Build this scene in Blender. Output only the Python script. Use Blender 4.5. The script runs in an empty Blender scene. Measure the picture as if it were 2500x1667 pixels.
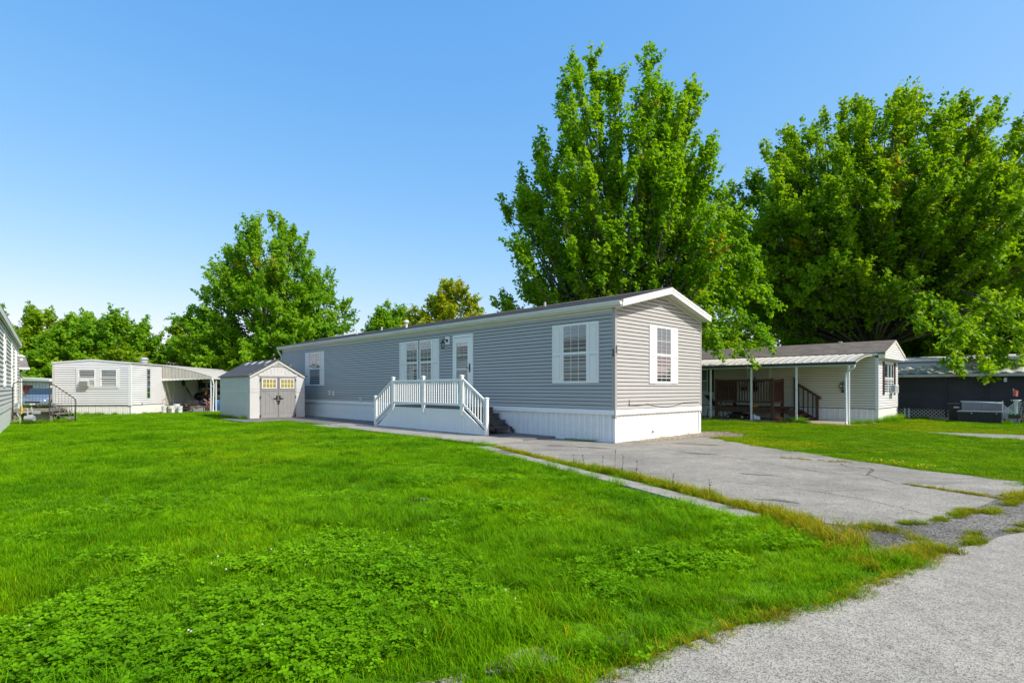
import bpy, bmesh, math, random
import numpy as np
from mathutils import Matrix, Vector
R_ = math.radians
random.seed(7)
scene = bpy.context.scene
COL = scene.collection

# ---------------------------------------------------------------- camera, sky, sun, exposure
cam_d = bpy.data.cameras.new('camera'); cam = bpy.data.objects.new('camera', cam_d); COL.objects.link(cam)
cam.location = (0, 0, 1.4); cam.rotation_euler = (R_(90), 0, 0)
cam_d.sensor_width = 36.0; cam_d.lens = 36.0 * 1333.9 / 2500.0
cam_d.shift_y = 0.0458; cam_d.clip_start = 0.1; cam_d.clip_end = 5000
scene.camera = cam

SUN = Vector((0.954, -0.467, 1.12)).normalized()
world = bpy.data.worlds.new('World'); scene.world = world; world.use_nodes = True
wn = world.node_tree.nodes; wl = world.node_tree.links; wn.clear()
w_out = wn.new('ShaderNodeOutputWorld'); w_bg = wn.new('ShaderNodeBackground'); w_sky = wn.new('ShaderNodeTexSky')
w_sky.sky_type = 'NISHITA'; w_sky.sun_disc = False
w_sky.sun_elevation = math.asin(SUN.z); w_sky.sun_rotation = math.atan2(SUN.x, SUN.y)
w_sky.altitude = 0; w_sky.air_density = 1.0; w_sky.dust_density = 1.0; w_sky.ozone_density = 3.0
# the photograph's strongly graded sky: each channel of the Sky Texture through its own power curve
w_sep = wn.new('ShaderNodeSeparateColor'); w_com = wn.new('ShaderNodeCombineColor'); wl.new(w_sky.outputs[0], w_sep.inputs[0])
for i, (p_, k_) in enumerate(((1.18, 0.56), (0.66, 1.03), (0.30, 2.10))):
    a_ = wn.new('ShaderNodeMath'); a_.operation = 'POWER'; a_.inputs[1].default_value = p_
    b_ = wn.new('ShaderNodeMath'); b_.operation = 'MULTIPLY'; b_.inputs[1].default_value = k_
    wl.new(w_sep.outputs[i], a_.inputs[0]); wl.new(a_.outputs[0], b_.inputs[0]); wl.new(b_.outputs[0], w_com.inputs[i])
wl.new(w_com.outputs[0], w_bg.inputs['Color'])
w_bg.inputs['Strength'].default_value = 0.13; wl.new(w_bg.outputs[0], w_out.inputs[0])

sun_d = bpy.data.lights.new('sun', 'SUN'); sun = bpy.data.objects.new('sun', sun_d); COL.objects.link(sun)
sun.rotation_euler = SUN.to_track_quat('Z', 'Y').to_euler(); sun.location = (0, 0, 30)
sun_d.energy = 2.12; sun_d.angle = R_(0.53); sun_d.color = (1.0, 0.995, 0.925)

scene.view_settings.view_transform = 'Standard'; scene.view_settings.look = 'None'
scene.view_settings.exposure = 1.25; scene.view_settings.gamma = 1.0; scene.view_settings.use_curve_mapping = False
scene.render.engine = 'CYCLES'; scene.cycles.use_denoising = True; scene.cycles.max_bounces = 8
scene.cycles.transparent_max_bounces = 12

# ---------------------------------------------------------------- materials
MAT = {}
def nodes_of(name):
    m = bpy.data.materials.new(name); m.use_nodes = True; MAT[name] = m
    nt = m.node_tree; b = nt.nodes['Principled BSDF']; return m, nt, b
def ramp(nt, stops, fac):
    n = nt.nodes.new('ShaderNodeValToRGB'); e = n.color_ramp.elements
    while len(e) < len(stops): e.new(0.5)
    for el, (p, c) in zip(e, stops): el.position = p; el.color = (*c, 1)
    nt.links.new(fac, n.inputs[0]); return n.outputs[0]
def noise(nt, scale, detail=4, rough=0.6, vec=None, coord='Object', stretch=None):
    if vec is None:
        tc = nt.nodes.new('ShaderNodeTexCoord'); vec = tc.outputs[coord]
    if stretch:
        mp = nt.nodes.new('ShaderNodeMapping'); mp.inputs['Scale'].default_value = stretch
        nt.links.new(vec, mp.inputs[0]); vec = mp.outputs[0]
    n = nt.nodes.new('ShaderNodeTexNoise'); n.inputs['Scale'].default_value = scale
    n.inputs['Detail'].default_value = detail; n.inputs['Roughness'].default_value = rough
    nt.links.new(vec, n.inputs['Vector']); return n.outputs['Fac']
def mixc(nt, fac, a, b, mode='MIX'):
    n = nt.nodes.new('ShaderNodeMix'); n.data_type = 'RGBA'; n.blend_type = mode
    for s, v in ((n.inputs['Factor'], fac), (n.inputs[6], a), (n.inputs[7], b)):
        if isinstance(v, (int, float)): s.default_value = v
        elif isinstance(v, tuple): s.default_value = (*v, 1)
        else: nt.links.new(v, s)
    return n.outputs[2]
def bump(nt, b, fac, strength, dist=0.01):
    n = nt.nodes.new('ShaderNodeBump'); n.inputs['Strength'].default_value = strength; n.inputs['Distance'].default_value = dist
    nt.links.new(fac, n.inputs['Height']); nt.links.new(n.outputs[0], b.inputs['Normal'])
def plain(name, col, rough=0.5, var=0.08, scale=3.0, metal=0.0, spec=0.4, stretch=None, fine=0.0, fine_scale=60, coord='Object'):
    """colour with soft uneven wear; var = relative darkening of the blotches"""
    m, nt, b = nodes_of(name)
    n1 = noise(nt, scale, 5, 0.65, stretch=stretch, coord=coord)
    c = ramp(nt, [(0.3, tuple(x * (1 - var) for x in col)), (0.65, col)], n1)
    if fine:
        n2 = noise(nt, fine_scale, 2, 0.6, coord=coord)
        c = mixc(nt, 1.0, c, ramp(nt, [(0.3, (1 - fine,) * 3), (0.7, (1, 1, 1))], n2), 'MULTIPLY')
    nt.links.new(c, b.inputs['Base Color']); b.inputs['Roughness'].default_value = rough
    b.inputs['Metallic'].default_value = metal; b.inputs['Specular IOR Level'].default_value = spec
    return m
plain('lap_shadow', (0.035, 0.034, 0.033), 0.9, 0.2)  # wall backing behind siding; shade under each lap put into its near-black colour
plain('siding_gray', (0.425, 0.412, 0.378), 0.5, 0.06, 1.2, stretch=(0.4, 3, 3))
plain('post_gray', (0.385, 0.355, 0.32), 0.45, 0.05)
plain('white_vinyl', (0.86, 0.84, 0.79), 0.38, 0.05, 1.5)
plain('white_skirt', (0.86, 0.84, 0.79), 0.45, 0.10, 1.3, stretch=(1, 1, 3))
plain('white_metal', (0.74, 0.745, 0.75), 0.4, 0.10, 1.6)
plain('white_shutter', (0.82, 0.79, 0.73), 0.45, 0.04, 2)
plain('soffit_cream', (0.62, 0.60, 0.53), 0.5, 0.10, 2)
plain('gutter_white', (0.70, 0.70, 0.67), 0.4, 0.14, 2.5, stretch=(0.5, 1, 4))
plain('dark_deck', (0.085, 0.085, 0.085), 0.6, 0.25, 8)
plain('black_metal', (0.012, 0.012, 0.013), 0.4, 0.2)
plain('black_plastic', (0.018, 0.018, 0.02), 0.45, 0.3)
plain('iron_gray', (0.07, 0.072, 0.075), 0.5, 0.3, 10)
plain('chrome', (0.55, 0.55, 0.55), 0.3, 0.2, metal=1.0)
plain('outlet_gray', (0.45, 0.45, 0.45), 0.5, 0.1)
plain('shed_cream', (0.60, 0.585, 0.55), 0.6, 0.06, 4, fine=0.06, fine_scale=90)
plain('shed_taupe', (0.30, 0.285, 0.27), 0.6, 0.08, 4, fine=0.08, fine_scale=90)
plain('shed_side', (0.70, 0.68, 0.63), 0.65, 0.18, 2.5, stretch=(1, 1, 0.4), fine=0.08)
plain('shed_roof', (0.115, 0.105, 0.10), 0.7, 0.25, 6, fine=0.25, fine_scale=50)
plain('yellow_pane', (0.40, 0.33, 0.06), 0.35, 0.30, 6)
plain('shingle_gray', (0.31, 0.265, 0.225), 0.9, 0.35, 4, fine=0.45, fine_scale=45)
plain('shingle_brown', (0.23, 0.19, 0.155), 0.9, 0.4, 2.2, fine=0.35, fine_scale=30)
plain('trailer_white', (0.77, 0.76, 0.74), 0.35, 0.10, 1.5, stretch=(0.5, 1, 3))
plain('trailer_cream', (0.72, 0.68, 0.56), 0.45, 0.14, 1.2, stretch=(0.5, 1, 3))
plain('cream_shade', (0.60, 0.575, 0.46), 0.5, 0.2, 1.5)
plain('awning_metal', (0.46, 0.44, 0.38), 0.55, 0.22, 1.8, stretch=(3, 0.5, 1))
plain('awning_mossy', (0.44, 0.43, 0.35), 0.6, 0.40, 2.2)
plain('brown_wood', (0.125, 0.062, 0.036), 0.7, 0.45, 5, stretch=(1, 1, 0.2), fine=0.3)
plain('gray_wood', (0.30, 0.275, 0.22), 0.8, 0.4, 6, fine=0.3)
plain('maroon_shutter', (0.055, 0.022, 0.024), 0.5, 0.2)
plain('dark_shutter', (0.02, 0.02, 0.022), 0.5, 0.2)
plain('screen_dark', (0.034, 0.035, 0.041), 0.7, 0.45, 1.2)
plain('lattice_tan', (0.42, 0.39, 0.33), 0.7, 0.3, 4)
plain('lattice_white', (0.65, 0.63, 0.57), 0.7, 0.2, 4)
plain('house_gray', (0.62, 0.605, 0.57), 0.5, 0.08, 1.5)
plain('red_door', (0.30, 0.045, 0.035), 0.5, 0.2)
plain('car_blue', (0.20, 0.27, 0.36), 0.22, 0.05, 2, metal=0.35)
plain('car_glass', (0.03, 0.05, 0.06), 0.06, 0.2, spec=0.8)
plain('rubber', (0.02, 0.02, 0.02), 0.8, 0.2)
plain('amber', (0.6, 0.16, 0.02), 0.25, 0.1)
plain('lamp_lens', (0.72, 0.72, 0.70), 0.15, 0.1)
plain('concrete', (0.40, 0.36, 0.30), 0.85, 0.32, 0.9, fine=0.22, fine_scale=40)
plain('concrete_dark', (0.21, 0.195, 0.175), 0.85, 0.35, 1.2, fine=0.22, fine_scale=40)
plain('concrete_tan', (0.44, 0.37, 0.26), 0.85, 0.3, 1.2, fine=0.2, fine_scale=40)
plain('meter_gray', (0.33, 0.36, 0.38), 0.45, 0.2)
plain('pipe_tan', (0.45, 0.44, 0.40), 0.5, 0.2)
plain('yellow_plastic', (0.65, 0.42, 0.03), 0.5, 0.1)
plain('blue_plastic', (0.02, 0.10, 0.26), 0.4, 0.1)
plain('bucket_white', (0.72, 0.72, 0.70), 0.4, 0.06)
plain('label_red', (0.55, 0.10, 0.05), 0.5, 0.1)
plain('label_green', (0.10, 0.35, 0.16), 0.5, 0.1)
plain('crate_gray', (0.30, 0.29, 0.27), 0.6, 0.2)
plain('cardboard', (0.30, 0.14, 0.07), 0.8, 0.2)
plain('terracotta', (0.50, 0.14, 0.05), 0.7, 0.2)
plain('bag_white', (0.65, 0.67, 0.72), 0.35, 0.2, 20)
plain('skin', (0.42, 0.19, 0.12), 0.55, 0.15, 10)
plain('hair_ginger', (0.24, 0.07, 0.03), 0.8, 0.2)
plain('shirt_black', (0.012, 0.013, 0.015), 0.8, 0.2)
plain('denim', (0.07, 0.10, 0.17), 0.85, 0.3, 20)
plain('curtain', (0.50, 0.52, 0.50), 0.8, 0.2, 8, stretch=(8, 8, 0.5))
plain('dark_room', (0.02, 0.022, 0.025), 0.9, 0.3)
plain('blind_slat', (0.21, 0.24, 0.24), 0.6, 0.1)
plain('flag_red', (0.60, 0.17, 0.12), 0.7, 0.3, 12)
plain('brick_red', (0.38, 0.15, 0.08), 0.85, 0.4, 8)
plain('petal_white', (0.62, 0.60, 0.48), 0.7, 0.1)
plain('petal_yellow', (0.70, 0.55, 0.03), 0.7, 0.1)
plain('cooler_gray', (0.20, 0.20, 0.20), 0.55, 0.2)
plain('cover_teal', (0.33, 0.39, 0.39), 0.55, 0.15)

def glass_mat(name, tint=(0.55, 0.62, 0.62), refl=0.35):
    m = bpy.data.materials.new(name); m.use_nodes = True; MAT[name] = m; nt = m.node_tree; nt.nodes.clear()
    o = nt.nodes.new('ShaderNodeOutputMaterial'); t = nt.nodes.new('ShaderNodeBsdfTransparent'); g = nt.nodes.new('ShaderNodeBsdfGlossy')
    t.inputs[0].default_value = (*tint, 1); g.inputs['Roughness'].default_value = 0.02; g.inputs['Color'].default_value = (0.9, 0.95, 0.97, 1)
    fr = nt.nodes.new('ShaderNodeFresnel'); fr.inputs[0].default_value = 1.5
    mp = nt.nodes.new('ShaderNodeMapRange'); mp.inputs['From Max'].default_value = 0.6; mp.inputs['To Min'].default_value = refl * 0.35; mp.inputs['To Max'].default_value = min(1, refl * 2.4)
    mx = nt.nodes.new('ShaderNodeMixShader'); L = nt.links
    L.new(fr.outputs[0], mp.inputs[0]); L.new(mp.outputs[0], mx.inputs[0]); L.new(t.outputs[0], mx.inputs[1]); L.new(g.outputs[0], mx.inputs[2]); L.new(mx.outputs[0], o.inputs[0])
glass_mat('glass', (0.62, 0.68, 0.68), 0.22); glass_mat('glass_clear', (0.88, 0.9, 0.9), 0.12); glass_mat('glass_dark', (0.25, 0.29, 0.29), 0.4)

def leaf_mat(name, trans=0.35, rough=0.5):
    m = bpy.data.materials.new(name); m.use_nodes = True; MAT[name] = m; nt = m.node_tree; nt.nodes.clear()
    o = nt.nodes.new('ShaderNodeOutputMaterial'); a = nt.nodes.new('ShaderNodeAttribute'); a.attribute_name = 'tint'
    p = nt.nodes.new('ShaderNodeBsdfPrincipled'); p.inputs['Roughness'].default_value = rough; p.inputs['Specular IOR Level'].default_value = 0.2
    t = nt.nodes.new('ShaderNodeBsdfTranslucent'); mx = nt.nodes.new('ShaderNodeMixShader'); mx.inputs[0].default_value = trans
    br = nt.nodes.new('ShaderNodeMix'); br.data_type = 'RGBA'; br.blend_type = 'MULTIPLY'; br.inputs['Factor'].default_value = 1; br.inputs[7].default_value = (1.5, 1.35, 0.5, 1)
    L = nt.links; L.new(a.outputs['Color'], p.inputs['Base Color']); L.new(a.outputs['Color'], br.inputs[6]); L.new(br.outputs[2], t.inputs[0])
    L.new(p.outputs[0], mx.inputs[1]); L.new(t.outputs[0], mx.inputs[2]); L.new(mx.outputs[0], o.inputs[0]); return m
leaf_mat('leaves', 0.5)

def grass_mat(name, dark, light, yellow, yfac=0.5, trans=0.35):
    """blade colour varies over the lawn in real patches (world position) and from blade to blade"""
    m = bpy.data.materials.new(name); m.use_nodes = True; MAT[name] = m; nt = m.node_tree; nt.nodes.clear(); L = nt.links
    o = nt.nodes.new('ShaderNodeOutputMaterial'); g = nt.nodes.new('ShaderNodeNewGeometry')
    n1 = noise(nt, 0.55, 4, 0.6, vec=g.outputs['Position']); n2 = noise(nt, 0.23, 3, 0.6, vec=g.outputs['Position']); n3 = noise(nt, 9.0, 3, 0.7, vec=g.outputs['Position'])
    c = ramp(nt, [(0.35, dark), (0.62, light)], n1)
    c = mixc(nt, ramp(nt, [(0.50, (0, 0, 0)), (0.72, (yfac,) * 3)], n2), c, yellow)
    c = mixc(nt, 1.0, c, ramp(nt, [(0.25, (0.55, 0.58, 0.55)), (0.75, (1.3, 1.22, 1.0))], n3), 'MULTIPLY')
    a = nt.nodes.new('ShaderNodeAttribute'); a.attribute_name = 'tint'
    c = mixc(nt, 1.0, c, a.outputs['Color'], 'MULTIPLY')
    p = nt.nodes.new('ShaderNodeBsdfPrincipled'); p.inputs['Roughness'].default_value = 0.6; p.inputs['Specular IOR Level'].default_value = 0.06
    t = nt.nodes.new('ShaderNodeBsdfTranslucent'); mx = nt.nodes.new('ShaderNodeMixShader'); mx.inputs[0].default_value = trans
    L.new(c, p.inputs['Base Color']); L.new(mixc(nt, 1.0, c, (1.4, 1.3, 0.6), 'MULTIPLY'), t.inputs[0])
    L.new(p.outputs[0], mx.inputs[1]); L.new(t.outputs[0], mx.inputs[2]); L.new(mx.outputs[0], o.inputs[0])
grass_mat('grass', (0.10, 0.30, 0.002), (0.23, 0.50, 0.003), (0.36, 0.51, 0.004), 0.7, 0.42)
grass_mat('grass_right', (0.10, 0.27, 0.003), (0.19, 0.40, 0.005), (0.34, 0.42, 0.008), 0.9, 0.42)
grass_mat('tall_grass', (0.11, 0.32, 0.003), (0.20, 0.45, 0.005), (0.26, 0.46, 0.006), 0.4, 0.42)
grass_mat('clover', (0.13, 0.34, 0.004), (0.21, 0.45, 0.006), (0.24, 0.46, 0.008), 0.3, 0.4)
grass_mat('dry_weed', (0.17, 0.30, 0.008), (0.30, 0.36, 0.015), (0.48, 0.37, 0.05), 0.9, 0.4)

def bark():
    m, nt, b = nodes_of('bark')
    n = noise(nt, 6, 6, 0.7, stretch=(1, 1, 0.25))
    nt.links.new(ramp(nt, [(0.3, (0.035, 0.028, 0.022)), (0.7, (0.13, 0.115, 0.095))], n), b.inputs['Base Color'])
    b.inputs['Roughness'].default_value = 0.9; bump(nt, b, n, 0.6, 0.03)
bark()

def ground_mat():
    m, nt, b = nodes_of('lawn_soil')
    n1 = noise(nt, 0.4, 5, 0.6); n2 = noise(nt, 18, 4, 0.7); n3 = noise(nt, 2.2, 4, 0.6)
    c = ramp(nt, [(0.35, (0.07, 0.19, 0.004)), (0.62, (0.14, 0.31, 0.006))], n1)
    c = mixc(nt, ramp(nt, [(0.58, (0, 0, 0)), (0.75, (0.55,) * 3)], n3), c, (0.10, 0.13, 0.03))
    c = mixc(nt, 1.0, c, ramp(nt, [(0.3, (0.5, 0.5, 0.5)), (0.7, (1.25, 1.2, 1.1))], n2), 'MULTIPLY')
    nt.links.new(c, b.inputs['Base Color']); b.inputs['Roughness'].default_value = 0.95; b.inputs['Specular IOR Level'].default_value = 0.1
    bump(nt, b, n2, 0.8, 0.03)
ground_mat()

def asphalt(name, base, stone, dark, stone_scale=95, patch=0.25, crack=False, wear=0.0):
    m, nt, b = nodes_of(name)
    tc = nt.nodes.new('ShaderNodeTexCoord'); v = tc.outputs['Object']
    vo = nt.nodes.new('ShaderNodeTexVoronoi'); vo.inputs['Scale'].default_value = stone_scale; nt.links.new(v, vo.inputs['Vector'])
    sp = nt.nodes.new('ShaderNodeSeparateColor'); nt.links.new(vo.outputs['Color'], sp.inputs[0])
    c = ramp(nt, [(0.10, dark), (0.36, base), (0.92, stone)], sp.outputs[0])
    n1 = noise(nt, 0.7, 6, 0.65, vec=v); n2 = noise(nt, 5.0, 5, 0.7, vec=v); n3 = noise(nt, 40, 3, 0.7, vec=v)
    c = mixc(nt, 1.0, c, ramp(nt, [(0.3, (1 - patch,) * 3), (0.62, (1, 1, 1))], n1), 'MULTIPLY')
    c = mixc(nt, 1.0, c, ramp(nt, [(0.28, (0.78,) * 3), (0.6, (1, 1, 1))], n2), 'MULTIPLY')
    c = mixc(nt, 1.0, c, ramp(nt, [(0.3, (0.70,) * 3), (0.5, (1, 1, 1))], n3), 'MULTIPLY')
    if wear:
        n5 = noise(nt, 1.1, 4, 0.6, vec=v, stretch=(0.35, 1.6, 1)); c = mixc(nt, ramp(nt, [(0.56, (0, 0, 0)), (0.72, (wear,) * 3)], n5), c, (0.13, 0.12, 0.105))
    nt.links.new(c, b.inputs['Base Color']); b.inputs['Roughness'].default_value = 0.88; b.inputs['Specular IOR Level'].default_value = 0.25
    bump(nt, b, vo.outputs['Distance'], 0.35, 0.004)
asphalt('road_asphalt', (0.37, 0.335, 0.27), (0.50, 0.455, 0.37), (0.16, 0.145, 0.12), 170, 0.20)
asphalt('drive_asphalt', (0.345, 0.312, 0.25), (0.46, 0.42, 0.34), (0.15, 0.137, 0.113), 130, 0.36, wear=0.75)
asphalt('apron_asphalt', (0.16, 0.145, 0.12), (0.34, 0.31, 0.26), (0.05, 0.046, 0.04), 75, 0.5)
asphalt('gravel_ground', (0.20, 0.155, 0.10), (0.46, 0.38, 0.28), (0.05, 0.04, 0.03), 34, 0.35)

# ---------------------------------------------------------------- mesh helpers
class MB:
    def __init__(s): s.v = []; s.f = []
    def add(s, vs, fs):
        o = len(s.v); s.v.extend([tuple(p) for p in vs]); s.f.extend([tuple(i + o for i in f) for f in fs]); return s
    def box(s, x0, x1, y0, y1, z0, z1):
        vs = [(x0, y0, z0), (x1, y0, z0), (x1, y1, z0), (x0, y1, z0), (x0, y0, z1), (x1, y0, z1), (x1, y1, z1), (x0, y1, z1)]
        return s.add(vs, [(0, 3, 2, 1), (4, 5, 6, 7), (0, 1, 5, 4), (1, 2, 6, 5), (2, 3, 7, 6), (3, 0, 4, 7)])
    def prism(s, poly, axis, a, b):
        """poly: 2-D points in the plane across `axis`; x -> (y,z), y -> (x,z), z -> (x,y)"""
        def p3(u, w, t): return {'x': (t, u, w), 'y': (u, t, w), 'z': (u, w, t)}[axis]
        n = len(poly); vs = [p3(u, w, a) for u, w in poly] + [p3(u, w, b) for u, w in poly]
        fs = [tuple(range(n))[::-1], tuple(range(n, 2 * n))] + [(i, (i + 1) % n, n + (i + 1) % n, n + i) for i in range(n)]
        return s.add(vs, fs)
    def tube(s, p0, p1, r0, r1=None, n=8, cap=True):
        r1 = r0 if r1 is None else r1; p0 = Vector(p0); p1 = Vector(p1); d = (p1 - p0)
        if d.length < 1e-6: return s
        q = d.to_track_quat('Z', 'Y'); vs = []
        for p, r in ((p0, r0), (p1, r1)):
            for i in range(n):
                a = 2 * math.pi * i / n; vs.append(p + q @ Vector((r * math.cos(a), r * math.sin(a), 0)))
        fs = [(i, (i + 1) % n, n + (i + 1) % n, n + i) for i in range(n)]
        if cap: fs += [tuple(range(n))[::-1], tuple(range(n, 2 * n))]
        return s.add(vs, fs)
    def path(s, pts, r, n=7):
        """one swept tube through the points; r a number or a list"""
        P = [Vector(p) for p in pts]; k = len(P); rr = [r] * k if isinstance(r, (int, float)) else r
        vs = []; fs = []; up = None
        for i, p in enumerate(P):
            d = (P[min(i + 1, k - 1)] - P[max(i - 1, 0)]).normalized()
            if up is None: up = Vector((0, 0, 1)) if abs(d.z) < 0.9 else Vector((1, 0, 0))
            u = d.cross(up).normalized(); w = u.cross(d); up = w
            for j in range(n):
                a = 2 * math.pi * j / n; vs.append(p + (u * math.cos(a) + w * math.sin(a)) * rr[i])
        for i in range(k - 1):
            for j in range(n): fs.append((i * n + j, i * n + (j + 1) % n, (i + 1) * n + (j + 1) % n, (i + 1) * n + j))
        fs += [tuple(range(n)), tuple(range((k - 1) * n, k * n))[::-1]]
        return s.add(vs, fs)
    def lathe(s, prof, c=(0, 0, 0), n=16):
        vs = []; fs = []
        for r, z in prof:
            for i in range(n):
                a = 2 * math.pi * i / n; vs.append((c[0] + r * math.cos(a), c[1] + r * math.sin(a), c[2] + z))
        for k in range(len(prof) - 1):
            for i in range(n): fs.append((k * n + i, k * n + (i + 1) % n, (k + 1) * n + (i + 1) % n, (k + 1) * n + i))
        fs += [tuple(range(n))[::-1], tuple(range((len(prof) - 1) * n, len(prof) * n))]
        return s.add(vs, fs)
    def quad(s, a, b, c, d): return s.add([a, b, c, d], [(0, 1, 2, 3)])
    def beam(s, p0, p1, w, h, up=(0, 0, 1)):
        """square-section bar between two points; w across, h along up"""
        p0 = Vector(p0); p1 = Vector(p1); d = (p1 - p0).normalized(); u = Vector(up); sd = d.cross(u).normalized(); u = sd.cross(d)
        vs = []
        for p in (p0, p1):
            for a, b in ((-1, -1), (1, -1), (1, 1), (-1, 1)): vs.append(p + sd * (a * w / 2) + u * (b * h / 2))
        return s.add(vs, [(0, 1, 2, 3), (7, 6, 5, 4), (0, 4, 5, 1), (1, 5, 6, 2), (2, 6, 7, 3), (3, 7, 4, 0)])
    def mesh(s, name):
        me = bpy.data.meshes.new(name); me.from_pydata([tuple(p) for p in s.v], [], s.f); me.update()
        bm = bmesh.new(); bm.from_mesh(me); bmesh.ops.recalc_face_normals(bm, faces=bm.faces); bm.to_mesh(me); bm.free(); return me
    def build(s, name, mat, parent=None, smooth=False, bevel=0.0, loc=None, rz=None):
        me = s.mesh(name)
        return link(name, me, mat, parent, smooth, bevel, loc, rz)
def link(name, me, mat, parent=None, smooth=False, bevel=0.0, loc=None, rz=None):
    if mat and not me.materials: me.materials.append(MAT[mat])
    if smooth: me.polygons.foreach_set('use_smooth', [True] * len(me.polygons))
    o = bpy.data.objects.new(name, me); COL.objects.link(o)
    if parent: o.parent = parent
    if loc: o.location = loc
    if rz is not None: o.rotation_euler = (0, 0, rz)
    if bevel:
        md = o.modifiers.new('bevel', 'BEVEL'); md.width = bevel; md.segments = 2; md.limit_method = 'ANGLE'; md.angle_limit = R_(40)
    return o
def box(name, mat, parent, x0, x1, y0, y1, z0, z1, bevel=0.0): return MB().box(x0, x1, y0, y1, z0, z1).build(name, mat, parent, bevel=bevel)
def tag(o, label=None, cat=None, group=None, kind=None):
    if label: o['label'] = label
    if cat: o['category'] = cat
    if group: o['group'] = group
    if kind: o['kind'] = kind
    return o
def thing(name, label, cat, loc=(0, 0, 0), rz=0.0, group=None):
    o = bpy.data.objects.new(name, None); COL.objects.link(o); o.location = loc; o.rotation_euler = (0, 0, rz)
    o.empty_display_size = 0.3
    return tag(o, label, cat, group)
TH = -0.801                                   # bearing shared by the homes along the lane
CX, CY = 2.627, 13.945                        # near ground corner of the grey home
EX = (math.cos(TH), math.sin(TH)); EY = (-math.sin(TH), math.cos(TH))
def home_pt(x, y, z=0.0): return (CX + x * EX[0] + y * EY[0], CY + x * EX[1] + y * EY[1], z)
SHARED = {}
def plank_mesh(key, length, h, out=0.018, top=0.005, axis='x', gap=0.015):
    """one lap-siding board: lower edge proud, face leaning back to the top; runs from 0 to -length (axis x, facing -y)
    or 0 to length (axis y, facing +x)"""
    if key not in SHARED:
        if axis == 'x': m = MB().prism([(0.0, gap), (-out, gap), (-out, h * 0.25), (-top, h), (0.0, h)], 'x', -length, 0.0)
        else: m = MB().prism([(0.0, gap), (out, gap), (out, h * 0.25), (top, h), (0.0, h)], 'y', 0.0, length)
        SHARED[key] = m.mesh('siding_plank')
    return SHARED[key]
def rib_panel(key, w, z0, z1, axis='x', ribs=2, d=0.012):
    """one vertical ribbed skirting panel, w wide, facing -y (axis x) or +x (axis y)"""
    if key not in SHARED:
        m = MB(); g = 0.009; step = w / ribs
        for i in range(ribs):
            a = i * step
            for (u0, u1, dd) in ((a + g * .5, a + step * 0.60 - g * .5, d), (a + step * 0.60 + g * .2, a + step * 0.72 - g * .2, d * .8), (a + step * 0.72 + g * .5, a + step - g * .5, d)):
                poly = [(u0, 0.003), (u0, -dd + .004), (u0 + .004, -dd), (u1 - .004, -dd), (u1, -dd + .004), (u1, 0.003)]
                if axis == 'y': poly = [(-q, p) for p, q in poly]
                m.prism(poly, 'z', z0, z1)
        SHARED[key] = m.mesh('skirting_panel')
    return SHARED[key]
# ---------------------------------------------------------------- the ground, road, driveway, walk
rng = np.random.default_rng(11)
def ragged(poly, step=0.18, amp=0.04, closed=True, seed=1):
    """resample an outline and give it a broken, uneven edge"""
    r = random.Random(seed); out = []; n = len(poly)
    for i in range(n if closed else n - 1):
        a = Vector(poly[i]); b = Vector(poly[(i + 1) % n]); L = (b - a).length; k = max(1, int(L / step))
        if L > 40: k = 1
        nd = Vector((-(b - a).y, (b - a).x)).normalized()
        for j in range(k):
            p = a.lerp(b, j / k)
            if k > 1: p = p + nd * (r.gauss(0, amp * 0.5) + amp * math.sin((i * 7 + j) * 0.9 + seed))
            out.append((p.x, p.y))
    return out
def sheet(name, poly, z, mat, thick=0.0, parent=None, kind='structure'):
    bm = bmesh.new(); vs = [bm.verts.new((x, y, z)) for x, y in poly]
    f = bm.faces.new(vs); bmesh.ops.triangulate(bm, faces=[f])
    if thick:
        g = bmesh.ops.extrude_face_region(bm, geom=bm.faces[:]); bmesh.ops.translate(bm, vec=(0, 0, -thick), verts=[v for v in g['geom'] if isinstance(v, bmesh.types.BMVert)])
    bmesh.ops.recalc_face_normals(bm, faces=bm.faces)
    me = bpy.data.meshes.new(name); bm.to_mesh(me); bm.free()
    if not thick and me.polygons[0].normal.z < 0: me.flip_normals()
    o = link(name, me, mat, parent)
    if not parent: tag(o, kind=kind)
    return o
gm = MB(); N = 40; S = 1500.0                                   # one sheet out to the horizon
o = MB().quad((-S, -200, 0), (S, -200, 0), (S, 2500, 0), (-S, 2500, 0)).build('ground', 'lawn_soil'); tag(o, kind='structure')

ROAD_EDGE = [(-3.6, 0.35), (-0.9, 1.85), (0.19, 2.48), (0.68, 2.8), (1.34, 3.2), (2.06, 3.56), (2.83, 4.06), (3.56, 4.59), (4.11, 4.86), (4.99, 5.32), (7.4, 6.9), (11.0, 9.1), (16.5, 12.4), (34.0, 22.6)]
re_ = ragged(ROAD_EDGE, 0.16, 0.02, False, 5) + [(34.0, 22.6), (60, 36), (60, -30), (-30, -30), (-30, -14)]
road = sheet('road', re_, 0.012, 'road_asphalt')
H2 = lambda l: [home_pt(x, y)[:2] for x, y in l]
DRIVE = H2([(-2.0, -0.12), (-2.3, -1.7), (-1.6, -2.85), (-0.9, -3.2), (1.32, -3.75), (3.7, -4.4), (5.43, -5.2), (6.2, -5.35)]) + [(3.55, 5.55), (4.40, 5.68), (5.05, 6.15), (5.92, 6.75), (6.25, 6.95), (7.1, 7.6)] + H2([(7.65, -0.47), (6.01, 0.07), (4.21, 1.09), (2.6, 2.0), (1.43, 2.9), (0.6, 3.2), (0.02, 3.2), (0.02, -0.12)])
drive = sheet('driveway', ragged(DRIVE, 0.22, 0.035, True, 3), 0.008, 'drive_asphalt')
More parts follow.
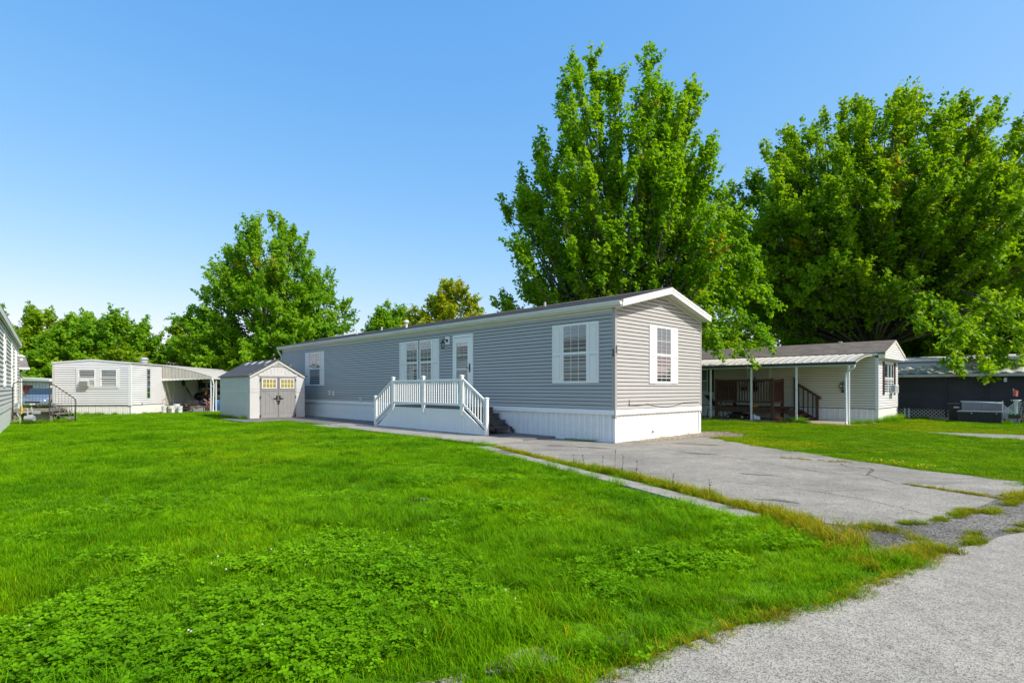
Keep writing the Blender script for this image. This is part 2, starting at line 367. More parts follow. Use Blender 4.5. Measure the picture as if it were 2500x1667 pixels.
APRON = [(3.1, 4.45), (2.95, 4.9), (3.0, 5.6), (3.6, 5.85), (4.40, 5.95), (5.0, 6.4), (5.9, 7.0), (6.5, 7.4), (8.4, 8.1), (8.6, 7.3), (4.99, 5.1), (4.11, 4.66), (3.5, 4.35)]
apron = sheet('driveway_apron', ragged(APRON, 0.2, 0.03, True, 9), 0.004, 'apron_asphalt')
GRAVEL = H2([(0.02, 0.3), (0.35, 0.5), (0.55, 1.6), (0.75, 3.0), (1.5, 3.9), (1.3, 4.9), (0.4, 5.6), (-0.6, 5.0), (0.02, 4.6)])
sheet('gravel_patch', ragged(GRAVEL, 0.18, 0.05, True, 4), 0.014, 'gravel_ground')
m = MB(); r = random.Random(3)                                  # loose stones along the end wall
for i in range(900):
    x = abs(r.gauss(0, 0.42)) + 0.03; y = r.uniform(0.5, 4.9)
    if x > 0.35 + 0.25 * y: continue
    s = r.uniform(0.010, 0.030); px, py, _ = home_pt(x, y); q = Matrix.Rotation(r.uniform(0, 6.3), 3, 'Z') @ Matrix.Diagonal((s * r.uniform(.7, 1.4), s, s * r.uniform(.4, .8)))
    vs = [(1, 0, 0), (-1, 0, 0), (0, 1, 0), (0, -1, 0), (0, 0, 1)]
    m.add([(q @ Vector(v)) + Vector((px, py, 0.015)) for v in vs], [(0, 2, 4), (2, 1, 4), (1, 3, 4), (3, 0, 4)])
o = m.build('gravel_stones', 'concrete_tan'); tag(o, 'loose tan gravel stones along the end wall skirting', 'gravel', kind='stuff')
# cracks in the driveway: shallow dark channels raised as thin slivers of exposed base
def crack(pts, w, z, seed):
    r = random.Random(seed); m = MB(); P = [Vector(p) for p in pts]; path = []
    for a, b in zip(P, P[1:]):
        k = max(2, int((b - a).length / 0.06)); nd = Vector((-(b - a).y, (b - a).x)).normalized()
        for j in range(k): path.append(a.lerp(b, j / k) + nd * r.gauss(0, 0.018))
    path.append(P[-1]); vs = []; fs = []
    for i, p in enumerate(path):
        d = (path[min(i + 1, len(path) - 1)] - path[max(0, i - 1)]).normalized(); nd = Vector((-d.y, d.x)); ww = w * r.uniform(0.3, 1.2)
        vs += [(*(p + nd * ww)[:2], z), (*(p - nd * ww)[:2], z)]
    m.add(vs, [(2 * i, 2 * i + 1, 2 * i + 3, 2 * i + 2) for i in range(len(path) - 1)]); return m
H2p = lambda l: [Vector(home_pt(x, y)[:2]) for x, y in l]
mk = crack([(6.07, 10.15), (5.98, 9.7), (6.25, 9.45), (5.95, 9.1), (5.72, 8.8)], 0.018, 0.0125, 1)
o = mk.build('crack', 'apron_asphalt', drive); o2 = crack([(4.9, 9.6), (5.2, 9.05), (5.72, 8.72), (5.63, 8.0)], 0.010, 0.0125, 2).build('crack', 'apron_asphalt', drive)
crack([(3.4, 12.6), (4.2, 11.6), (4.7, 10.4), (4.9, 9.6)], 0.008, 0.0125, 7).build('crack', 'apron_asphalt', drive)
crack([(3.1, 8.2), (3.9, 7.7), (4.4, 6.9), (4.6, 6.0)], 0.007, 0.0125, 8).build('crack', 'apron_asphalt', drive)
crack([(5.7, 8.0), (6.0, 7.4), (6.25, 6.75)], 0.022, 0.0125, 4).build('crack', 'apron_asphalt', drive)
# tar-dark patches of worn surface on the driveway
def blob(name, cx, cy, rx, ry, rot, z, mat, parent, seed):
    r = random.Random(seed); pts = []
    for i in range(26):
        a = i / 26 * 2 * math.pi; k = 1 + 0.28 * math.sin(3 * a + seed) + r.uniform(-0.18, 0.18); x, y = rx * k * math.cos(a), ry * k * math.sin(a)
        pts.append((cx + x * math.cos(rot) - y * math.sin(rot), cy + x * math.sin(rot) + y * math.cos(rot)))
    return sheet(name, pts, z, mat, parent=parent)
for i, (hx, hy, rx, ry) in enumerate([(-0.6, -1.6, .32, .11), (0.3, -1.3, .40, .10), (5.6, -4.5, .22, .07), (1.6, 1.2, .5, .10), (2.6, -0.6, .35, .06), (4.6, -2.6, .30, .05)]):
    x, y, _ = home_pt(hx, hy); blob('worn_spot', x, y, rx, ry, TH + 0.3, 0.0118, 'drive_worn' if 'drive_worn' in MAT else 'apron_asphalt', drive, i + 2)
# broken concrete edging along the driveway: separate slabs
edge = tag(bpy.data.objects.new('driveway_edging', None), 'narrow row of pale concrete edging slabs between lawn and driveway', 'edging'); COL.objects.link(edge); edge['kind'] = 'structure'
CL = [(-1.6, -3.15), (-0.97, -3.36), (2.09, -4.39), (3.83, -4.95), (5.3, -5.50), (6.2, -5.80)]
def along(pts, d):
    for a, b in zip(pts, pts[1:]):
        L = math.hypot(b[0] - a[0], b[1] - a[1])
        if d <= L: t = d / L; return (a[0] + (b[0] - a[0]) * t, a[1] + (b[1] - a[1]) * t), ((b[0] - a[0]) / L, (b[1] - a[1]) / L)
        d -= L
    return pts[-1], ((b[0] - a[0]) / L, (b[1] - a[1]) / L)
d = 0.0; r = random.Random(8)
while d < 7.7:
    w = r.uniform(0.75, 1.1); (x, y), t = along(CL, d + w / 2)
    a, b = home_pt(x, y), None; ang = TH + math.atan2(t[1], t[0])
    MB().box(-w / 2 + 0.012, w / 2 - 0.012, -0.12, 0.20, -0.05, 0.022 + r.uniform(0, 0.012)).build('edging_slab', 'concrete' if r.random() < .7 else 'concrete_dark', edge, bevel=0.008, loc=(a[0], a[1], 0), rz=ang + r.uniform(-.02, .02))
    d += w
# concrete walk: poured slabs beside the home
walk = tag(bpy.data.objects.new('walkway', None), kind='structure'); COL.objects.link(walk)
xs = [-18.4, -15.2, -13.3, -11.45, -9.3, -7.35, -5.4, -3.75, -2.02]
ye = [-3.9, -2.5, -2.45, -2.35, -2.85, -2.65, -2.75, -2.7, -2.75]
for i in range(len(xs) - 1):
    a, b = xs[i] + 0.008, xs[i + 1] - 0.008; y0, y1 = ye[i + 1], ye[i + 1]
    if i == 0: y0 = y1 = -4.0
    MID = -1.28 if i > 0 else -2.0
    for lo, hi, mt in ((y0, MID - 0.008, 'concrete' if i > 2 else 'concrete_dark'), (MID + 0.008, 0.02, 'concrete_dark')):
        pl = [(a, hi), (b, hi), (b, lo if mt == 'concrete' or i == 0 else lo), (a, lo)]
        o = sheet('slab', ragged(H2(pl), 0.5, 0.006, True, i), 0.05 + (i % 3) * 0.003, mt, 0.12, parent=walk)
# bare worn soil in the lawn near the road
for i, (bx_, by_, rx, ry) in enumerate(((0.05, 2.80, .20, .10), (0.62, 3.05, .14, .07), (-0.35, 2.55, .16, .08), (1.5, 3.62, .16, .06), (-1.2, 6.9, .12, .06))):
    blob('bare_soil', bx_, by_, rx, ry, 0.5, 0.006, 'gravel_ground', bpy.data.objects['ground'], i + 30)
# patio slab and far strip of neighbour's drive
pat = sheet('patio', ragged(H2([(-8, 11.6), (2.3, 11.6), (2.6, 12.5), (2.6, 14.7), (-8, 14.7)]), 0.3, 0.03, True, 6), 0.03, 'concrete_tan', 0.05)
sheet('neighbour_drive', ragged([(12.9, 17.9), (14.3, 17.0), (18, 14.6), (26, 10.5), (26, 9.0), (16, 13.0), (13.6, 15.2)], 0.4, 0.06, True, 2), 0.006, 'drive_asphalt')
sheet('carport_slab', ragged([(-20.4, 31.6), (-17.3, 31.9), (-18.2, 41.0), (-21.3, 40.8)], 0.4, 0.03, True, 2), 0.03, 'concrete_dark', 0.05)
# ---------------------------------------------------------------- grey manufactured home (local: x along the long wall, y across, z up)
HL_, HW = 21.46, 4.57
home = thing('mobile_home', 'long grey lap-sided mobile home with white shutters and white skirting, number 59', 'mobile home', (CX, CY, 0), TH)
Z0, Z1, ZS = 0.73, 0.85, 3.40            # band bottom, band top, top of siding
RX = 0.32                                # gable overhang
# --- walls
long_wall = box('long_wall', 'lap_shadow', home, -HL_, 0.0, 0.0, 0.08, Z0, 3.47)
gp = [(0.0, Z0), (HW, Z0), (HW, 3.47), (HW / 2, 4.02), (0.0, 3.47)]
end_wall = MB().prism([(y, z) for y, z in gp], 'x', -0.08, -0.002).build('end_wall', 'lap_shadow', home)
box('rear_wall', 'siding_gray', home, -HL_, 0.0, HW - 0.08, HW, 0.0, 3.47)
MB().prism([(0.0, 0.0), (HW, 0.0), (HW, 3.47), (HW / 2, 4.02), (0.0, 3.47)], 'x', -HL_, -HL_ + 0.08).build('far_end_wall', 'siding_gray', home)
PH = 0.1016
me = plank_mesh('home_long', HL_ - 0.06, PH, 0.030, 0.010)
for i in range(25):
    link('siding_plank', me, 'siding_gray', long_wall, loc=(-0.05, 0.0, Z1 + i * PH))
for i in range(31):                       # end wall boards, cut to the gable
    za = Z1 + i * PH; zb = za + PH
    def yl(z): return max(0.055, 0.0 + (z - 3.47) / (4.02 - 3.47) * HW / 2) if z > 3.47 else 0.055
    a0, a1 = yl(za), yl(zb)
    if a1 > HW / 2 - 0.05: break
    b0, b1 = HW - a0, HW - a1; o_, t_ = 0.030, 0.010; za += 0.015
    m = MB().add([(0, a0, za), (o_, a0, za), (t_, a1, zb), (0, a1, zb), (0, b0, za), (o_, b0, za), (t_, b1, zb), (0, b1, zb)],
                 [(0, 1, 2, 3), (7, 6, 5, 4), (1, 5, 6, 2), (0, 4, 5, 1), (3, 2, 6, 7), (0, 3, 7, 4)])
    m.build('siding_plank', 'siding_gray', end_wall)
# --- skirting
sk = box('skirting', 'outlet_gray', home, -HL_ + 0.02, -0.03, 0.03, 0.05, 0.0, Z0)
box('end_skirting_base', 'outlet_gray', sk, -0.05, -0.03, 0.03, HW - 0.03, 0.0, Z0)
PWL = 0.405; me = rib_panel('home_skirt_x', PWL, 0.035, Z0, 'x', 2, 0.014)
for i in range(int(HL_ / PWL)):
    link('skirting_panel', me, 'white_skirt', sk, loc=(-0.03 - (i + 1) * PWL, 0.028, 0))
me = rib_panel('home_skirt_y', PWL, 0.035, Z0, 'y', 2, 0.014)
for i in range(11):
    link('skirting_panel', me, 'white_skirt', sk, loc=(-0.028, 0.06 + i * PWL, 0))
MB().box(-HL_, 0.0, -0.004, 0.03, 0.0, 0.035).build('bottom_track', 'white_vinyl', sk)
MB().box(-0.03, 0.006, 0.0, HW, 0.0, 0.035).build('bottom_track', 'white_vinyl', sk)
MB().box(-0.05, 0.012, -0.012, 0.09, 0.001, Z0 - 0.02).build('corner_trim', 'white_vinyl', sk, bevel=0.004)
MB().box(-0.05, 0.010, HW - 0.10, HW + 0.012, 0.001, Z0 - 0.02).build('corner_trim', 'white_vinyl', sk, bevel=0.004)
MB().prism([(0.0, Z0 - 0.012), (-0.034, Z0 - 0.012), (-0.034, Z1 - 0.025), (-0.022, Z1), (0.0, Z1)], 'x', -HL_, 0.0).build('band_trim', 'white_vinyl', home)
MB().prism([(0.0, Z0 - 0.012), (0.034, Z0 - 0.012), (0.034, Z1 - 0.025), (0.022, Z1), (0.0, Z1)], 'y', 0.0, HW).build('band_trim', 'white_vinyl', home)
# --- corner posts
for (xa, xb, ya, yb) in ((-0.075, 0.026, -0.026, 0.06), (-0.05, 0.024, HW - 0.05, HW + 0.03)):
    MB().box(xa, xb, ya, yb, 0.63, 3.46).build('corner_post', 'post_gray', home, bevel=0.006)
MB().box(-HL_ - 0.02, -HL_ + 0.05, -0.024, 0.05, 0.63, 3.46).build('corner_post', 'post_gray', home, bevel=0.006)
box('frieze_board', 'soffit_cream', home, -HL_, -0.077, -0.022, 0.0, 3.385, 3.462)
# --- roof
roof = MB()
EA, RZ, RB = -0.20, 4.235, 3.62           # eave y, ridge z, eave z
sl = (RZ - RB) / (HW / 2 - EA)
prof = [(EA, RB - 0.02), (HW / 2, RZ - 0.02), (HW - EA, RB - 0.02), (HW - EA, RB - 0.045), (HW / 2, RZ - 0.045), (EA, RB - 0.045)]
roof = MB().prism(prof, 'x', -HL_ - 0.3, RX - 0.01).build('roof', 'shingle_gray', home)
n = 17; run = HW / 2 - EA
for k in range(n):                        # shingle courses, near slope and far slope
    y0, y1 = EA - 0.015 + k * run / n, EA + (k + 1.25) * run / n
    if y1 > HW / 2: y1 = HW / 2
    za, zb = RB + sl * (y0 - EA), RB + sl * (y1 - EA)
    c = [(y0, za - 0.012), (y0, za + 0.002), (y1, zb - 0.010), (y1, zb - 0.020)]
    MB().prism(c, 'x', -HL_ - 0.31, RX).build('shingle_course', 'shingle_gray', roof)
    MB().prism([(HW - y, z) for y, z in c], 'x', -HL_ - 0.31, RX).build('shingle_course', 'shingle_gray', roof)
MB().prism([(HW / 2 - 0.13, RZ - 0.030), (HW / 2, RZ + 0.008), (HW / 2 + 0.13, RZ - 0.030), (HW / 2, RZ - 0.012)], 'x', -HL_ - 0.32, RX + 0.005).build('ridge_cap', 'shingle_gray', roof)
# fascia, soffit, gutter along the eave
box('eave_fascia', 'gutter_white', home, -HL_ - 0.28, RX - 0.035, -0.115, -0.10, 3.455, 3.585)
box('soffit', 'soffit_cream', home, -HL_ - 0.25, RX - 0.03, -0.10, -0.023, 3.463, 3.478)
gut = MB().prism([(-0.116, 3.60), (-0.116, 3.50), (-0.185, 3.50), (-0.205, 3.545), (-0.225, 3.565), (-0.225, 3.602), (-0.216, 3.602), (-0.216, 3.572), (-0.196, 3.55), (-0.178, 3.508), (-0.124, 3.508), (-0.124, 3.60)], 'x', -HL_ - 0.33, RX - 0.03).build('gutter', 'gutter_white', home)
MB().prism([(-0.116, 3.60), (-0.116, 3.50), (-0.185, 3.50), (-0.205, 3.545), (-0.225, 3.565), (-0.225, 3.602)], 'x', RX - 0.03, RX - 0.022).build('end_cap', 'white_vinyl', gut)
MB().prism([(-0.116, 3.60), (-0.116, 3.50), (-0.185, 3.50), (-0.205, 3.545), (-0.225, 3.565), (-0.225, 3.602)], 'x', -HL_ - 0.336, -HL_ - 0.33).build('end_cap', 'white_vinyl', gut)
MB().path([(-HL_ - 0.2, -0.17, 3.52), (-HL_ - 0.19, -0.165, 3.38), (-HL_ - 0.13, -0.10, 3.24), (-HL_ - 0.07, -0.05, 3.15), (-HL_ - 0.06, -0.045, 3.0), (-HL_ - 0.06, -0.045, 0.25)], 0.042, 8).build('downspout', 'gutter_white', gut, smooth=True)
# rake boards on the gable: a broad face with a thin upper step, each slope its own board
for sgn in (0, 1):
    M_ = lambda y: HW - y if sgn else y
    def rk(dz0, dz1, x0, x1, nm, mt, ya=EA + 0.11):
        za = RB + sl * (ya - EA)
        MB().add([(x, M_(y), z) for x in (x0, x1) for y, z in ((ya, za + dz0), (HW / 2, RZ + dz0), (HW / 2, RZ + dz1), (ya, za + dz1))],
                 [(0, 1, 2, 3), (7, 6, 5, 4), (0, 4, 5, 1), (1, 5, 6, 2), (2, 6, 7, 3), (3, 7, 4, 0)]).build(nm, mt, home)
    rk(-0.185, -0.07, RX - 0.03, RX - 0.010, 'rake_board', 'white_vinyl')
    rk(-0.075, -0.018, RX - 0.03, RX + 0.004, 'rake_board', 'white_vinyl')
    rk(-0.175, -0.16, 0.0, RX - 0.028, 'gable_soffit', 'soffit_cream', EA + 0.11)
    rk(-0.245, -0.178, 0.002, 0.030, 'gable_frieze', 'soffit_cream', 0.0)
    y0 = EA + 0.115; za = RB + sl * (y0 - EA)
    for k in range(16):                   # soffit grooves seen from below
        t = k / 16; yy = y0 + (HW / 2 - y0) * t; zz = za + sl * (yy - y0) - 0.176
        MB().box(0.03, RX - 0.03, M_(yy) - 0.004, M_(yy) + 0.004, zz - 0.004, zz).build('soffit_batten', 'gutter_white', home)
# roof vents
for (vx, vy, h, r, nm) in ((-11.0, 0.95, 0.30, 0.05, 'capped_vent'), (-15.9, 1.35, 0.22, 0.03, 'pipe_vent'), (-4.2, 1.95, 0.14, 0.04, 'pipe_vent'), (-14.2, 1.7, 0.16, 0.03, 'pipe_vent')):
    z = RB + sl * (vy - EA)
    m = MB().lathe([(r, -0.05), (r, h), (r * 0.6, h)] if nm == 'pipe_vent' else [(r, -0.05), (r, h * .6), (r * 2, h * .66), (r * 2.1, h * .86), (r * 1.4, h)], (vx, vy, z), 12)
    m.build(nm, 'outlet_gray' if vx > -5 else 'gutter_white', roof, smooth=False)
# --- windows. frame in the wall's own (u along, out from wall) terms, for long wall (facing -y) or end wall (facing +x)
def to_long(u, o, z): return (u, -o, z)
def to_end(u, o, z): return (o, u, z)
def wbox(T, u0, u1, o0, o1, z0, z1, m=None):
    m = m or MB(); a = T(u0, o0, z0); b = T(u1, o1, z1)
    return m.box(min(a[0], b[0]), max(a[0], b[0]), min(a[1], b[1]), max(a[1], b[1]), z0, z1)
def window(parent, T, u0, u1, z0, z1, fr=0.055, grid=(3, 2), lower_grid=True, glass='glass', blinds=True, out=0.034, frame_mat='white_vinyl', sash=0.5):
    zm = z0 + (z1 - z0) * sash; d = 0.02
    m = MB()
    wbox(T, u0, u0 + fr, 0.0, out, z0, z1, m); wbox(T, u1 - fr, u1, 0.0, out, z0, z1, m)
    wbox(T, u0 + fr, u1 - fr, 0.0, out, z1 - fr, z1, m); wbox(T, u0 + fr, u1 - fr, 0.0, out, z0, z0 + fr * 0.8, m)
    w = m.build('window', frame_mat, parent)
    wbox(T, u0 + fr, u1 - fr, 0.006, out + 0.006, zm - 0.028, zm + 0.028).build('meeting_rail', frame_mat, w)
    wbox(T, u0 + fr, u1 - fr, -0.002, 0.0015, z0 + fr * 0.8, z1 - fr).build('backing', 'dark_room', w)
    wbox(T, u0 + fr, u1 - fr, 0.026, 0.029, zm + 0.028, z1 - fr).build('pane', glass, w)
    wbox(T, u0 + fr, u1 - fr, 0.020, 0.023, z0 + fr * 0.8, zm - 0.028).build('pane', 'glass_dark', w)
    mm = MB(); cols, rows = grid
    for (a, b, lo) in ((zm + 0.028, z1 - fr, False), (z0 + fr * 0.8, zm - 0.028, True)):
        if lo and not lower_grid: continue
        for i in range(1, cols):
            u = u0 + fr + (u1 - u0 - 2 * fr) * i / cols; wbox(T, u - 0.005, u + 0.005, 0.030, 0.0335, a, b, mm)
        for j in range(1, rows):
            z = a + (b - a) * j / rows; wbox(T, u0 + fr, u1 - fr, 0.0305, 0.033, z - 0.005, z + 0.005, mm)
    if mm.v: mm.build('muntin_grid', 'blind_slat' if glass != 'glass' else 'white_vinyl', w)
    if blinds:
        bm_ = MB(); k = int((z1 - z0 - 2 * fr) / 0.026)
        for i in range(k):
            z = z0 + fr + (i + 0.5) * 0.026
            if blinds == 'half' and z < zm: continue
            a, b = T(u0 + fr, 0.003, z), T(u1 - fr, 0.011, z + 0.026)
            p = [T(u0 + fr, 0.003, z), T(u1 - fr, 0.003, z), T(u1 - fr, 0.010, z + (0.0255 if z > zm else 0.017)), T(u0 + fr, 0.010, z + (0.0255 if z > zm else 0.017))]
            bm_.add(p, [(0, 1, 2, 3)])
        o = bm_.build('blind', 'blind_slat', w); o['kind'] = 'stuff'
    return w
def shutter(parent, T, u0, u1, z0, z1, mat='white_shutter', zm=None, out=0.045):
    zm = zm or (z0 + z1) / 2; s = 0.055
    m = MB()
    wbox(T, u0, u1, 0.0, 0.030, z0, z1, m)
    w = m.build('shutter', mat, parent)
    mm = MB(); wbox(T, u0, u0 + s, 0.030, out, z0, z1, mm); wbox(T, u1 - s, u1, 0.030, out, z0, z1, mm)
    for a, b in ((z0, z0 + 0.10), (zm - 0.05, zm + 0.05), (z1 - 0.08, z1)): wbox(T, u0 + s, u1 - s, 0.030, out, a, b, mm)
    mm.build('stile_and_rail', mat, w)
    for a, b in ((z0 + 0.10, zm - 0.05), (zm + 0.05, z1 - 0.08)):
        wbox(T, u0 + s + 0.018, u1 - s - 0.018, 0.030, out - 0.004, a + 0.018, b - 0.018).build('raised_panel', mat, w, bevel=0.006)
    return w
W0, W1 = 1.545, 3.165
shutter(home, to_long, -2.10, -1.755, W0, W1); window(home, to_long, -1.75, -0.845, W0, W1); shutter(home, to_long, -0.84, -0.49, W0, W1)
shutter(home, to_long, -9.97, -9.545, W0, W1); window(home, to_long, -9.54, -8.75, W0, W1, lower_grid=True); window(home, to_long, -8.63, -7.865, W0, W1); shutter(home, to_long, -7.86, -7.43, W0, W1)
shutter(home, to_long, -18.54, -18.13, W0, W1); window(home, to_long, -18.12, -16.89, W0, W1, lower_grid=False, blinds='half'); shutter(home, to_long, -16.88, -16.47, W0, W1)
shutter(home, to_end, 1.57, 1.905, W0 - 0.01, W1 - 0.01); window(home, to_end, 1.91, 2.765, W0 - 0.01, W1 - 0.01); shutter(home, to_end, 2.77, 3.10, W0 - 0.01, W1 - 0.01)
# --- storm door with the entry door behind its glass
D0, D1, DZ0, DZ1 = -6.64, -5.58, 0.87, 3.20
m = MB(); wbox(to_long, D0, D0 + 0.06, 0, 0.05, DZ0, DZ1, m); wbox(to_long, D1 - 0.06, D1, 0, 0.05, DZ0, DZ1, m); wbox(to_long, D0 + 0.06, D1 - 0.06, 0, 0.05, DZ1 - 0.08, DZ1, m)
door = m.build('storm_door', 'white_vinyl', home)
a, b, c, d = D0 + 0.065, D1 - 0.065, DZ0 + 0.01, DZ1 - 0.10
m = MB(); wbox(to_long, a, a + 0.13, 0.022, 0.045, c, d, m); wbox(to_long, b - 0.20, b, 0.022, 0.045, c, d, m); wbox(to_long, a + 0.13, b - 0.20, 0.022, 0.045, d - 0.17, d, m); wbox(to_long, a + 0.13, b - 0.20, 0.022, 0.045, c, c + 0.35, m)
m.build('door_leaf', 'white_vinyl', door)
wbox(to_long, a + 0.13, b - 0.20, 0.030, 0.034, c + 0.35, d - 0.17).build('door_glass', 'glass_clear', door)
wbox(to_long, a + 0.13, b - 0.20, 0.028, 0.040, 2.03, 2.07).build('sash_bar', 'white_vinyl', door)
wbox(to_long, a, b, 0.001, 0.008, c, d).build('entry_door', 'white_shutter', door)
fan = wbox(to_long, a + 0.26, b - 0.22, 0.0085, 0.014, 2.42, 2.84).build('entry_lite', 'white_vinyl', door)
u0, u1 = a + 0.285, b - 0.235
for i in range(2):
    for j in range(2):
        wbox(to_long, u0 + (u1 - u0) * i / 2 + 0.012, u0 + (u1 - u0) * (i + 1) / 2 - 0.012, 0.0145, 0.0165, 2.45 + 0.18 * j + 0.012, 2.45 + 0.18 * (j + 1) - 0.012).build('lite_pane', 'glass_dark', door)
wbox(to_long, a + 0.20, a + 0.26, 0.009, 0.030, 1.78, 1.84).build('entry_lock', 'chrome', door, bevel=0.01)
wbox(to_long, a + 0.20, a + 0.26, 0.009, 0.030, 1.95, 2.01).build('entry_lock', 'chrome', door, bevel=0.01)
m = MB(); wbox(to_long, b - 0.10, b - 0.065, 0.046, 0.07, 1.94, 2.22, m); m.tube((b - 0.09, -0.085, 2.08), (b - 0.24, -0.085, 2.08), 0.011); m.tube((b - 0.09, -0.05, 2.08), (b - 0.09, -0.09, 2.08), 0.012)
m.build('handle', 'black_metal', door)
# --- outlets, meter boxes, cable, tap on the walls
for (u, z, w, h) in ((-15.95, 1.09, 0.17, 0.20), (-15.55, 1.07, 0.15, 0.20), (-13.05, 0.83, 0.12, 0.19)):
    o = wbox(to_long, u, u + w, 0.02, 0.075, z, z + h).build('outlet_box', 'white_metal', home, bevel=0.008)
    wbox(to_long, u + w * .25, u + w * .75, 0.076, 0.095, z + h * .3, z + h * .75).build('outlet_cover', 'outlet_gray', o, bevel=0.005)
pts = [(0.028, 0.55, 0.99), (0.03, 0.6, 0.955), (0.03, 0.95, 0.945), (0.03, 1.5, 0.975)] + [(0.032, 1.5 + 1.9 * t, 0.975 - 0.10 * 4 * t * (1 - t)) for t in np.linspace(0.1, 1, 9)] + [(0.03, 4.4, 0.985)]
MB().path(pts, 0.006, 5).build('cable', 'black_plastic', home)
MB().path([(0.03, 0.58, 1.10), (0.045, 0.60, 1.06), (0.035, 0.60, 0.96)], 0.007, 5).build('cable', 'black_plastic', home)
MB().lathe([(0.018, 0), (0.018, 0.05), (0.008, 0.07)], (0.03, 1.75, 0.17), 8).build('tap', 'black_metal', home)
# --- house numbers on both faces of the corner post
def glyphs(txt, size, name, mat, parent, loc, rot):
    cu = bpy.data.curves.new(name, 'FONT'); cu.body = txt; cu.size = size; cu.extrude = 0.003; cu.offset = 0.004; cu.space_line = 0.85; cu.align_x = 'CENTER'
    t = bpy.data.objects.new(name, cu); COL.objects.link(t); bpy.context.view_layer.update()
    me = bpy.data.meshes.new_from_object(t.evaluated_get(bpy.context.evaluated_depsgraph_get())); me.name = name
    bpy.data.objects.remove(t); bpy.data.curves.remove(cu)
    o = link(name, me, mat, parent); o.location = loc; o.rotation_euler = rot; return o
glyphs('5\n9', 0.15, 'house_number', 'black_plastic', home, (-0.030, -0.031, 2.30), (R_(90), 0, 0))
glyphs('5\n9', 0.15, 'house_number', 'black_plastic', home, (0.031, 0.028, 2.385), (R_(90), 0, R_(90)))
# --- porch lamp: a carriage lantern on a white block (hangs on the wall: a thing of its own)
lx, lz = -6.95, 3.05
lamp = thing('wall_lantern', 'small black carriage lantern on a white block beside the storm door', 'lamp', home_pt(lx, -0.02, 2.9), TH)
box('mounting_block', 'white_vinyl', lamp, -0.12, 0.12, -0.03, 0.0, 0.01, 0.29, bevel=0.006)
MB().tube((0, -0.03, 0.15), (0, -0.055, 0.15), 0.055, 0.05, 14).build('back_plate', 'black_metal', lamp)
MB().path([(0, -0.05, 0.16), (0, -0.12, 0.20), (0, -0.19, 0.22), (0, -0.21, 0.18)], 0.011, 6).build('arm', 'black_metal', lamp)
MB().lathe([(0.085, 0.06), (0.075, 0.075), (0.03, 0.13), (0.012, 0.15), (0.012, 0.18)], (0, -0.21, 0.0), 6).build('roof_cap', 'black_metal', lamp)
cg = MB()
for k in range(6):
    a = k * math.pi / 3; cg.tube((0.068 * math.cos(a), -0.21 + 0.068 * math.sin(a), 0.06), (0.052 * math.cos(a), -0.21 + 0.052 * math.sin(a), -0.11), 0.006, n=5)
cg.lathe([(0.056, -0.125), (0.060, -0.11), (0.056, -0.10)], (0, -0.21, 0), 6)
cg.build('cage', 'black_metal', lamp)
MB().lathe([(0.044, -0.10), (0.058, 0.055)], (0, -0.21, 0), 6).build('lantern_glass', 'glass', lamp)

# ---------------------------------------------------------------- white porch deck with stairs on both sides
PB, FL, FY = 0.06, 0.82, -1.25
deck = thing('porch_deck', 'white vinyl porch deck with railing and stairs at both ends below the storm door', 'porch', home_pt(0, 0, 0), TH)
XL, XM, XR, XE, XW = -8.42, -6.60, -4.61, -3.49, -9.61
fr = MB().box(XL, XR, FY + 0.02, -0.05, FL - 0.20, FL - 0.045).build('frame', 'dark_deck', deck)
nb = 8
for i in range(nb):
    y0 = FY + (-0.04 - FY) * i / nb; y1 = FY + (-0.04 - FY) * (i + 1) / nb
    box('deck_board', 'dark_deck', deck, XL - 0.02, XR + 0.02, y0 + 0.003, y1 - 0.003, FL - 0.04, FL)
# front skirt: ribbed white panel, cut to slope along both stairs; one piece per panel strip
pitch = (FL - 0.06 - PB) / (XE - XR)
def top_at(x):
    if x < XL: return max(PB + 0.02, FL - 0.075 - (XL - x) * pitch)
    if x > XR: return max(PB + 0.02, FL - 0.075 - (x - XR) * pitch)
    return FL - 0.075
x = XW + 0.03; sw = 0.1016
while x < XE - 0.03:
    x1 = min(x + sw, XE - 0.02); a, b = top_at(x), top_at(x1 - 0.006)
    MB().add([(x, FY, PB + 0.01), (x1 - 0.011, FY, PB + 0.01), (x1 - 0.011, FY, b), (x, FY, a), (x, FY - 0.012, PB + 0.01), (x1 - 0.011, FY - 0.012, PB + 0.01), (x1 - 0.011, FY - 0.012, b), (x, FY - 0.012, a)],
             [(3, 2, 1, 0), (4, 5, 6, 7), (0, 1, 5, 4), (1, 2, 6, 5), (2, 3, 7, 6), (3, 0, 4, 7)]).build('skirt_board', 'white_vinyl', deck)
    x = x1
MB().beam((XW, FY - 0.012, PB + 0.018), (XE, FY - 0.012, PB + 0.018), 0.03, 0.035).build('bottom_trim', 'white_vinyl', deck)
MB().beam((XL, FY - 0.012, FL - 0.068), (XR, FY - 0.012, FL - 0.068), 0.032, 0.03).build('top_trim', 'white_vinyl', deck)
MB().beam((XR, FY - 0.012, FL - 0.062), (XE + 0.02, FY - 0.012, PB + 0.02), 0.032, 0.035).build('stair_trim', 'white_vinyl', deck)
MB().beam((XL, FY - 0.012, FL - 0.062), (XW - 0.02, FY - 0.012, PB + 0.02), 0.032, 0.035).build('stair_trim', 'white_vinyl', deck)
box('back_panel', 'iron_gray', deck, XL, XR, FY + 0.004, FY + 0.012, PB, FL - 0.2)
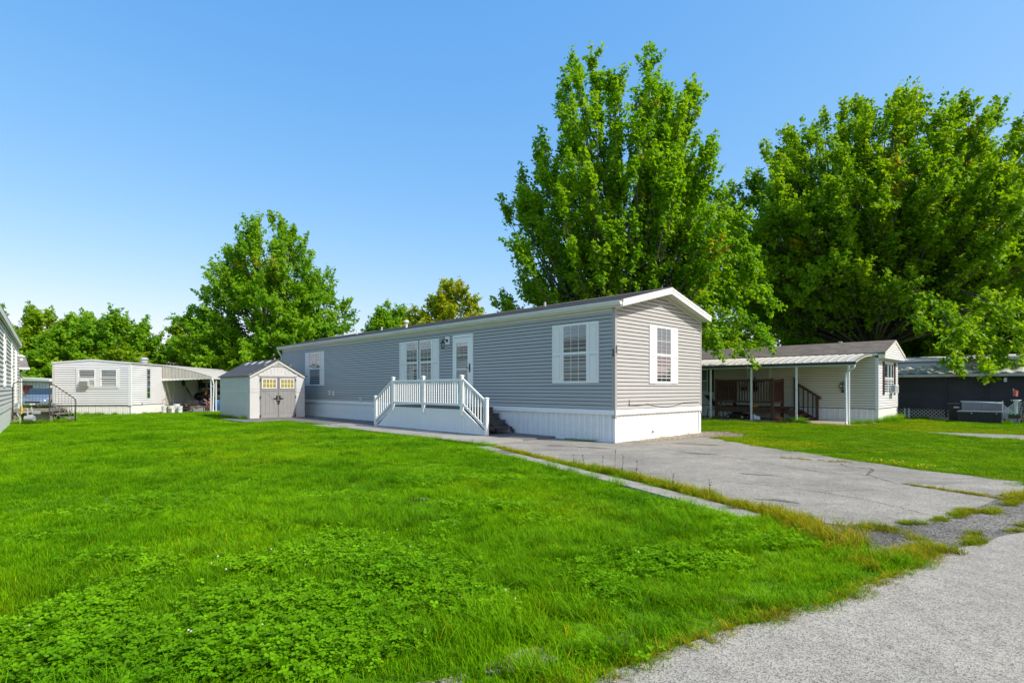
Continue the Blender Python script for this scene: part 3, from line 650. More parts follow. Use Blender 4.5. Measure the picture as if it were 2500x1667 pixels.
# stairs: treads, risers, stringers, moulded diamond brackets
for s, (xa, xb) in ((1, (XR, XE)), (-1, (XL, XW))):
    st = MB()
    for yy in (FY + 0.05, -0.64, -0.10):
        st.beam((xa, yy, FL - 0.22), (xb - s * 0.10, yy, PB + 0.05), 0.035, 0.10)
    stair = st.build('stair', 'dark_deck', deck)
    rise = (FL - PB) / 4
    for k in range(1, 4):
        zt = FL - k * rise; x0 = xa + s * ((k - 1) * 0.285 - 0.0); x1 = xa + s * (k * 0.285 + 0.04)
        MB().box(min(x0, x1), max(x0, x1), FY + 0.03, -0.04, zt - 0.035, zt).build('tread', 'dark_deck', stair, bevel=0.008)
        xr = xa + s * (k * 0.285)
        MB().box(xr - 0.012, xr + 0.012, FY + 0.16, -0.06, zt - rise + 0.005, zt - 0.036).build('riser', 'dark_deck', stair) if k < 3 else None
        for yy in (FY + 0.09, -0.62, -0.14):
            MB().prism([(x1 - s * 0.03, zt - 0.036), (x1 - s * 0.03, zt - 0.15), (x1 + s * 0.0 - s * 0.20, zt - 0.036)], 'y', yy - 0.015, yy + 0.015).build('bracket', 'outlet_gray', stair)
# posts with caps
def post(x, y, z0, z1, nm='post'):
    p = MB().box(x - 0.045, x + 0.045, y - 0.045, y + 0.045, z0, z1).build(nm, 'white_vinyl', deck, bevel=0.005)
    MB().add([(x + a * 0.058, y + b * 0.058, z1) for a, b in ((-1, -1), (1, -1), (1, 1), (-1, 1))] + [(x + a * 0.058, y + b * 0.058, z1 + 0.02) for a, b in ((-1, -1), (1, -1), (1, 1), (-1, 1))] + [(x, y, z1 + 0.05)],
             [(3, 2, 1, 0), (0, 1, 5, 4), (1, 2, 6, 5), (2, 3, 7, 6), (3, 0, 4, 7), (4, 5, 8), (5, 6, 8), (6, 7, 8), (7, 4, 8)]).build('post_cap', 'white_vinyl', p)
FP = FY - 0.03
for x, lo in ((XL, FL - 0.19), (XM, FL - 0.22), (XR, FL - 0.24)): post(x, FP, lo, 1.765)
post(XE, FP, PB, 1.10); post(XW, FP, PB, 1.10)
BALU = MB().box(-0.014, 0.014, -0.014, 0.014, 0.0, 0.74).mesh('baluster')
BALT = MB().box(-0.019, 0.019, -0.019, 0.019, 0.0, 0.66).mesh('baluster')
RL, RU = FL + 0.085, 1.69
for xa, xb in ((XL, XM), (XM, XR)):
    a, b = xa + 0.053, xb - 0.053
    MB().box(a, b, FP - 0.026, FP + 0.026, RU - 0.075, RU).build('top_rail', 'white_vinyl', deck, bevel=0.006)
    MB().box(a, b, FP - 0.024, FP + 0.024, RL - 0.03, RL + 0.045).build('bottom_rail', 'white_vinyl', deck, bevel=0.005)
    k = 15 if xa == XL else 16
    for i in range(k):
        link('baluster', BALU, 'white_vinyl', deck, loc=(a + (b - a) * (i + 0.5) / k, FP, RL + 0.02))
for xa, xb in ((XR, XE), (XL, XW)):
    s = 1 if xb > xa else -1; a, b = xa + s * 0.05, xb - s * 0.05
    z0u, z1u = RU - 0.02, 1.03; z0l, z1l = RL + 0.02, PB + 0.20
    MB().beam((a, FP, z0u), (b, FP, z1u), 0.05, 0.06).build('stair_rail', 'white_vinyl', deck)
    MB().beam((a, FP, z0l), (b, FP, z1l), 0.05, 0.06).build('stair_rail', 'white_vinyl', deck)
    for i in range(8):
        t = (i + 0.6) / 8.3; x = a + (b - a) * t; zl = z0l + (z1l - z0l) * t; zu = z0u + (z1u - z0u) * t
        MB().box(x - 0.014, x + 0.014, FP - 0.014, FP + 0.014, zl, zu).build('baluster', 'white_vinyl', deck)
# rear (house side) stair rail of the right-hand stair and side rail posts
for x in (XR, XE): post(x, -0.13, FL if x == XR else PB, 1.70 if x == XR else 1.05) if False else None

# ---------------------------------------------------------------- resin shed
SX, SY, SW, SD, SE, SP, SB = -16.97, -3.20, 2.45, 4.1, 1.93, 2.66, 0.055
shed = thing('garden_shed', 'cream resin garden shed with taupe double doors and dark shingle roof', 'shed', home_pt(SX, SY, SB), TH)
DY0, DY1, DH = 0.44, 2.01, 1.88
# front wall: cream jamb panels, gable, raised trim
front = MB().prism([(0, 0), (SW, 0), (SW, SE), (SW / 2, SP - 0.02), (0, SE)], 'x', -0.06, 0.0).build('front_wall', 'shed_cream', shed)
for (y0, y1) in ((0.0, DY0 - 0.03), (DY1 + 0.03, SW)):
    box('jamb_panel', 'shed_cream', front, 0.0, 0.022, y0 + 0.003, y1 - 0.003, 0.02, 1.16, bevel=0.006)
    box('jamb_panel', 'shed_cream', front, 0.0, 0.022, y0 + 0.003, y1 - 0.003, 1.30, SE - 0.08, bevel=0.006)
    box('cross_rail', 'shed_cream', front, 0.0, 0.034, y0 + 0.003, y1 - 0.003, 1.17, 1.29, bevel=0.006)
box('header_rail', 'shed_cream', front, 0.0, 0.036, 0.36, SW - 0.36, DH + 0.01, DH + 0.10, bevel=0.006)
m = MB(); arc = [(SW / 2 + 0.24 * math.cos(a), DH + 0.07 + 0.11 * math.sin(a)) for a in np.linspace(0, math.pi, 12)]
m.prism(arc, 'x', 0.0, 0.035).build('arch_keystone', 'shed_cream', front)
k = 10                                    # gable boards
for i in range(k):
    y0 = 0.42 + (SW - 0.84) * i / k; y1 = 0.42 + (SW - 0.84) * (i + 1) / k - 0.008
    tp = lambda y: min(SE + (SP - SE) * (1 - abs(y - SW / 2) / (SW / 2)) - 0.20, 2.30)
    if min(tp(y0), tp(y1)) > DH + 0.12:
        MB().add([(x, y, z) for x in (0.0, 0.016) for y, z in ((y0, DH + 0.11), (y1, DH + 0.11), (y1, tp(y1)), (y0, tp(y0)))], [(0, 1, 2, 3), (7, 6, 5, 4), (0, 4, 5, 1), (1, 5, 6, 2), (2, 6, 7, 3), (3, 7, 4, 0)]).build('gable_board', 'shed_cream', front)
for s in (0, 1):
    Mm = lambda y: SW - y if s else y
    MB().beam((0.03, Mm(-0.03), SE - 0.06), (0.03, SW / 2, SP - 0.075), 0.07, 0.13).build('rake_trim', 'shed_cream', front)
    br = [(0.040, Mm(0.52 + 0.42 * math.sin(a)), DH + 0.12 + 0.42 * (math.cos(a))) for a in np.linspace(0.25, 1.5, 8)]
    MB().path([(0.016, p[1], p[2]) for p in br], 0.012, 5).build('curved_brace', 'shed_cream', front)
MB().prism([(SW / 2 - 0.27, 2.33), (SW / 2 + 0.27, 2.33), (SW / 2, 2.50)], 'x', 0.0, 0.04).build('vent_surround', 'shed_cream', front)
MB().prism([(SW / 2 - 0.19, 2.355), (SW / 2 + 0.19, 2.355), (SW / 2, 2.465)], 'x', 0.02, 0.043).build('vent_louvre', 'shed_taupe', front)
# doors
for s in (0, 1):
    y0, y1 = (DY0, SW / 2 - 0.008) if s == 0 else (SW / 2 + 0.008, DY1)
    dr = box('door', 'shed_taupe', shed, 0.0, 0.030, y0, y1, 0.0, DH)
    w = y1 - y0; nbd = 4
    for i in range(nbd):
        a = y0 + 0.05 + (w - 0.10) * i / nbd; box('door_board', 'shed_taupe', dr, 0.030, 0.040, a + 0.003, a + (w - 0.10) / nbd - 0.003, 0.22, 1.22)
    for (a, b, c, d) in ((y0, y0 + 0.05, 0, DH), (y1 - 0.05, y1, 0, DH), (y0 + 0.05, y1 - 0.05, 0.02, 0.20), (y0 + 0.05, y1 - 0.05, 1.24, 1.30), (y0 + 0.05, y1 - 0.05, DH - 0.10, DH)):
        box('door_rail', 'shed_taupe', dr, 0.030, 0.046, a + 0.002, b - 0.002, c + 0.001, d - 0.001, bevel=0.004)
    Mm = (lambda t: y0 + 0.08 + (w - 0.16) * t) if s == 0 else (lambda t: y1 - 0.08 - (w - 0.16) * t)
    MB().path([(0.040, Mm(math.sin(a) ** 1.0 * 0.95), 0.20 + 1.0 * math.cos(a)) for a in np.linspace(0.05, 1.5, 12)], 0.011, 5).build('curved_brace', 'shed_taupe', dr)
    wf = MB(); a, b, c, d = y0 + 0.07, y1 - 0.07, 1.34, 1.78; t = 0.035
    wf.box(0.040, 0.058, a, a + t, c, d); wf.box(0.040, 0.058, b - t, b, c, d); wf.box(0.040, 0.058, a + t, b - t, c, c + t); wf.box(0.040, 0.058, a + t, b - t, d - t, d)
    for i in range(1, 4): yy = a + t + (b - a - 2 * t) * i / 4; wf.box(0.040, 0.056, yy - 0.010, yy + 0.010, c + t, d - t)
    zz = (c + d) / 2; wf.box(0.040, 0.0555, a + t, b - t, zz - 0.010, zz + 0.010)
    wfo = wf.build('door_window', 'white_vinyl', dr)
    for i in range(4):
        for j in range(2):
            ya = a + t + (b - a - 2 * t) * i / 4; za = c + t + (d - c - 2 * t) * j / 2
            box('window_pane', 'yellow_pane', dr, 0.031, 0.044, ya + 0.010, ya + (b - a - 2 * t) / 4 - 0.010, za + 0.010, za + (d - c - 2 * t) / 2 - 0.010)
    yh = y1 - 0.055 if s == 0 else y0 + 0.055; sg = -1 if s == 0 else 1
    h = MB().box(0.046, 0.062, yh - 0.03, yh + 0.03, 0.84, 1.03); h.box(0.062, 0.085, min(yh, yh + sg * 0.15), max(yh, yh + sg * 0.15), 0.885, 0.915); h.build('handle', 'black_metal', dr)
    for zz in (0.12, 0.95, 1.72):
        yy = y0 if s == 0 else y1; box('hinge', 'black_metal', dr, 0.028, 0.052, yy - 0.018, yy + 0.018, zz - 0.06, zz + 0.06)
m = MB().box(0.05, 0.07, SW / 2 - 0.09, SW / 2 + 0.08, 0.765, 0.80); m.path([(0.075, SW / 2 - 0.02 + 0.0, 0.77), (0.085, SW / 2 - 0.02, 0.73), (0.085, SW / 2 + 0.03, 0.73), (0.075, SW / 2 + 0.03, 0.77)], 0.006, 5); m.box(0.065, 0.095, SW / 2 - 0.035, SW / 2 + 0.045, 0.67, 0.735); m.build('padlock', 'black_metal', shed)
# side and rear walls of ribbed panels
side = box('side_wall', 'shed_side', shed, -SD, -0.06, 0.01, 0.05, 0.0, SE)
me = None
for i in range(20):
    w = (SD - 0.06) / 20; mm = MB().prism([(0, 0.01), (0.02, 0.01), (0.035, -0.016), (w - 0.055, -0.016), (w - 0.04, 0.01), (w, 0.01), (w, 0.02), (0, 0.02)], 'z', 0.01, SE - 0.03)
    if i == 0: me = mm.mesh('side_panel')
    link('side_panel', me, 'shed_side', side, loc=(-SD + i * w, 0, 0))
box('girt', 'shed_side', side, -SD, -0.06, -0.012, 0.01, 1.17, 1.22)
box('far_side_wall', 'shed_side', shed, -SD, -0.06, SW - 0.05, SW, 0.0, SE)
MB().prism([(0, 0), (SW, 0), (SW, SE), (SW / 2, SP - 0.02), (0, SE)], 'x', -SD, -SD + 0.05).build('rear_wall', 'shed_cream', shed)
sr = MB().prism([(-0.08, SE - 0.035), (SW / 2, SP), (SW + 0.08, SE - 0.035), (SW + 0.08, SE - 0.06), (SW / 2, SP - 0.03), (-0.08, SE - 0.06)], 'x', -SD - 0.06, 0.09).build('roof', 'shed_roof', shed)
ss = (SP - SE + 0.035) / (SW / 2 + 0.08)
for s in (0, 1):
    for k in range(8):
        y0 = -0.10 + k * (SW / 2 + 0.08) / 8; y1 = -0.08 + (k + 1.15) * (SW / 2 + 0.08) / 8; y1 = min(y1, SW / 2)
        za, zb = SE - 0.035 + ss * (y0 + 0.08), SE - 0.035 + ss * (y1 + 0.08)
        c = [(y0, za + 0.002), (y0, za + 0.026), (y1, zb + 0.008), (y1, zb + 0.002)]
        MB().prism([((SW - y) if s else y, z) for y, z in c], 'x', -SD - 0.07, 0.10).build('shingle_course', 'shed_roof', sr)
for i in range(4):                        # translucent skylight strips near the ridge
    xx = -0.62 - i * 0.92; y0, y1 = SW / 2 - 0.32, SW / 2 - 0.10
    za, zb = SE - 0.035 + ss * (y0 + 0.08) + 0.030, SE - 0.035 + ss * (y1 + 0.08) + 0.030
    MB().add([(xx - 0.09, y0, za), (xx + 0.09, y0, za), (xx + 0.09, y1, zb), (xx - 0.09, y1, zb), (xx - 0.09, y0, za - 0.03), (xx + 0.09, y0, za - 0.03), (xx + 0.09, y1, zb - 0.03), (xx - 0.09, y1, zb - 0.03)],
             [(0, 1, 2, 3), (7, 6, 5, 4), (0, 4, 5, 1), (1, 5, 6, 2), (2, 6, 7, 3), (3, 7, 4, 0)]).build('skylight', 'white_vinyl', sr)
# ---------------------------------------------------------------- cream trailer on the right, with patio awning
RXo, RYo = 14.91, 22.26
rt = thing('cream_trailer', 'cream lap-sided trailer with brown shingle roof behind the brown wooden deck', 'mobile home', (RXo, RYo, 0), TH)
def rpt(x, y, z=0.0): return (RXo + x * EX[0] + y * EY[0], RYo + x * EX[1] + y * EY[1], z)
TL, TW = 15.0, 3.45
lw = box('long_wall', 'lap_shadow', rt, -TL, 0, 0, 0.06, 0.56, 2.80)
ew = box('end_wall', 'lap_shadow', rt, -0.06, -0.001, 0.0, TW, 0.56, 2.80)
box('rear_wall', 'trailer_cream', rt, -TL, 0, TW - 0.06, TW, 0, 2.8); box('far_end_wall', 'trailer_cream', rt, -TL, -TL + 0.06, 0, TW, 0, 2.8)
PHR = 0.104; me = plank_mesh('rt_long', TL - 0.1, PHR, 0.028, 0.008)
for i in range(21): link('siding_plank', me, 'trailer_cream', lw, loc=(-0.09, 0, 0.57 + i * PHR))
me = plank_mesh('rt_end', TW - 0.16, PHR, 0.028, 0.008, 'y')
for i in range(20): link('siding_plank', me, 'trailer_white', ew, loc=(0, 0.08, 0.57 + i * PHR))
for (a, b, c, d) in ((-0.09, 0.024, -0.024, 0.08), (-0.05, 0.022, TW - 0.08, TW + 0.02)): box('corner_post', 'trailer_white', rt, a, b, c, d, 0.52, 2.66)
sk = box('skirting', 'outlet_gray', rt, -TL, -0.02, 0.03, 0.05, 0, 0.55)
me = rib_panel('rt_skirt', 0.40, 0.02, 0.55, 'x', 2, 0.012)
for i in range(36): link('skirting_panel', me, 'white_skirt', sk, loc=(-0.04 - (i + 1) * 0.40, 0.028, 0))
for i in range(3): box('skirting_panel', 'white_skirt', sk, -0.05, 0.012, 0.02 + i * 1.14, 1.14 + i * 1.14, 0.0, 0.55)
# roof with boxed gable overhang
OV = 0.26
rf = MB().prism([(-0.14, 2.86), (TW / 2, 3.46), (TW + 0.14, 2.86), (TW + 0.14, 2.80), (TW / 2, 3.40), (-0.14, 2.80)], 'x', -TL - 0.1, OV + 0.02).build('roof', 'shingle_brown', rt)
for k in range(9):
    y0 = -0.16 + k * (TW / 2 + 0.14) / 9; y1 = min(TW / 2, y0 + 0.24); g = 0.6 / (TW / 2 + 0.14)
    z0, z1 = 2.86 + (y0 + 0.14) * g, 2.86 + (y1 + 0.14) * g
    MB().prism([(y0, z0 - 0.004), (y0, z0 + 0.014), (y1, z1 + 0.004), (y1, z1 - 0.004)], 'x', -TL - 0.11, OV + 0.03).build('shingle_course', 'shingle_brown', rf)
for k in range(5): box('roof_flashing', 'outlet_gray', rf, -1.9 - k * 3.1, -1.75 - k * 3.1, TW / 2 - 0.06, TW / 2 + 0.06, 3.45, 3.52, bevel=0.02)
gb = MB().prism([(-0.06, 2.62), (TW + 0.06, 2.62), (TW + 0.10, 2.80), (TW / 2, 3.40), (-0.10, 2.80)], 'x', 0.028, OV - 0.012).build('gable_box', 'trailer_white', rt)
for i in range(7):
    z0 = 2.63 + i * 0.104; z1 = z0 + 0.102; e = lambda z: max(-0.05, -0.10 + (z - 2.80) / 0.6 * (TW / 2 + 0.10)) if z > 2.80 else -0.05
    if z1 > 3.36: break
    a0, a1 = e(z0), e(z1); b0, b1 = TW - a0, TW - a1; X = OV - 0.012
    MB().add([(X, a0, z0), (X + 0.018, a0, z0), (X + 0.004, a1, z1), (X, a1, z1), (X, b0, z0), (X + 0.018, b0, z0), (X + 0.004, b1, z1), (X, b1, z1)], [(0, 1, 2, 3), (7, 6, 5, 4), (1, 5, 6, 2), (0, 4, 5, 1), (3, 2, 6, 7), (0, 3, 7, 4)]).build('gable_plank', 'trailer_white', gb)
for s in (0, 1):
    Mm = (lambda y: TW - y) if s else (lambda y: y)
    MB().beam((OV + 0.01, Mm(-0.13), 2.80), (OV + 0.01, TW / 2, 3.41), 0.03, 0.10).build('rake_board', 'trailer_cream', gb)
box('eave_fascia', 'gutter_white', rt, -TL, 0.02, -0.15, -0.13, 2.74, 2.83); box('eave_soffit', 'soffit_cream', rt, -TL, 0.0, -0.13, -0.02, 2.74, 2.76)
# long-wall openings
window(rt, to_long, -8.2, -7.25, 1.22, 2.35, glass='glass', blinds='half', grid=(1, 1))
box('shutter', 'dark_shutter', rt, -7.235, -6.95, -0.04, -0.021, 1.22, 2.40)
dw = box('door', 'cream_shade', rt, -5.23, -4.28, -0.05, -0.021, 0.62, 2.42)
box('door_frame', 'trailer_white', dw, -5.30, -5.23, -0.06, -0.021, 0.6, 2.48); box('door_frame', 'trailer_white', dw, -4.28, -4.21, -0.06, -0.021, 0.6, 2.48)
box('door_glass', 'glass_dark', dw, -5.05, -4.48, -0.058, -0.051, 1.25, 1.95); box('dark_shade', 'dark_room', dw, -5.05, -4.48, -0.0505, -0.0502, 1.25, 1.95)
# end window: three-lite with dark shutters
window(rt, to_end, 0.95, 2.60, 1.18, 2.48, fr=0.05, grid=(3, 1), blinds=False, glass='glass_dark')
for y in (1.52, 2.06): box('mullion', 'white_vinyl', rt, 0.0, 0.05, y - 0.025, y + 0.025, 1.22, 2.44)
for a in (0.66, 2.64): box('shutter', 'maroon_shutter', rt, 0.021, 0.05, a, a + 0.26, 1.14, 2.52)
# window air conditioner (sits in the window: own thing)
ac = thing('window_air_conditioner', 'white boxy air conditioner in the end window of the cream trailer', 'air conditioner', rpt(0.03, 2.15, 1.2), TH)
box('case', 'white_metal', ac, -0.02, 0.22, -0.27, 0.27, 0.0, 0.36, bevel=0.015)
for i in range(8): box('grille_slat', 'outlet_gray', ac, 0.222, 0.230, -0.24, 0.24, 0.04 + i * 0.036, 0.058 + i * 0.036)
for i in range(6): box('side_louvre', 'dark_room', ac, 0.06, 0.19, -0.275, -0.2701, 0.06 + i * 0.045, 0.08 + i * 0.045)
# metal patio awning: curved ribbed panels
aw = bpy.data.objects.new('patio_awning', None); COL.objects.link(aw); aw.location = rpt(0, 0, 0); aw.rotation_euler = (0, 0, TH)
tag(aw, 'curved pale metal patio awning on white posts over the brown deck', 'awning')
AX0, AX1 = -11.0, -0.16
arc = [(-0.02, 2.80), (-0.5, 2.775), (-1.0, 2.73), (-1.5, 2.665), (-2.0, 2.575), (-2.4, 2.48), (-2.62, 2.42)]
PWA = 0.305; mm = MB()
for (y0, z0), (y1, z1) in zip(arc, arc[1:]):
    mm.add([(0.02, y0, z0), (PWA - 0.02, y0, z0), (PWA - 0.02, y1, z1), (0.02, y1, z1)], [(0, 1, 2, 3)])
    for (a, b) in ((0.0, 0.02), (PWA - 0.02, PWA)):
        mm.add([(a, y0, z0 + (0.035 if a == 0 else 0.0)), (b, y0, z0 + (0.0 if a == 0 else 0.035)), (b, y1, z1 + (0.0 if a == 0 else 0.035)), (a, y1, z1 + (0.035 if a == 0 else 0.0))], [(0, 1, 2, 3)])
me = mm.mesh('awning_panel')
for i in range(int((AX1 - AX0) / PWA)):
    o = link('awning_panel', me, 'awning_metal', aw, loc=(AX1 - (i + 1) * PWA, 0, 0))
MB().prism([(-2.60, 2.40), (-2.60, 2.30), (-2.68, 2.30), (-2.70, 2.41), (-2.69, 2.41), (-2.67, 2.31), (-2.61, 2.31), (-2.61, 2.40)], 'x', AX0, AX1 + 0.02).build('gutter', 'iron_gray', aw)
MB().prism([(-2.58, 2.27), (-2.66, 2.27), (-2.66, 2.302), (-2.58, 2.302)], 'x', AX0, AX1).build('beam', 'white_metal', aw)
side_poly = [(y, z - 0.02) for y, z in arc] + [(y, z - 0.07) for y, z in arc[::-1]]
MB().prism(side_poly, 'x', AX1 - 0.01, AX1 + 0.012).build('edge_trim', 'awning_metal', aw)
for x in (-5.9, -4.08, -2.27, -0.41, -7.7):
    p = MB().box(x - 0.035, x + 0.035, -2.545, -2.475, 0.03, 2.30).build('post', 'white_metal', aw, bevel=0.008)
    box('base_plate', 'white_metal', p, x - 0.07, x + 0.07, -2.58, -2.44, 0.03, 0.045)
MB().path([(-0.18, -2.64, 2.32), (-0.20, -2.62, 2.20), (-0.36, -2.60, 2.08), (-0.48, -2.59, 1.98), (-0.49, -2.59, 1.7), (-0.47, -2.59, 0.18), (-0.45, -2.66, 0.06), (-0.40, -2.80, 0.03)], 0.042, 8).build('downspout', 'gutter_white', aw, smooth=True)
# wrought wall ornament
orn = thing('wall_ornament', 'small dark iron ornament hanging on the cream siding by the awning end post', 'ornament', rpt(-1.26, -0.03, 1.2), TH)
m = MB(); m.path([(0, 0, 0.48), (0, -0.01, 0.05)], 0.012, 5)
for z, w in ((0.42, 0.10), (0.30, 0.16), (0.18, 0.11), (0.06, 0.05)):
    m.path([(w * math.cos(a), -0.012, z + w * 0.55 * math.sin(a)) for a in np.linspace(0, 2 * math.pi, 11)], 0.013, 5)
m.build('scrollwork', 'black_metal', orn)
# ---------------------------------------------------------------- brown wooden deck
bd = thing('wooden_deck', 'dark brown wooden deck with slatted railing and steps under the patio awning', 'deck', rpt(0, 0, 0.03), TH)
BX0, BX1, BY0, BY1, BF = -5.86, -3.40, -2.02, -0.12, 0.55
for x, y, z1 in ((BX0, BY0, 1.80), (BX1, BY0, 1.80), (BX1, BY0 + 1.15, 1.80), (BX0, BY1, 1.80)): box('post', 'brown_wood', bd, x - 0.055, x + 0.055, y - 0.055, y + 0.055, 0.0, z1)
box('front_joist', 'brown_wood', bd, BX0, BX1, BY0 - 0.025, BY0 + 0.025, 0.33, 0.52); box('side_joist', 'brown_wood', bd, BX1 - 0.02, BX1 + 0.03, BY0, BY1, 0.33, 0.52); box('side_joist', 'brown_wood', bd, BX0 - 0.02, BX0 + 0.02, BY0, BY1, 0.33, 0.52)
for i in range(13):
    y0 = BY0 + (BY1 - BY0) * i / 13; box('deck_board', 'brown_wood', bd, BX0 - 0.03, BX1 + 0.30, y0 + 0.004, y0 + 0.14, 0.525, 0.55)
box('top_rail', 'brown_wood', bd, BX0, BX1, BY0 - 0.05, BY0 + 0.05, 1.68, 1.78); box('bottom_rail', 'brown_wood', bd, BX0, BX1, BY0 - 0.03, BY0 + 0.03, 0.74, 0.82)
box('top_rail', 'brown_wood', bd, BX1 - 0.045, BX1 + 0.045, BY0, BY0 + 1.15, 1.68, 1.775); box('bottom_rail', 'brown_wood', bd, BX1 - 0.03, BX1 + 0.03, BY0, BY0 + 1.15, 0.74, 0.82)
box('top_rail', 'brown_wood', bd, BX0 - 0.045, BX0 + 0.045, BY0, BY1, 1.68, 1.775)
bme = MB().box(-0.02, 0.02, -0.02, 0.02, 0.82, 1.69).mesh('baluster')
for i in range(20): link('baluster', bme, 'brown_wood', bd, loc=(BX0 + 0.11 + (BX1 - BX0 - 0.22) * i / 19, BY0, 0))
for i in range(10): link('baluster', bme, 'brown_wood', bd, loc=(BX1, BY0 + 0.11 + 0.93 * i / 9, 0))
for i in range(14): link('baluster', bme, 'brown_wood', bd, loc=(BX0, BY0 + 0.13 + 1.6 * i / 13, 0))
# steps going down to the right, at the back half of the deck's right side
SX0, SX1 = BX1 + 0.30, BX1 + 1.18
for yy in (BY0 + 0.62, BY1 - 0.02):
    MB().prism([(SX0, 0.55), (SX1, 0.06), (SX1, 0.0), (SX1 - 0.28, 0.0), (SX0, 0.30)], 'y', yy - 0.02, yy + 0.02).build('stringer', 'brown_wood', bd)
for k in range(3): box('tread', 'brown_wood', bd, SX0 + 0.03 + 0.27 * k, SX0 + 0.31 + 0.27 * k, BY0 + 0.64, BY1 - 0.04, 0.37 - 0.145 * k, 0.405 - 0.145 * k)
box('newel', 'brown_wood', bd, SX0 - 0.05, SX0 + 0.05, BY1 - 0.07, BY1 + 0.03, 0.0, 1.80); box('newel_cap', 'brown_wood', bd, SX0 - 0.08, SX0 + 0.08, BY1 - 0.10, BY1 + 0.06, 1.80, 1.84)
box('newel', 'brown_wood', bd, SX1 - 0.05, SX1 + 0.05, BY1 - 0.07, BY1 + 0.03, 0.0, 1.05)
MB().beam((SX0, BY1 - 0.02, 1.62), (SX1 + 0.16, BY1 - 0.02, 0.93), 0.06, 0.09).build('hand_rail', 'brown_wood', bd)
for i in range(4):
    t = (i + 0.7) / 4.6; x = SX0 + (SX1 - SX0) * t; box('baluster', 'brown_wood', bd, x - 0.02, x + 0.02, BY1 - 0.04, BY1, 0.5 - 0.40 * t, 1.6 - 0.6 * t)
# things on and under the deck
def mower(name, label, loc, rz, mat='black_plastic'):
    t = thing(name, label, 'lawn mower', loc, rz)
    MB().prism([(-0.34, 0.10), (0.34, 0.10), (0.36, 0.16), (0.30, 0.24), (-0.30, 0.24), (-0.36, 0.17)], 'y', -0.25, 0.25).build('mower_deck', mat, t, bevel=0.03)
    MB().lathe([(0.16, 0.24), (0.17, 0.30), (0.15, 0.38), (0.10, 0.43), (0.03, 0.45)], (0.03, 0, 0), 14).build('engine', mat, t, smooth=True)
    MB().lathe([(0.05, 0.45), (0.05, 0.48), (0.02, 0.49)], (0.03, 0, 0), 10).build('starter_cap', 'chrome', t)
    for x in (-0.32, 0.32):
        for y in (-0.28, 0.28):
            w = MB().tube((x, y - 0.025, 0.10), (x, y + 0.025, 0.10), 0.10, n=16).build('wheel', 'rubber', t); MB().tube((x, y - 0.03, 0.10), (x, y + 0.03, 0.10), 0.055, n=12).build('hub', 'chrome', w)
    MB().path([(-0.30, -0.22, 0.20), (-0.62, -0.22, 0.62), (-0.88, -0.22, 0.98), (-0.92, -0.12, 1.03), (-0.92, 0.12, 1.03), (-0.88, 0.22, 0.98), (-0.62, 0.22, 0.62), (-0.30, 0.22, 0.20)], 0.014, 6).build('handle', 'black_metal', t)
    return t
mower('push_mower', 'black push mower parked under the brown wooden deck', rpt(-5.0, -1.72, 0.03), TH)
pb = thing('plastic_bag', 'crumpled white plastic bag on the patio before the brown deck', 'bag', rpt(-3.95, -2.30, 0.03), 0)
m = MB(); r = random.Random(5); prof = []
bmx = bmesh.new(); bmesh.ops.create_icosphere(bmx, subdivisions=3, radius=0.11)
for v in bmx.verts:
    k = 1 + 0.35 * math.sin(9 * v.co.x * 6 + 3) * math.cos(8 * v.co.y * 6) + r.uniform(-.12, .12); v.co = Vector((v.co.x * k * 1.25, v.co.y * k, max(0.0, v.co.z * k * 0.8 + 0.10) + (0.10 if v.co.x < -0.07 and v.co.z > 0.05 else 0)))
meb = bpy.data.meshes.new('bag_body'); bmx.to_mesh(meb); bmx.free(); link('bag_body', meb, 'bag_white', pb)
bw = thing('clay_bowl', 'low orange clay plant bowl on the patio', 'bowl', rpt(-3.05, -2.30, 0.03), 0)
MB().lathe([(0.085, 0), (0.10, 0.02), (0.15, 0.13), (0.165, 0.135), (0.165, 0.155), (0.14, 0.155), (0.09, 0.03)], (0, 0, 0), 18).build('bowl_body', 'terracotta', bw, smooth=True)
sg = thing('deck_sign', 'white board with dark dots standing behind the brown deck railing', 'sign', rpt(-5.30, -0.40, 0.58), TH)
box('board', 'white_metal', sg, -0.30, 0.30, -0.02, 0.0, 0.05, 0.66); box('base', 'black_plastic', sg, -0.42, 0.38, -0.12, 0.05, 0.0, 0.05)
for i in range(6): MB().tube((-0.22, -0.021, 0.13 + i * 0.085), (-0.22, -0.026, 0.13 + i * 0.085), 0.022, n=8).build('dot', 'black_plastic', sg)
for i in range(3): MB().tube((0.15, -0.021, 0.13 + i * 0.085), (0.15, -0.026, 0.13 + i * 0.085), 0.022, n=8).build('dot', 'black_plastic', sg)
hp = thing('hanging_basket', 'dark hanging plant basket behind the brown deck railing', 'basket', rpt(-5.15, -0.75, 1.30), 0)
MB().lathe([(0.05, 0), (0.13, 0.06), (0.16, 0.17), (0.14, 0.17), (0.04, 0.03)], (0, 0, 0), 14).build('basket', 'black_plastic', hp)
m = MB(); r = random.Random(2)
for i in range(60):
    a = r.uniform(0, 6.28); e = r.uniform(0.1, 0.3); c = Vector((math.cos(a) * e * 0.7, math.sin(a) * e * 0.7, 0.2 + r.uniform(-0.02, 0.14))); d_ = Vector((math.cos(a), math.sin(a), r.uniform(-.5, .5))) * 0.06; s_ = Vector((-math.sin(a), math.cos(a), 0)) * 0.025
    m.add([c, c + d_ * .5 + s_, c + d_, c + d_ * .5 - s_], [(0, 1, 2, 3)])
m.build('foliage', 'black_plastic', hp)
tb = thing('toolbox', 'small yellow box lying on the brown deck floor', 'box', rpt(-4.35, -1.60, 0.58), TH)
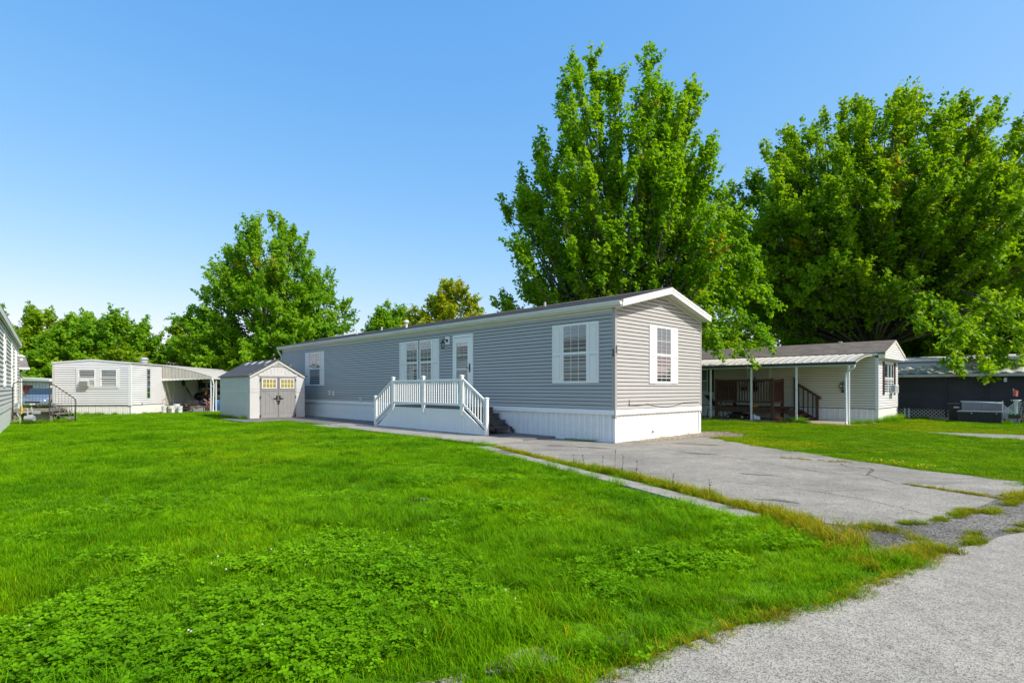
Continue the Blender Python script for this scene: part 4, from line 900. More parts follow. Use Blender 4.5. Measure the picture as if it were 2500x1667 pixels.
box('case', 'yellow_plastic', tb, -0.16, 0.16, -0.10, 0.10, 0.0, 0.10, bevel=0.02); MB().path([(-0.06, 0, 0.10), (-0.06, 0, 0.14), (0.06, 0, 0.14), (0.06, 0, 0.10)], 0.01, 6).build('handle', 'black_plastic', tb)
cn = thing('folded_chair', 'dark folded lawn chair leaning against the left end of the brown deck', 'chair', rpt(-6.35, -1.7, 0.03), TH)
m = MB()
for y in (-0.2, 0.2): m.path([(-0.15, y, 1.05), (0.35, y, 0.55), (0.55, y, 0.30)], 0.016, 6); m.path([(0.0, y, 0.35), (0.40, y, 0.62), (0.5, y, 0.72)], 0.016, 6); m.path([(0.55, y, 0.30), (0.60, y, 0.0)], 0.016, 6); m.path([(0.0, y, 0.35), (-0.02, y, 0.0)], 0.016, 6)
m.build('chair_frame', 'black_metal', cn); MB().add([(-0.15, -0.2, 1.05), (-0.15, 0.2, 1.05), (0.35, 0.2, 0.55), (0.35, -0.2, 0.55)], [(0, 1, 2, 3)]).build('webbing', 'black_plastic', cn)
# ---------------------------------------------------------------- far right trailer with screened porch
FX, FY2 = 18.1646, 26.2199
def fpt(x, y, z=0.0): return (FX + x * EX[0] + y * EY[0], FY2 + x * EX[1] + y * EY[1], z)
ft = thing('screened_trailer', 'white trailer at the right edge with dark screened porch and lattice skirting', 'mobile home', fpt(0, 0, 0), TH)
box('porch_wall', 'screen_dark', ft, -3.0, 9.0, 0.05, 0.09, 0.46, 2.0)
for i, x in enumerate((-2.9, -1.5, -0.3, 0.56, 0.72, 2.1, 3.5, 4.9, 6.3, 8.9)): box('porch_post', 'lattice_white' if i in (3, 4) else 'screen_dark', ft, x - 0.03, x + 0.03, 0.0, 0.05 if i not in (3, 4) else 0.045, 0.0, 0.5 if i in (3, 4) else 2.0)
box('sill', 'screen_dark', ft, -3.0, 9.0, 0.0, 0.10, 0.46, 0.52)
lat = bpy.data.objects.new('lattice', None); COL.objects.link(lat); lat.parent = ft
box('backing', 'dark_room', lat, -3.0, 9.0, 0.12, 0.13, 0.0, 0.46)
x = -2.9; sp = 0.155
lme = [MB().beam((0, 0, 0.0), (0.46, 0, 0.46), 0.012, 0.034, up=(-1, 0, 1)).mesh('lath'), MB().beam((0.46, 0, 0.0), (0, 0, 0.46), 0.012, 0.034, up=(1, 0, 1)).mesh('lath')]
while x < 4.2:
    for k in (0, 1): link('lath', lme[k], 'lattice_tan', lat, loc=(x, 0.06 + 0.014 * k, 0.0))
    x += sp
# ribbed porch roof and trailer body behind
pr_ = []
for i in range(26):
    x0 = -3.0 + i * 0.46
    pr_ += [(x0, 0.0), (x0 + 0.14, 0.10), (x0 + 0.26, 0.10), (x0 + 0.40, 0.0), (x0 + 0.46, 0.0)]
m = MB(); vs = []
for (x, h) in pr_: vs += [(x, -0.35, 2.05 + h * 0.5), (x, 2.0, 2.40 + h)]
m.add(vs, [(2 * i, 2 * i + 2, 2 * i + 3, 2 * i + 1) for i in range(len(pr_) - 1)]); m.build('porch_roof', 'awning_mossy', ft)
box('roof_beam', 'lattice_tan', ft, -3.0, 9.0, -0.36, -0.30, 1.92, 2.05)
box('trailer_wall', 'trailer_white', ft, -3.0, 9.0, 2.0, 2.1, 0.0, 2.66); 
for z in (2.40, 2.52): box('wall_plank', 'trailer_white', ft, -3.0, 9.0, 1.975, 2.0, z, z + 0.11)
MB().prism([(1.90, 2.66), (1.90, 2.80), (3.6, 3.02), (5.3, 2.80), (5.3, 2.66)], 'x', -3.1, 9.1).build('roof', 'trailer_white', ft); box('roof_edge', 'iron_gray', ft, -3.1, 9.1, 1.87, 1.90, 2.66, 2.70)
box('porch_light', 'lamp_lens', ft, 4.05, 4.15, -0.02, 0.02, 1.68, 1.86); 
# bits in front
wb = thing('trash_bin', 'tall black lidded trash bin before the lattice skirting', 'trash bin', fpt(2.62, -1.45, 0), TH); wb.scale = (0.9, 0.9, 0.72)
MB().add([(a * 0.22, b * 0.22, 0.06) for a, b in ((-1, -1), (1, -1), (1, 1), (-1, 1))] + [(a * 0.27, b * 0.29, 0.98) for a, b in ((-1, -1), (1, -1), (1, 1), (-1, 1))], [(0, 1, 5, 4), (1, 2, 6, 5), (2, 3, 7, 6), (3, 0, 4, 7), (3, 2, 1, 0), (4, 5, 6, 7)]).build('bin_body', 'black_plastic', wb, bevel=0.02)
MB().prism([(-0.31, 0.98), (0.30, 0.98), (0.28, 1.04), (0.0, 1.08), (-0.29, 1.04)], 'x', -0.29, 0.29).build('lid', 'black_plastic', wb, bevel=0.015)
MB().tube((-0.27, 0.33, 1.0), (0.27, 0.33, 1.0), 0.02).build('handle', 'black_plastic', wb); box('label_plate', 'outlet_gray', wb, -0.04, 0.16, -0.285, -0.262, 0.80, 0.88)
for s in (-1, 1): MB().tube((s * 0.2, 0.24, 0.08), (s * 0.25, 0.24, 0.08), 0.08, n=12).build('wheel', 'rubber', wb)
hb = thing('storage_tub', 'dark slatted storage tub with a raised grey lid by the porch', 'tub', fpt(3.35, -2.35, 0), TH)
box('tub_body', 'black_plastic', hb, -0.55, 0.80, -0.12, 0.75, 0.02, 0.44)
for i in range(15): box('slat', 'black_plastic', hb, -0.54 + i * 0.089, -0.47 + i * 0.089, -0.14, -0.12, 0.03, 0.43)
box('rim', 'cooler_gray', hb, -0.57, 0.82, -0.15, 0.77, 0.44, 0.48)
for i in range(2): box('lid_panel', 'cooler_gray', hb, -0.50 + i * 0.64, 0.13 + i * 0.64, 0.62, 0.68, 0.48, 0.82)
MB().tube((-0.54, 0.65, 0.845), (0.80, 0.65, 0.80), 0.04, n=10).build('rolled_cover', 'cover_teal', hb, smooth=True)
for x in (-0.1, 0.66): MB().lathe([(0.02, 0), (0.025, 0.015), (0.0, 0.03)], (0, 0, 0), 8).build('knob', 'lamp_lens', hb, loc=(x, -0.15, 0.38))
box('arm', 'black_metal', hb, -0.55, -0.52, 0.60, 0.66, 0.44, 0.84)
ls = thing('lattice_screen', 'white crossed lattice screen beside the storage tub', 'trellis', fpt(4.40, -1.95, 0), TH)
for i in range(-3, 7):
    for s in (1, -1):
        x0 = -0.25 + i * 0.095
        a, b = (x0, 0.18), (x0 + s * 0.70, 0.88)
        # clip to the panel -0.25..0.42
        lo, hi = -0.25, 0.42; t0 = max(0, min(1, ((lo if s > 0 else hi) - a[0]) / (b[0] - a[0]))); t1 = max(0, min(1, ((hi if s > 0 else lo) - a[0]) / (b[0] - a[0])))
        if t1 - t0 > 0.05: MB().beam((a[0] + (b[0] - a[0]) * t0, 0.008 * s, a[1] + 0.70 * t0), (a[0] + (b[0] - a[0]) * t1, 0.008 * s, a[1] + 0.70 * t1), 0.012, 0.032, up=(0, 1, 0) if False else (1, 0, 0.3)).build('lath', 'lattice_white', ls)
box('stake', 'lattice_white', ls, -0.27, -0.24, -0.02, 0.02, 0.0, 0.9); box('stake', 'lattice_white', ls, 0.41, 0.44, -0.02, 0.02, 0.0, 0.9)
pl = thing('planter', 'grey tapered planter with a small dark trough of greenery by the lattice screen', 'planter', fpt(4.55, -2.45, 0), TH)
MB().add([(a * 0.10, b * 0.10, 0.0) for a, b in ((-1, -1), (1, -1), (1, 1), (-1, 1))] + [(a * 0.16, b * 0.14, 0.22) for a, b in ((-1, -1), (1, -1), (1, 1), (-1, 1))], [(0, 1, 5, 4), (1, 2, 6, 5), (2, 3, 7, 6), (3, 0, 4, 7), (3, 2, 1, 0), (4, 5, 6, 7)]).build('pot', 'meter_gray', pl)
box('trough', 'brown_wood', pl, -0.20, 0.16, -0.09, 0.09, 0.225, 0.38)
m = MB(); r = random.Random(4)
for i in range(80):
    c = Vector((r.uniform(-.19, .15), r.uniform(-.08, .08), 0.38)); a = r.uniform(0, 6.28); l = r.uniform(.04, .12); t_ = Vector((math.cos(a) * .5, math.sin(a) * .5, 1)) * l; s_ = Vector((-math.sin(a), math.cos(a), 0)) * .015; m.add([c - s_, c + s_, c + t_], [(0, 1, 2)])
m.build('greenery', 'ivy' if 'ivy' in MAT else 'label_green', pl)
gf = thing('garden_flag', 'faded red garden flag on a thin stake by the screened porch', 'flag', fpt(4.42, -1.55, 0), TH + 0.5)
MB().tube((0, 0, 0), (0, 0, 1.42), 0.012).build('pole', 'black_metal', gf)
m = MB(); vs = []
for i in range(6):
    for j in range(5): vs.append((0.01 + i * 0.035, 0.02 * math.sin(i * 1.3 + j * .4), 1.40 - j * 0.075 - i * 0.02 * (1 if j < 2 else 0.2)))
m.add(vs, [(i * 5 + j, i * 5 + j + 1, (i + 1) * 5 + j + 1, (i + 1) * 5 + j) for i in range(5) for j in range(4)]); m.build('cloth', 'flag_red', gf)
bb = thing('bird_bath', 'small pale bird bath on a pedestal behind the lattice screen', 'bird bath', fpt(4.5, -1.2, 0), 0)
MB().lathe([(0.10, 0), (0.06, 0.08), (0.045, 0.5), (0.06, 0.84), (0.15, 0.90), (0.17, 0.94), (0.15, 0.94), (0.05, 0.90)], (0, 0, 0), 14).build('basin', 'lamp_lens', bb, smooth=True)
bp = thing('brick_pile', 'short stack of red bricks at the right edge by the planter', 'bricks', fpt(4.86, -2.4, 0), TH)
for k in range(4):
    for i in range(2): box('brick', 'brick_red', bp, -0.12 + i * 0.12 + 0.03 * (k % 2), -0.01 + i * 0.12 + 0.03 * (k % 2), -0.1, 0.11, 0.002 + k * 0.066, 0.064 + k * 0.066, bevel=0.004)
sp_ = thing('leaning_stakes', 'dark thin garden stakes leaning together at the right edge', 'stakes', fpt(4.70, -2.62, 0), TH)
for (a, b) in (((-0.12, 0, 0), (0.10, 0.05, 1.05)), ((0.02, 0.05, 0), (0.12, 0.0, 1.0)), ((0.16, 0, 0), (0.05, 0.06, 0.9))): MB().tube(a, b, 0.012, n=6).build('stake', 'black_metal', sp_)
lp = thing('loose_planks', 'two grey weathered planks lying on the grass before the lattice', 'planks', fpt(1.95, -0.55, 0), TH + 0.06)
for i in range(2): box('plank', 'gray_wood', lp, -0.35, 0.45, -0.12 + i * 0.05, -0.02 + i * 0.10, 0.03 + i * 0.045, 0.07 + i * 0.045)
# ---------------------------------------------------------------- white trailer on the left (local: x along the front, y back along the side)
WXo, WYo, WTH = -20.035, 28.70, 0.1024
wt = thing('white_trailer', 'white lap-sided trailer with paired front windows and a narrow louvred side window', 'mobile home', (WXo, WYo, 0), WTH)
def wpt(x, y, z=0.0): c, s = math.cos(WTH), math.sin(WTH); return (WXo + x * c - y * s, WYo + x * s + y * c, z)
FW, WL = 3.77, 15.0
fw = MB().prism([(-FW, 0.51), (0, 0.51), (0, 2.70), (-FW / 2, 2.86), (-FW, 2.70)], 'y', 0.0, 0.06).build('front_wall', 'lap_shadow', wt)
sw_ = box('side_wall', 'lap_shadow', wt, -0.06, 0.0, 0.061, WL, 0.51, 2.70); box('far_side_wall', 'trailer_white', wt, -FW, -FW + 0.06, 0.061, WL, 0.0, 2.70)
box('rear_wall', 'trailer_white', wt, -FW + 0.06, -0.06, WL - 0.06, WL, 0, 2.7)
PW_ = 0.115; me = plank_mesh('wt_front', FW - 0.20, PW_, 0.034, 0.008, gap=0.024)
for i in range(18): link('siding_plank', me, 'trailer_white', fw, loc=(-0.10, 0, 0.52 + i * PW_))
me = plank_mesh('wt_side', WL - 0.12, PW_, 0.034, 0.008, 'y', gap=0.024)
for i in range(19): link('siding_plank', me, 'trailer_white', sw_, loc=(0, 0.10, 0.52 + i * PW_))
for (a, b, c, d) in ((-0.10, 0.026, -0.026, 0.10), (-FW - 0.026, -FW + 0.10, -0.026, 0.10)): box('corner_post', 'house_gray' if a < -1 else 'trailer_white', wt, a, b, c, d, 0.50, 2.72)
MB().prism([(-FW - 0.05, 2.69), (-FW / 2, 2.85), (0.05, 2.69), (0.05, 2.76), (-FW / 2, 2.92), (-FW - 0.05, 2.76)], 'y', -0.05, WL + 0.05).build('roof', 'trailer_white', wt)
MB().prism([(-FW + 0.10, 2.60), (-0.10, 2.60), (-0.02, 2.695), (-FW / 2, 2.855), (-FW + 0.02, 2.695)], 'y', -0.024, -0.001).build('gable_panel', 'trailer_white', wt)
box('roof_edge', 'iron_gray', wt, 0.051, 0.06, -0.05, WL, 2.69, 2.72)
sk = box('skirting', 'outlet_gray', wt, -FW + 0.02, -0.02, 0.03, 0.05, 0, 0.50); me = rib_panel('wt_skirt', 0.32, 0.01, 0.50, 'x', 3, 0.012)
for i in range(11): link('skirting_panel', me, 'white_skirt', sk, loc=(-0.06 - (i + 1) * 0.335, 0.028, 0))
for i in range(6): box('skirting_panel', 'white_skirt', sk, -0.03, 0.0 + 0.003 * (i % 2), 0.06 + i * 2.4, 2.45 + i * 2.4, 0.0, 0.50)
# paired front windows in one raised surround
T = lambda u, o, z: (u, -o, z)
m = MB(); wbox(T, -2.63, -0.55, 0.0, 0.05, 1.42, 1.49, m); wbox(T, -2.63, -0.55, 0.0, 0.05, 2.41, 2.48, m); wbox(T, -2.63, -2.54, 0.0, 0.05, 1.49, 2.41, m); wbox(T, -0.64, -0.55, 0.0, 0.05, 1.49, 2.41, m); wbox(T, -1.70, -1.46, 0.0, 0.05, 1.49, 2.41, m)
m.build('window_surround', 'trailer_white', wt)
w1 = window(wt, T, -2.54, -1.70, 1.49, 2.41, fr=0.05, grid=(1, 1), blinds=False, glass='glass_dark', out=0.058)
w2 = window(wt, T, -1.46, -0.64, 1.49, 2.41, fr=0.05, grid=(1, 1), blinds=False, glass='glass', out=0.058)
MB().prism([( -1.41 + i * 0.036 + (0.0), 0.004 + 0.010 * (i % 2)) for i in range(21)] + [(-0.69, 0.002), (-1.41, 0.002)], 'z', 1.98, 2.36).build('curtain', 'curtain', w2).scale = (1, -1, 1)
# shelf-like storm sash in the left window
wbox(T, -2.49, -1.75, 0.03, 0.06, 1.80, 1.90).build('storm_sash', 'trailer_white', w1)
# jalousie side window: stacked louvres
jw = box('louvre_window', 'outlet_gray', wt, 0.022, 0.034, 1.46, 1.80, 0.84, 2.47)
for k in range(5): 
    o = box('louvre_pane', 'glass_dark', jw, 0.036, 0.044, 1.50, 1.76, 0.88 + k * 0.318, 1.165 + k * 0.318); box('louvre_back', 'dark_room' if k % 2 else 'outlet_gray', jw, 0.0345, 0.0355, 1.50, 1.76, 0.88 + k * 0.318, 1.165 + k * 0.318)
m = MB(); rr = [(0.13, 0), (0.13, 0.12), (0.19, 0.13), (0.19, 0.20), (0.13, 0.21), (0.13, 0.27), (0.20, 0.28), (0.20, 0.34), (0.10, 0.40)]
m.lathe(rr, (-0.55, 2.3, 2.75), 14).build('roof_vent', 'outlet_gray', wt); MB().lathe([(0.05, 0), (0.05, 0.1), (0.02, 0.12)], (-0.9, 0.8, 2.8), 8).build('roof_pipe', 'iron_gray', wt)
MB().lathe([(0.03, 0), (0.03, 0.06), (0.015, 0.1)], (0.03, 1.0, 0.52), 8).build('tap', 'iron_gray', wt)
sd = box('side_door', 'cream_shade', wt, 0.022, 0.05, 3.35, 4.25, 0.42, 2.20); box('door_frame', 'trailer_white', sd, 0.022, 0.06, 4.26, 4.34, 0.42, 2.26); box('door_knob', 'chrome', sd, 0.05, 0.09, 3.5, 3.55, 1.2, 1.25)
a2 = thing('window_air_conditioner', 'grey air conditioner in the left front window of the white trailer', 'air conditioner', wpt(-2.2, -0.03, 1.50), WTH)
box('case', 'outlet_gray', a2, -0.22, 0.22, -0.15, 0.02, 0.0, 0.30, bevel=0.012)
for i in range(7): box('grille_slat', 'crate_gray', a2, -0.19, 0.19, -0.158, -0.151, 0.035 + i * 0.035, 0.052 + i * 0.035)
eb = thing('cable_box', 'small grey utility box on a pipe at the white trailer corner', 'utility box', wpt(-3.62, -0.16, 0), WTH)
box('case', 'meter_gray', eb, -0.10, 0.10, -0.06, 0.06, 0.42, 0.66, bevel=0.01); MB().tube((0.02, 0, 0), (0.02, 0, 0.42), 0.03).build('conduit', 'iron_gray', eb)
# ---------------------------------------------------------------- carport awning
ca = thing('carport_awning', 'ribbed metal carport awning with scalloped white edge beside the white trailer', 'awning', wpt(0, 0, 0), WTH)
YA, YB, XO = 3.05, 12.0, 2.72
arc = [(0.03, 2.68), (0.6, 2.60), (1.2, 2.49), (1.8, 2.35), (2.3, 2.20), (2.75, 2.06)]
def az(x):
    for (x0, z0), (x1, z1) in zip(arc, arc[1:]):
        if x <= x1: return z0 + (z1 - z0) * (x - x0) / (x1 - x0)
    return arc[-1][1]
n = int((YB - YA) / 0.30); mm = MB()
for (x0, z0), (x1, z1) in zip(arc, arc[1:]):
    mm.add([(x0, 0, z0 + .03), (x0, 0.02, z0), (x1, 0.02, z1), (x1, 0, z1 + .03)], [(0, 1, 2, 3)]); mm.add([(x0, 0.02, z0), (x0, 0.28, z0), (x1, 0.28, z1), (x1, 0.02, z1)], [(0, 1, 2, 3)]); mm.add([(x0, 0.28, z0), (x0, 0.30, z0 + .03), (x1, 0.30, z1 + .03), (x1, 0.28, z1)], [(0, 1, 2, 3)])
me = mm.mesh('awning_panel')
for i in range(n): link('awning_panel', me, 'awning_metal', ca, loc=(0, YA + i * 0.30, 0))
end = bpy.data.objects.new('end_panel', None); COL.objects.link(end); end.parent = ca
k = 34; VB = 1.95
for i in range(k):                          # ribbed upright strips closing the awning's near end
    x0 = 0.04 + (XO - 0.04) * i / k; x1 = 0.04 + (XO - 0.04) * (i + 1) / k; w = x1 - x0; zt0, zt1 = az(x0), az(x1)
    if zt1 < VB + 0.03: zt1 = VB + 0.03
    MB().add([(x0, YA, VB), (x0 + w * .6, YA - 0.03, VB), (x1, YA, VB), (x1, YA, zt1), (x0 + w * .6, YA - 0.03, (zt0 + zt1) / 2), (x0, YA, zt0)], [(0, 1, 4, 5), (1, 2, 3, 4)]).build('rib_strip', 'awning_metal', end)
for i in range(14):                         # scalloped valance
    x0 = 0.03 + (XO) * i / 14; w = XO / 14; zb = VB - 0.10 + 0.13 * (x0 / XO)
    pts = [(x0, VB + 0.02), (x0, zb + 0.015)] + [(x0 + w * t, zb + 0.015 - 0.03 * math.sin(math.pi * t) ** 0.5) for t in (.15, .4, .6, .85)] + [(x0 + w - 0.004, zb + 0.015), (x0 + w - 0.004, VB + 0.02)]
    MB().prism(pts, 'y', YA - 0.045, YA - 0.032).build('scallop', 'trailer_white', ca)
MB().box(XO + 0.02, XO + 0.12, YA - 0.04, YB, 1.95, 2.06).build('gutter', 'gutter_white', ca)
for y in (YA + 0.03, 3.75, 7.5, 11.5): box('post', 'white_metal', ca, XO - 0.03, XO + 0.03, y - 0.03, y + 0.03, 0.03, 2.0)
MB().path([(XO + 0.09, YA - 0.02, 1.98), (XO + 0.13, YA - 0.03, 1.85), (XO + 0.16, YA, 1.6), (XO + 0.12, YA, 0.2), (XO + 0.14, YA - 0.05, 0.08), (XO + 0.24, YA - 0.2, 0.04)], 0.04, 8).build('downspout', 'gutter_white', ca, smooth=True)
box('strap', 'white_metal', ca, XO - 0.03, XO + 0.18, YA - 0.01, YA + 0.06, 1.50, 1.55)
# ---------------------------------------------------------------- clutter under the carport
def bucket(label, x, y, h, r, lab=False, lid=True, g='buckets by the white trailer skirting'):
    t = thing('bucket', label, 'bucket', wpt(x, y, 0.0), 0.3)
    MB().lathe([(r * 0.86, 0.0), (r, h), (r * 1.06, h), (r * 1.06, h + 0.02), (r * 0.95, h + 0.02), (r * 0.9, 0.03)], (0, 0, 0), 18).build('bucket_body', 'bucket_white', t)
    if lid: MB().lathe([(r * 1.08, h + 0.021), (r * 1.08, h + 0.045), (r * 0.9, h + 0.05)], (0, 0, 0), 18).build('lid', 'bucket_white', t)
    if lab:
        for (z0, z1, mt) in ((h * .45, h * .72, 'label_red'), (h * .15, h * .38, 'label_green')):
            vs = []
            for i in range(7):
                a = -2.3 + 1.1 * i / 6; vs += [((r * 1.0 + 0.004) * math.cos(a), (r * 1.0 + 0.004) * math.sin(a), z0), ((r * 1.0 + 0.006) * math.cos(a), (r * 1.0 + 0.006) * math.sin(a), z1)]
            MB().add(vs, [(2 * i, 2 * i + 2, 2 * i + 3, 2 * i + 1) for i in range(6)]).build('label', mt, t)
    MB().path([(-r * 1.05, 0, h * .9)] + [(-r * 1.05 * math.cos(a), -0.06 * math.sin(a) - r * .6 * math.sin(a), h * .9 - 0.1 * math.sin(a)) for a in np.linspace(0.3, 2.8, 6)] + [(r * 1.05, 0, h * .9)], 0.006, 5).build('bail', 'iron_gray', t)
bucket('plain white plastic bucket nearest the white trailer corner', 0.53, 2.35, 0.36, 0.17)
bucket('white bucket with red and green label by the white trailer', 0.90, 2.30, 0.37, 0.18, True)
bucket('tall white bucket behind the labelled bucket', 0.92, 2.85, 0.48, 0.17, lid=False)
bucket('small pale bucket with yellowish lid next to the black mower', 1.22, 2.6, 0.34, 0.13)
mower('push_mower', 'black mower with tall folded handle under the carport', wpt(1.15, 3.35, 0.03), WTH + 0.35)
mower('push_mower', 'black mower standing behind the first under the carport', wpt(0.62, 4.3, 0.03), WTH + 0.2)
cr = thing('storage_crate', 'grey open plastic crate on the carport floor', 'crate', wpt(1.80, 3.5, 0.03), WTH + 0.05)
box('tub', 'crate_gray', cr, -0.32, 0.32, -0.2, 0.2, 0.0, 0.28, bevel=0.02); box('rim', 'crate_gray', cr, -0.36, 0.36, -0.23, 0.23, 0.28, 0.31, bevel=0.01); box('handle_slot', 'dark_room', cr, -0.08, 0.08, -0.206, -0.201, 0.20, 0.24)
cb = thing('cardboard_box', 'reddish open cardboard box behind the grey crate', 'box', wpt(1.30, 4.1, 0.33), WTH)
m = MB(); m.box(-0.28, 0.28, -0.2, -0.19, 0, 0.16); m.box(-0.28, 0.28, 0.19, 0.2, 0, 0.16); m.box(-0.28, -0.27, -0.19, 0.19, 0, 0.16); m.box(0.27, 0.28, -0.19, 0.19, 0, 0.16); m.box(-0.28, 0.28, -0.2, 0.2, -0.3, 0.0); m.build('carton', 'cardboard', cb); box('flap', 'gray_wood', cb, -0.27, 0.27, -0.33, -0.201, 0.12, 0.13)
bx = thing('storage_bin', 'large grey bin standing under the carport behind the seated person', 'bin', wpt(0.95, 5.1, 0.03), WTH)
box('bin_body', 'crate_gray', bx, -0.35, 0.35, -0.25, 0.25, 0.0, 0.55, bevel=0.03); box('lid', 'outlet_gray', bx, -0.38, 0.38, -0.28, 0.28, 0.55, 0.60, bevel=0.02)
gr = thing('barbecue_grill', 'black round barbecue grill under the carport before the shelves', 'grill', wpt(0.80, 6.0, 0.03), WTH)
MB().lathe([(0.05, 0.60), (0.24, 0.68), (0.33, 0.82), (0.33, 0.88), (0.30, 1.0), (0.18, 1.10), (0.03, 1.13)], (0, 0, 0), 18).build('kettle', 'black_metal', gr, smooth=True)
for a in (0.5, 2.6, 4.7): MB().tube((0.2 * math.cos(a), 0.2 * math.sin(a), 0.7), (0.32 * math.cos(a), 0.32 * math.sin(a), 0), 0.015).build('leg', 'iron_gray', gr)
box('side_shelf', 'outlet_gray', gr, 0.34, 0.75, -0.15, 0.15, 0.80, 0.83); MB().tube((-0.08, -0.1, 1.16), (0.08, -0.1, 1.16), 0.015).build('handle', 'outlet_gray', gr)
sh = thing('shelf_unit', 'dark shelving unit filled with boxes at the back of the carport', 'shelves', wpt(0.85, 7.6, 0.03), WTH)
for x in (-0.7, 0.0, 0.9): box('upright', 'black_metal', sh, x - 0.02, x + 0.02, -0.2, 0.2, 0, 1.95)
for z in (0.5, 0.95, 1.4, 1.85): box('shelf', 'iron_gray', sh, -0.7, 0.9, -0.2, 0.2, z, z + 0.03)
r = random.Random(9)
for z in (0.53, 0.98, 1.43):
    x = -0.62
    while x < 0.7:
        w = r.uniform(0.15, 0.32); h = r.uniform(0.15, 0.34); box('stored_box', r.choice(['black_plastic', 'crate_gray', 'outlet_gray', 'dark_room', 'black_plastic']), sh, x, x + w - 0.03, -0.17, 0.1, z, z + h); x += w
tl = thing('leaning_tools', 'long handled garden tools leaning against the shaded trailer wall', 'tools', wpt(0.40, 5.4, 0.03), WTH)
for (a, b) in (((0.55, -0.1, 0), (-0.32, 0.1, 1.75)), ((0.7, 0.2, 0), (-0.30, 0.2, 1.55)), ((0.35, 0.4, 0), (-0.33, 0.4, 1.4))): MB().tube(a, b, 0.02, n=6).build('shaft', 'brown_wood', tl)
MB().prism([(-0.30, 1.5), (-0.38, 1.75), (-0.30, 1.95), (-0.24, 1.72)], 'y', -0.1, 0.12).build('spade_blade', 'iron_gray', tl)
bl = thing('blue_barrel', 'dark blue plastic barrel beyond the carport posts', 'barrel', wpt(1.95, 5.7, 0.03), 0)
MB().lathe([(0.16, 0), (0.19, 0.04), (0.19, 0.3), (0.20, 0.34), (0.19, 0.38), (0.19, 0.62), (0.16, 0.66), (0.03, 0.67)], (0, 0, 0), 16).build('barrel_body', 'blue_plastic', bl, smooth=True)
er = thing('entry_steps', 'dark side steps with black handrails beyond the carport', 'steps', wpt(1.25, 8.6, 0.0), WTH)
for k in range(4): box('step', 'iron_gray', er, 0.25 * k, 0.25 * (k + 1), -0.5, 0.5, 0.0, 0.8 - 0.19 * k)
for y in (-0.5, 0.5): MB().path([(-0.35, y, 1.75), (1.15, y, 0.95)], 0.025, 6).build('hand_rail', 'black_metal', er); MB().tube((1.1, y, 0), (1.1, y, 0.97), 0.02).build('rail_post', 'black_metal', er); MB().tube((0, y, 0.8), (0, y, 1.57), 0.02).build('rail_post', 'black_metal', er)
# --- seated person, black T-shirt, denim shorts, facing right
pp = thing('person', 'person in black shirt and denim shorts seated leaning forward under the carport', 'person', wpt(1.66, 4.45, 0.03), WTH - 0.35)
def skin_mesh(name, verts, edges, radii, mat, parent, root=0, lv=2):
    me = bpy.data.meshes.new(name); me.from_pydata(verts, edges, []); o = link(name, me, mat, parent)
    md = o.modifiers.new('skin', 'SKIN'); md.use_smooth_shade = True
    for i, rr_ in enumerate(radii): me.skin_vertices[0].data[i].radius = (rr_, rr_) if not isinstance(rr_, tuple) else rr_; me.skin_vertices[0].data[i].use_root = (i == root)
    s = o.modifiers.new('sub', 'SUBSURF'); s.levels = lv; s.render_levels = lv
    return o
V = [(0, 0, 0.50), (0.06, 0, 0.68), (0.14, 0, 0.86), (0.20, 0, 0.98), (0.23, 0, 1.06), (0.27, 0, 1.15), (0.28, 0, 1.24),
     (0.17, -0.17, 0.93), (0.26, -0.21, 0.70), (0.46, -0.14, 0.60), (0.54, -0.10, 0.58), (0.17, 0.17, 0.93), (0.28, 0.21, 0.70), (0.48, 0.14, 0.58), (0.56, 0.10, 0.57),
     (0.05, -0.10, 0.48), (0.42, -0.13, 0.50), (0.44, -0.12, 0.26), (0.42, -0.12, 0.07), (0.54, -0.13, 0.04), (0.05, 0.10, 0.48), (0.42, 0.13, 0.50), (0.40, 0.13, 0.26), (0.37, 0.13, 0.07), (0.49, 0.14, 0.04)]
Ed = [(0, 1), (1, 2), (2, 3), (3, 4), (4, 5), (5, 6), (2, 7), (7, 8), (8, 9), (9, 10), (2, 11), (11, 12), (12, 13), (13, 14), (0, 15), (15, 16), (16, 17), (17, 18), (18, 19), (0, 20), (20, 21), (21, 22), (22, 23), (23, 24)]
Rd = [(0.17, 0.13), (0.15, 0.13), (0.15, 0.12), 0.075, 0.058, 0.088, 0.075, 0.062, 0.048, 0.038, 0.030, 0.062, 0.048, 0.038, 0.030, 0.10, 0.068, 0.058, 0.040, 0.036, 0.10, 0.068, 0.058, 0.040, 0.036]
body = skin_mesh('body', V, Ed, Rd, 'skin', pp)
def V2(i, d=(0, 0, 0)): return tuple(a + b for a, b in zip(V[i], d))
skin_mesh('shirt', [V[0], V[1], V[2], V[3], V[7], V[8], V[11], V[12]], [(0, 1), (1, 2), (2, 3), (2, 4), (4, 5), (2, 6), (6, 7)], [(0.19, 0.15), (0.172, 0.15), (0.172, 0.14), 0.07, 0.078, 0.066, 0.078, 0.066], 'shirt_black', pp)
skin_mesh('shorts', [V2(0, (0, 0, -.02)), V[15], (0.36, -0.125, 0.50), V[20], (0.36, 0.125, 0.50)], [(0, 1), (1, 2), (0, 3), (3, 4)], [(0.18, 0.14), 0.118, 0.092, 0.118, 0.092], 'denim', pp)
hair = MB().lathe([(0.095, -0.02), (0.102, 0.03), (0.085, 0.09), (0.04, 0.118), (0.005, 0.122)], (0.265, 0, 1.19), 14).build('hair', 'hair_ginger', pp, smooth=True)
skin_mesh('beard', [(0.345, 0, 1.13), (0.335, 0.05, 1.14), (0.335, -0.05, 1.14), (0.345, 0, 1.07)], [(0, 1), (0, 2), (0, 3)], [0.04, 0.03, 0.03, 0.03], 'hair_ginger', pp)
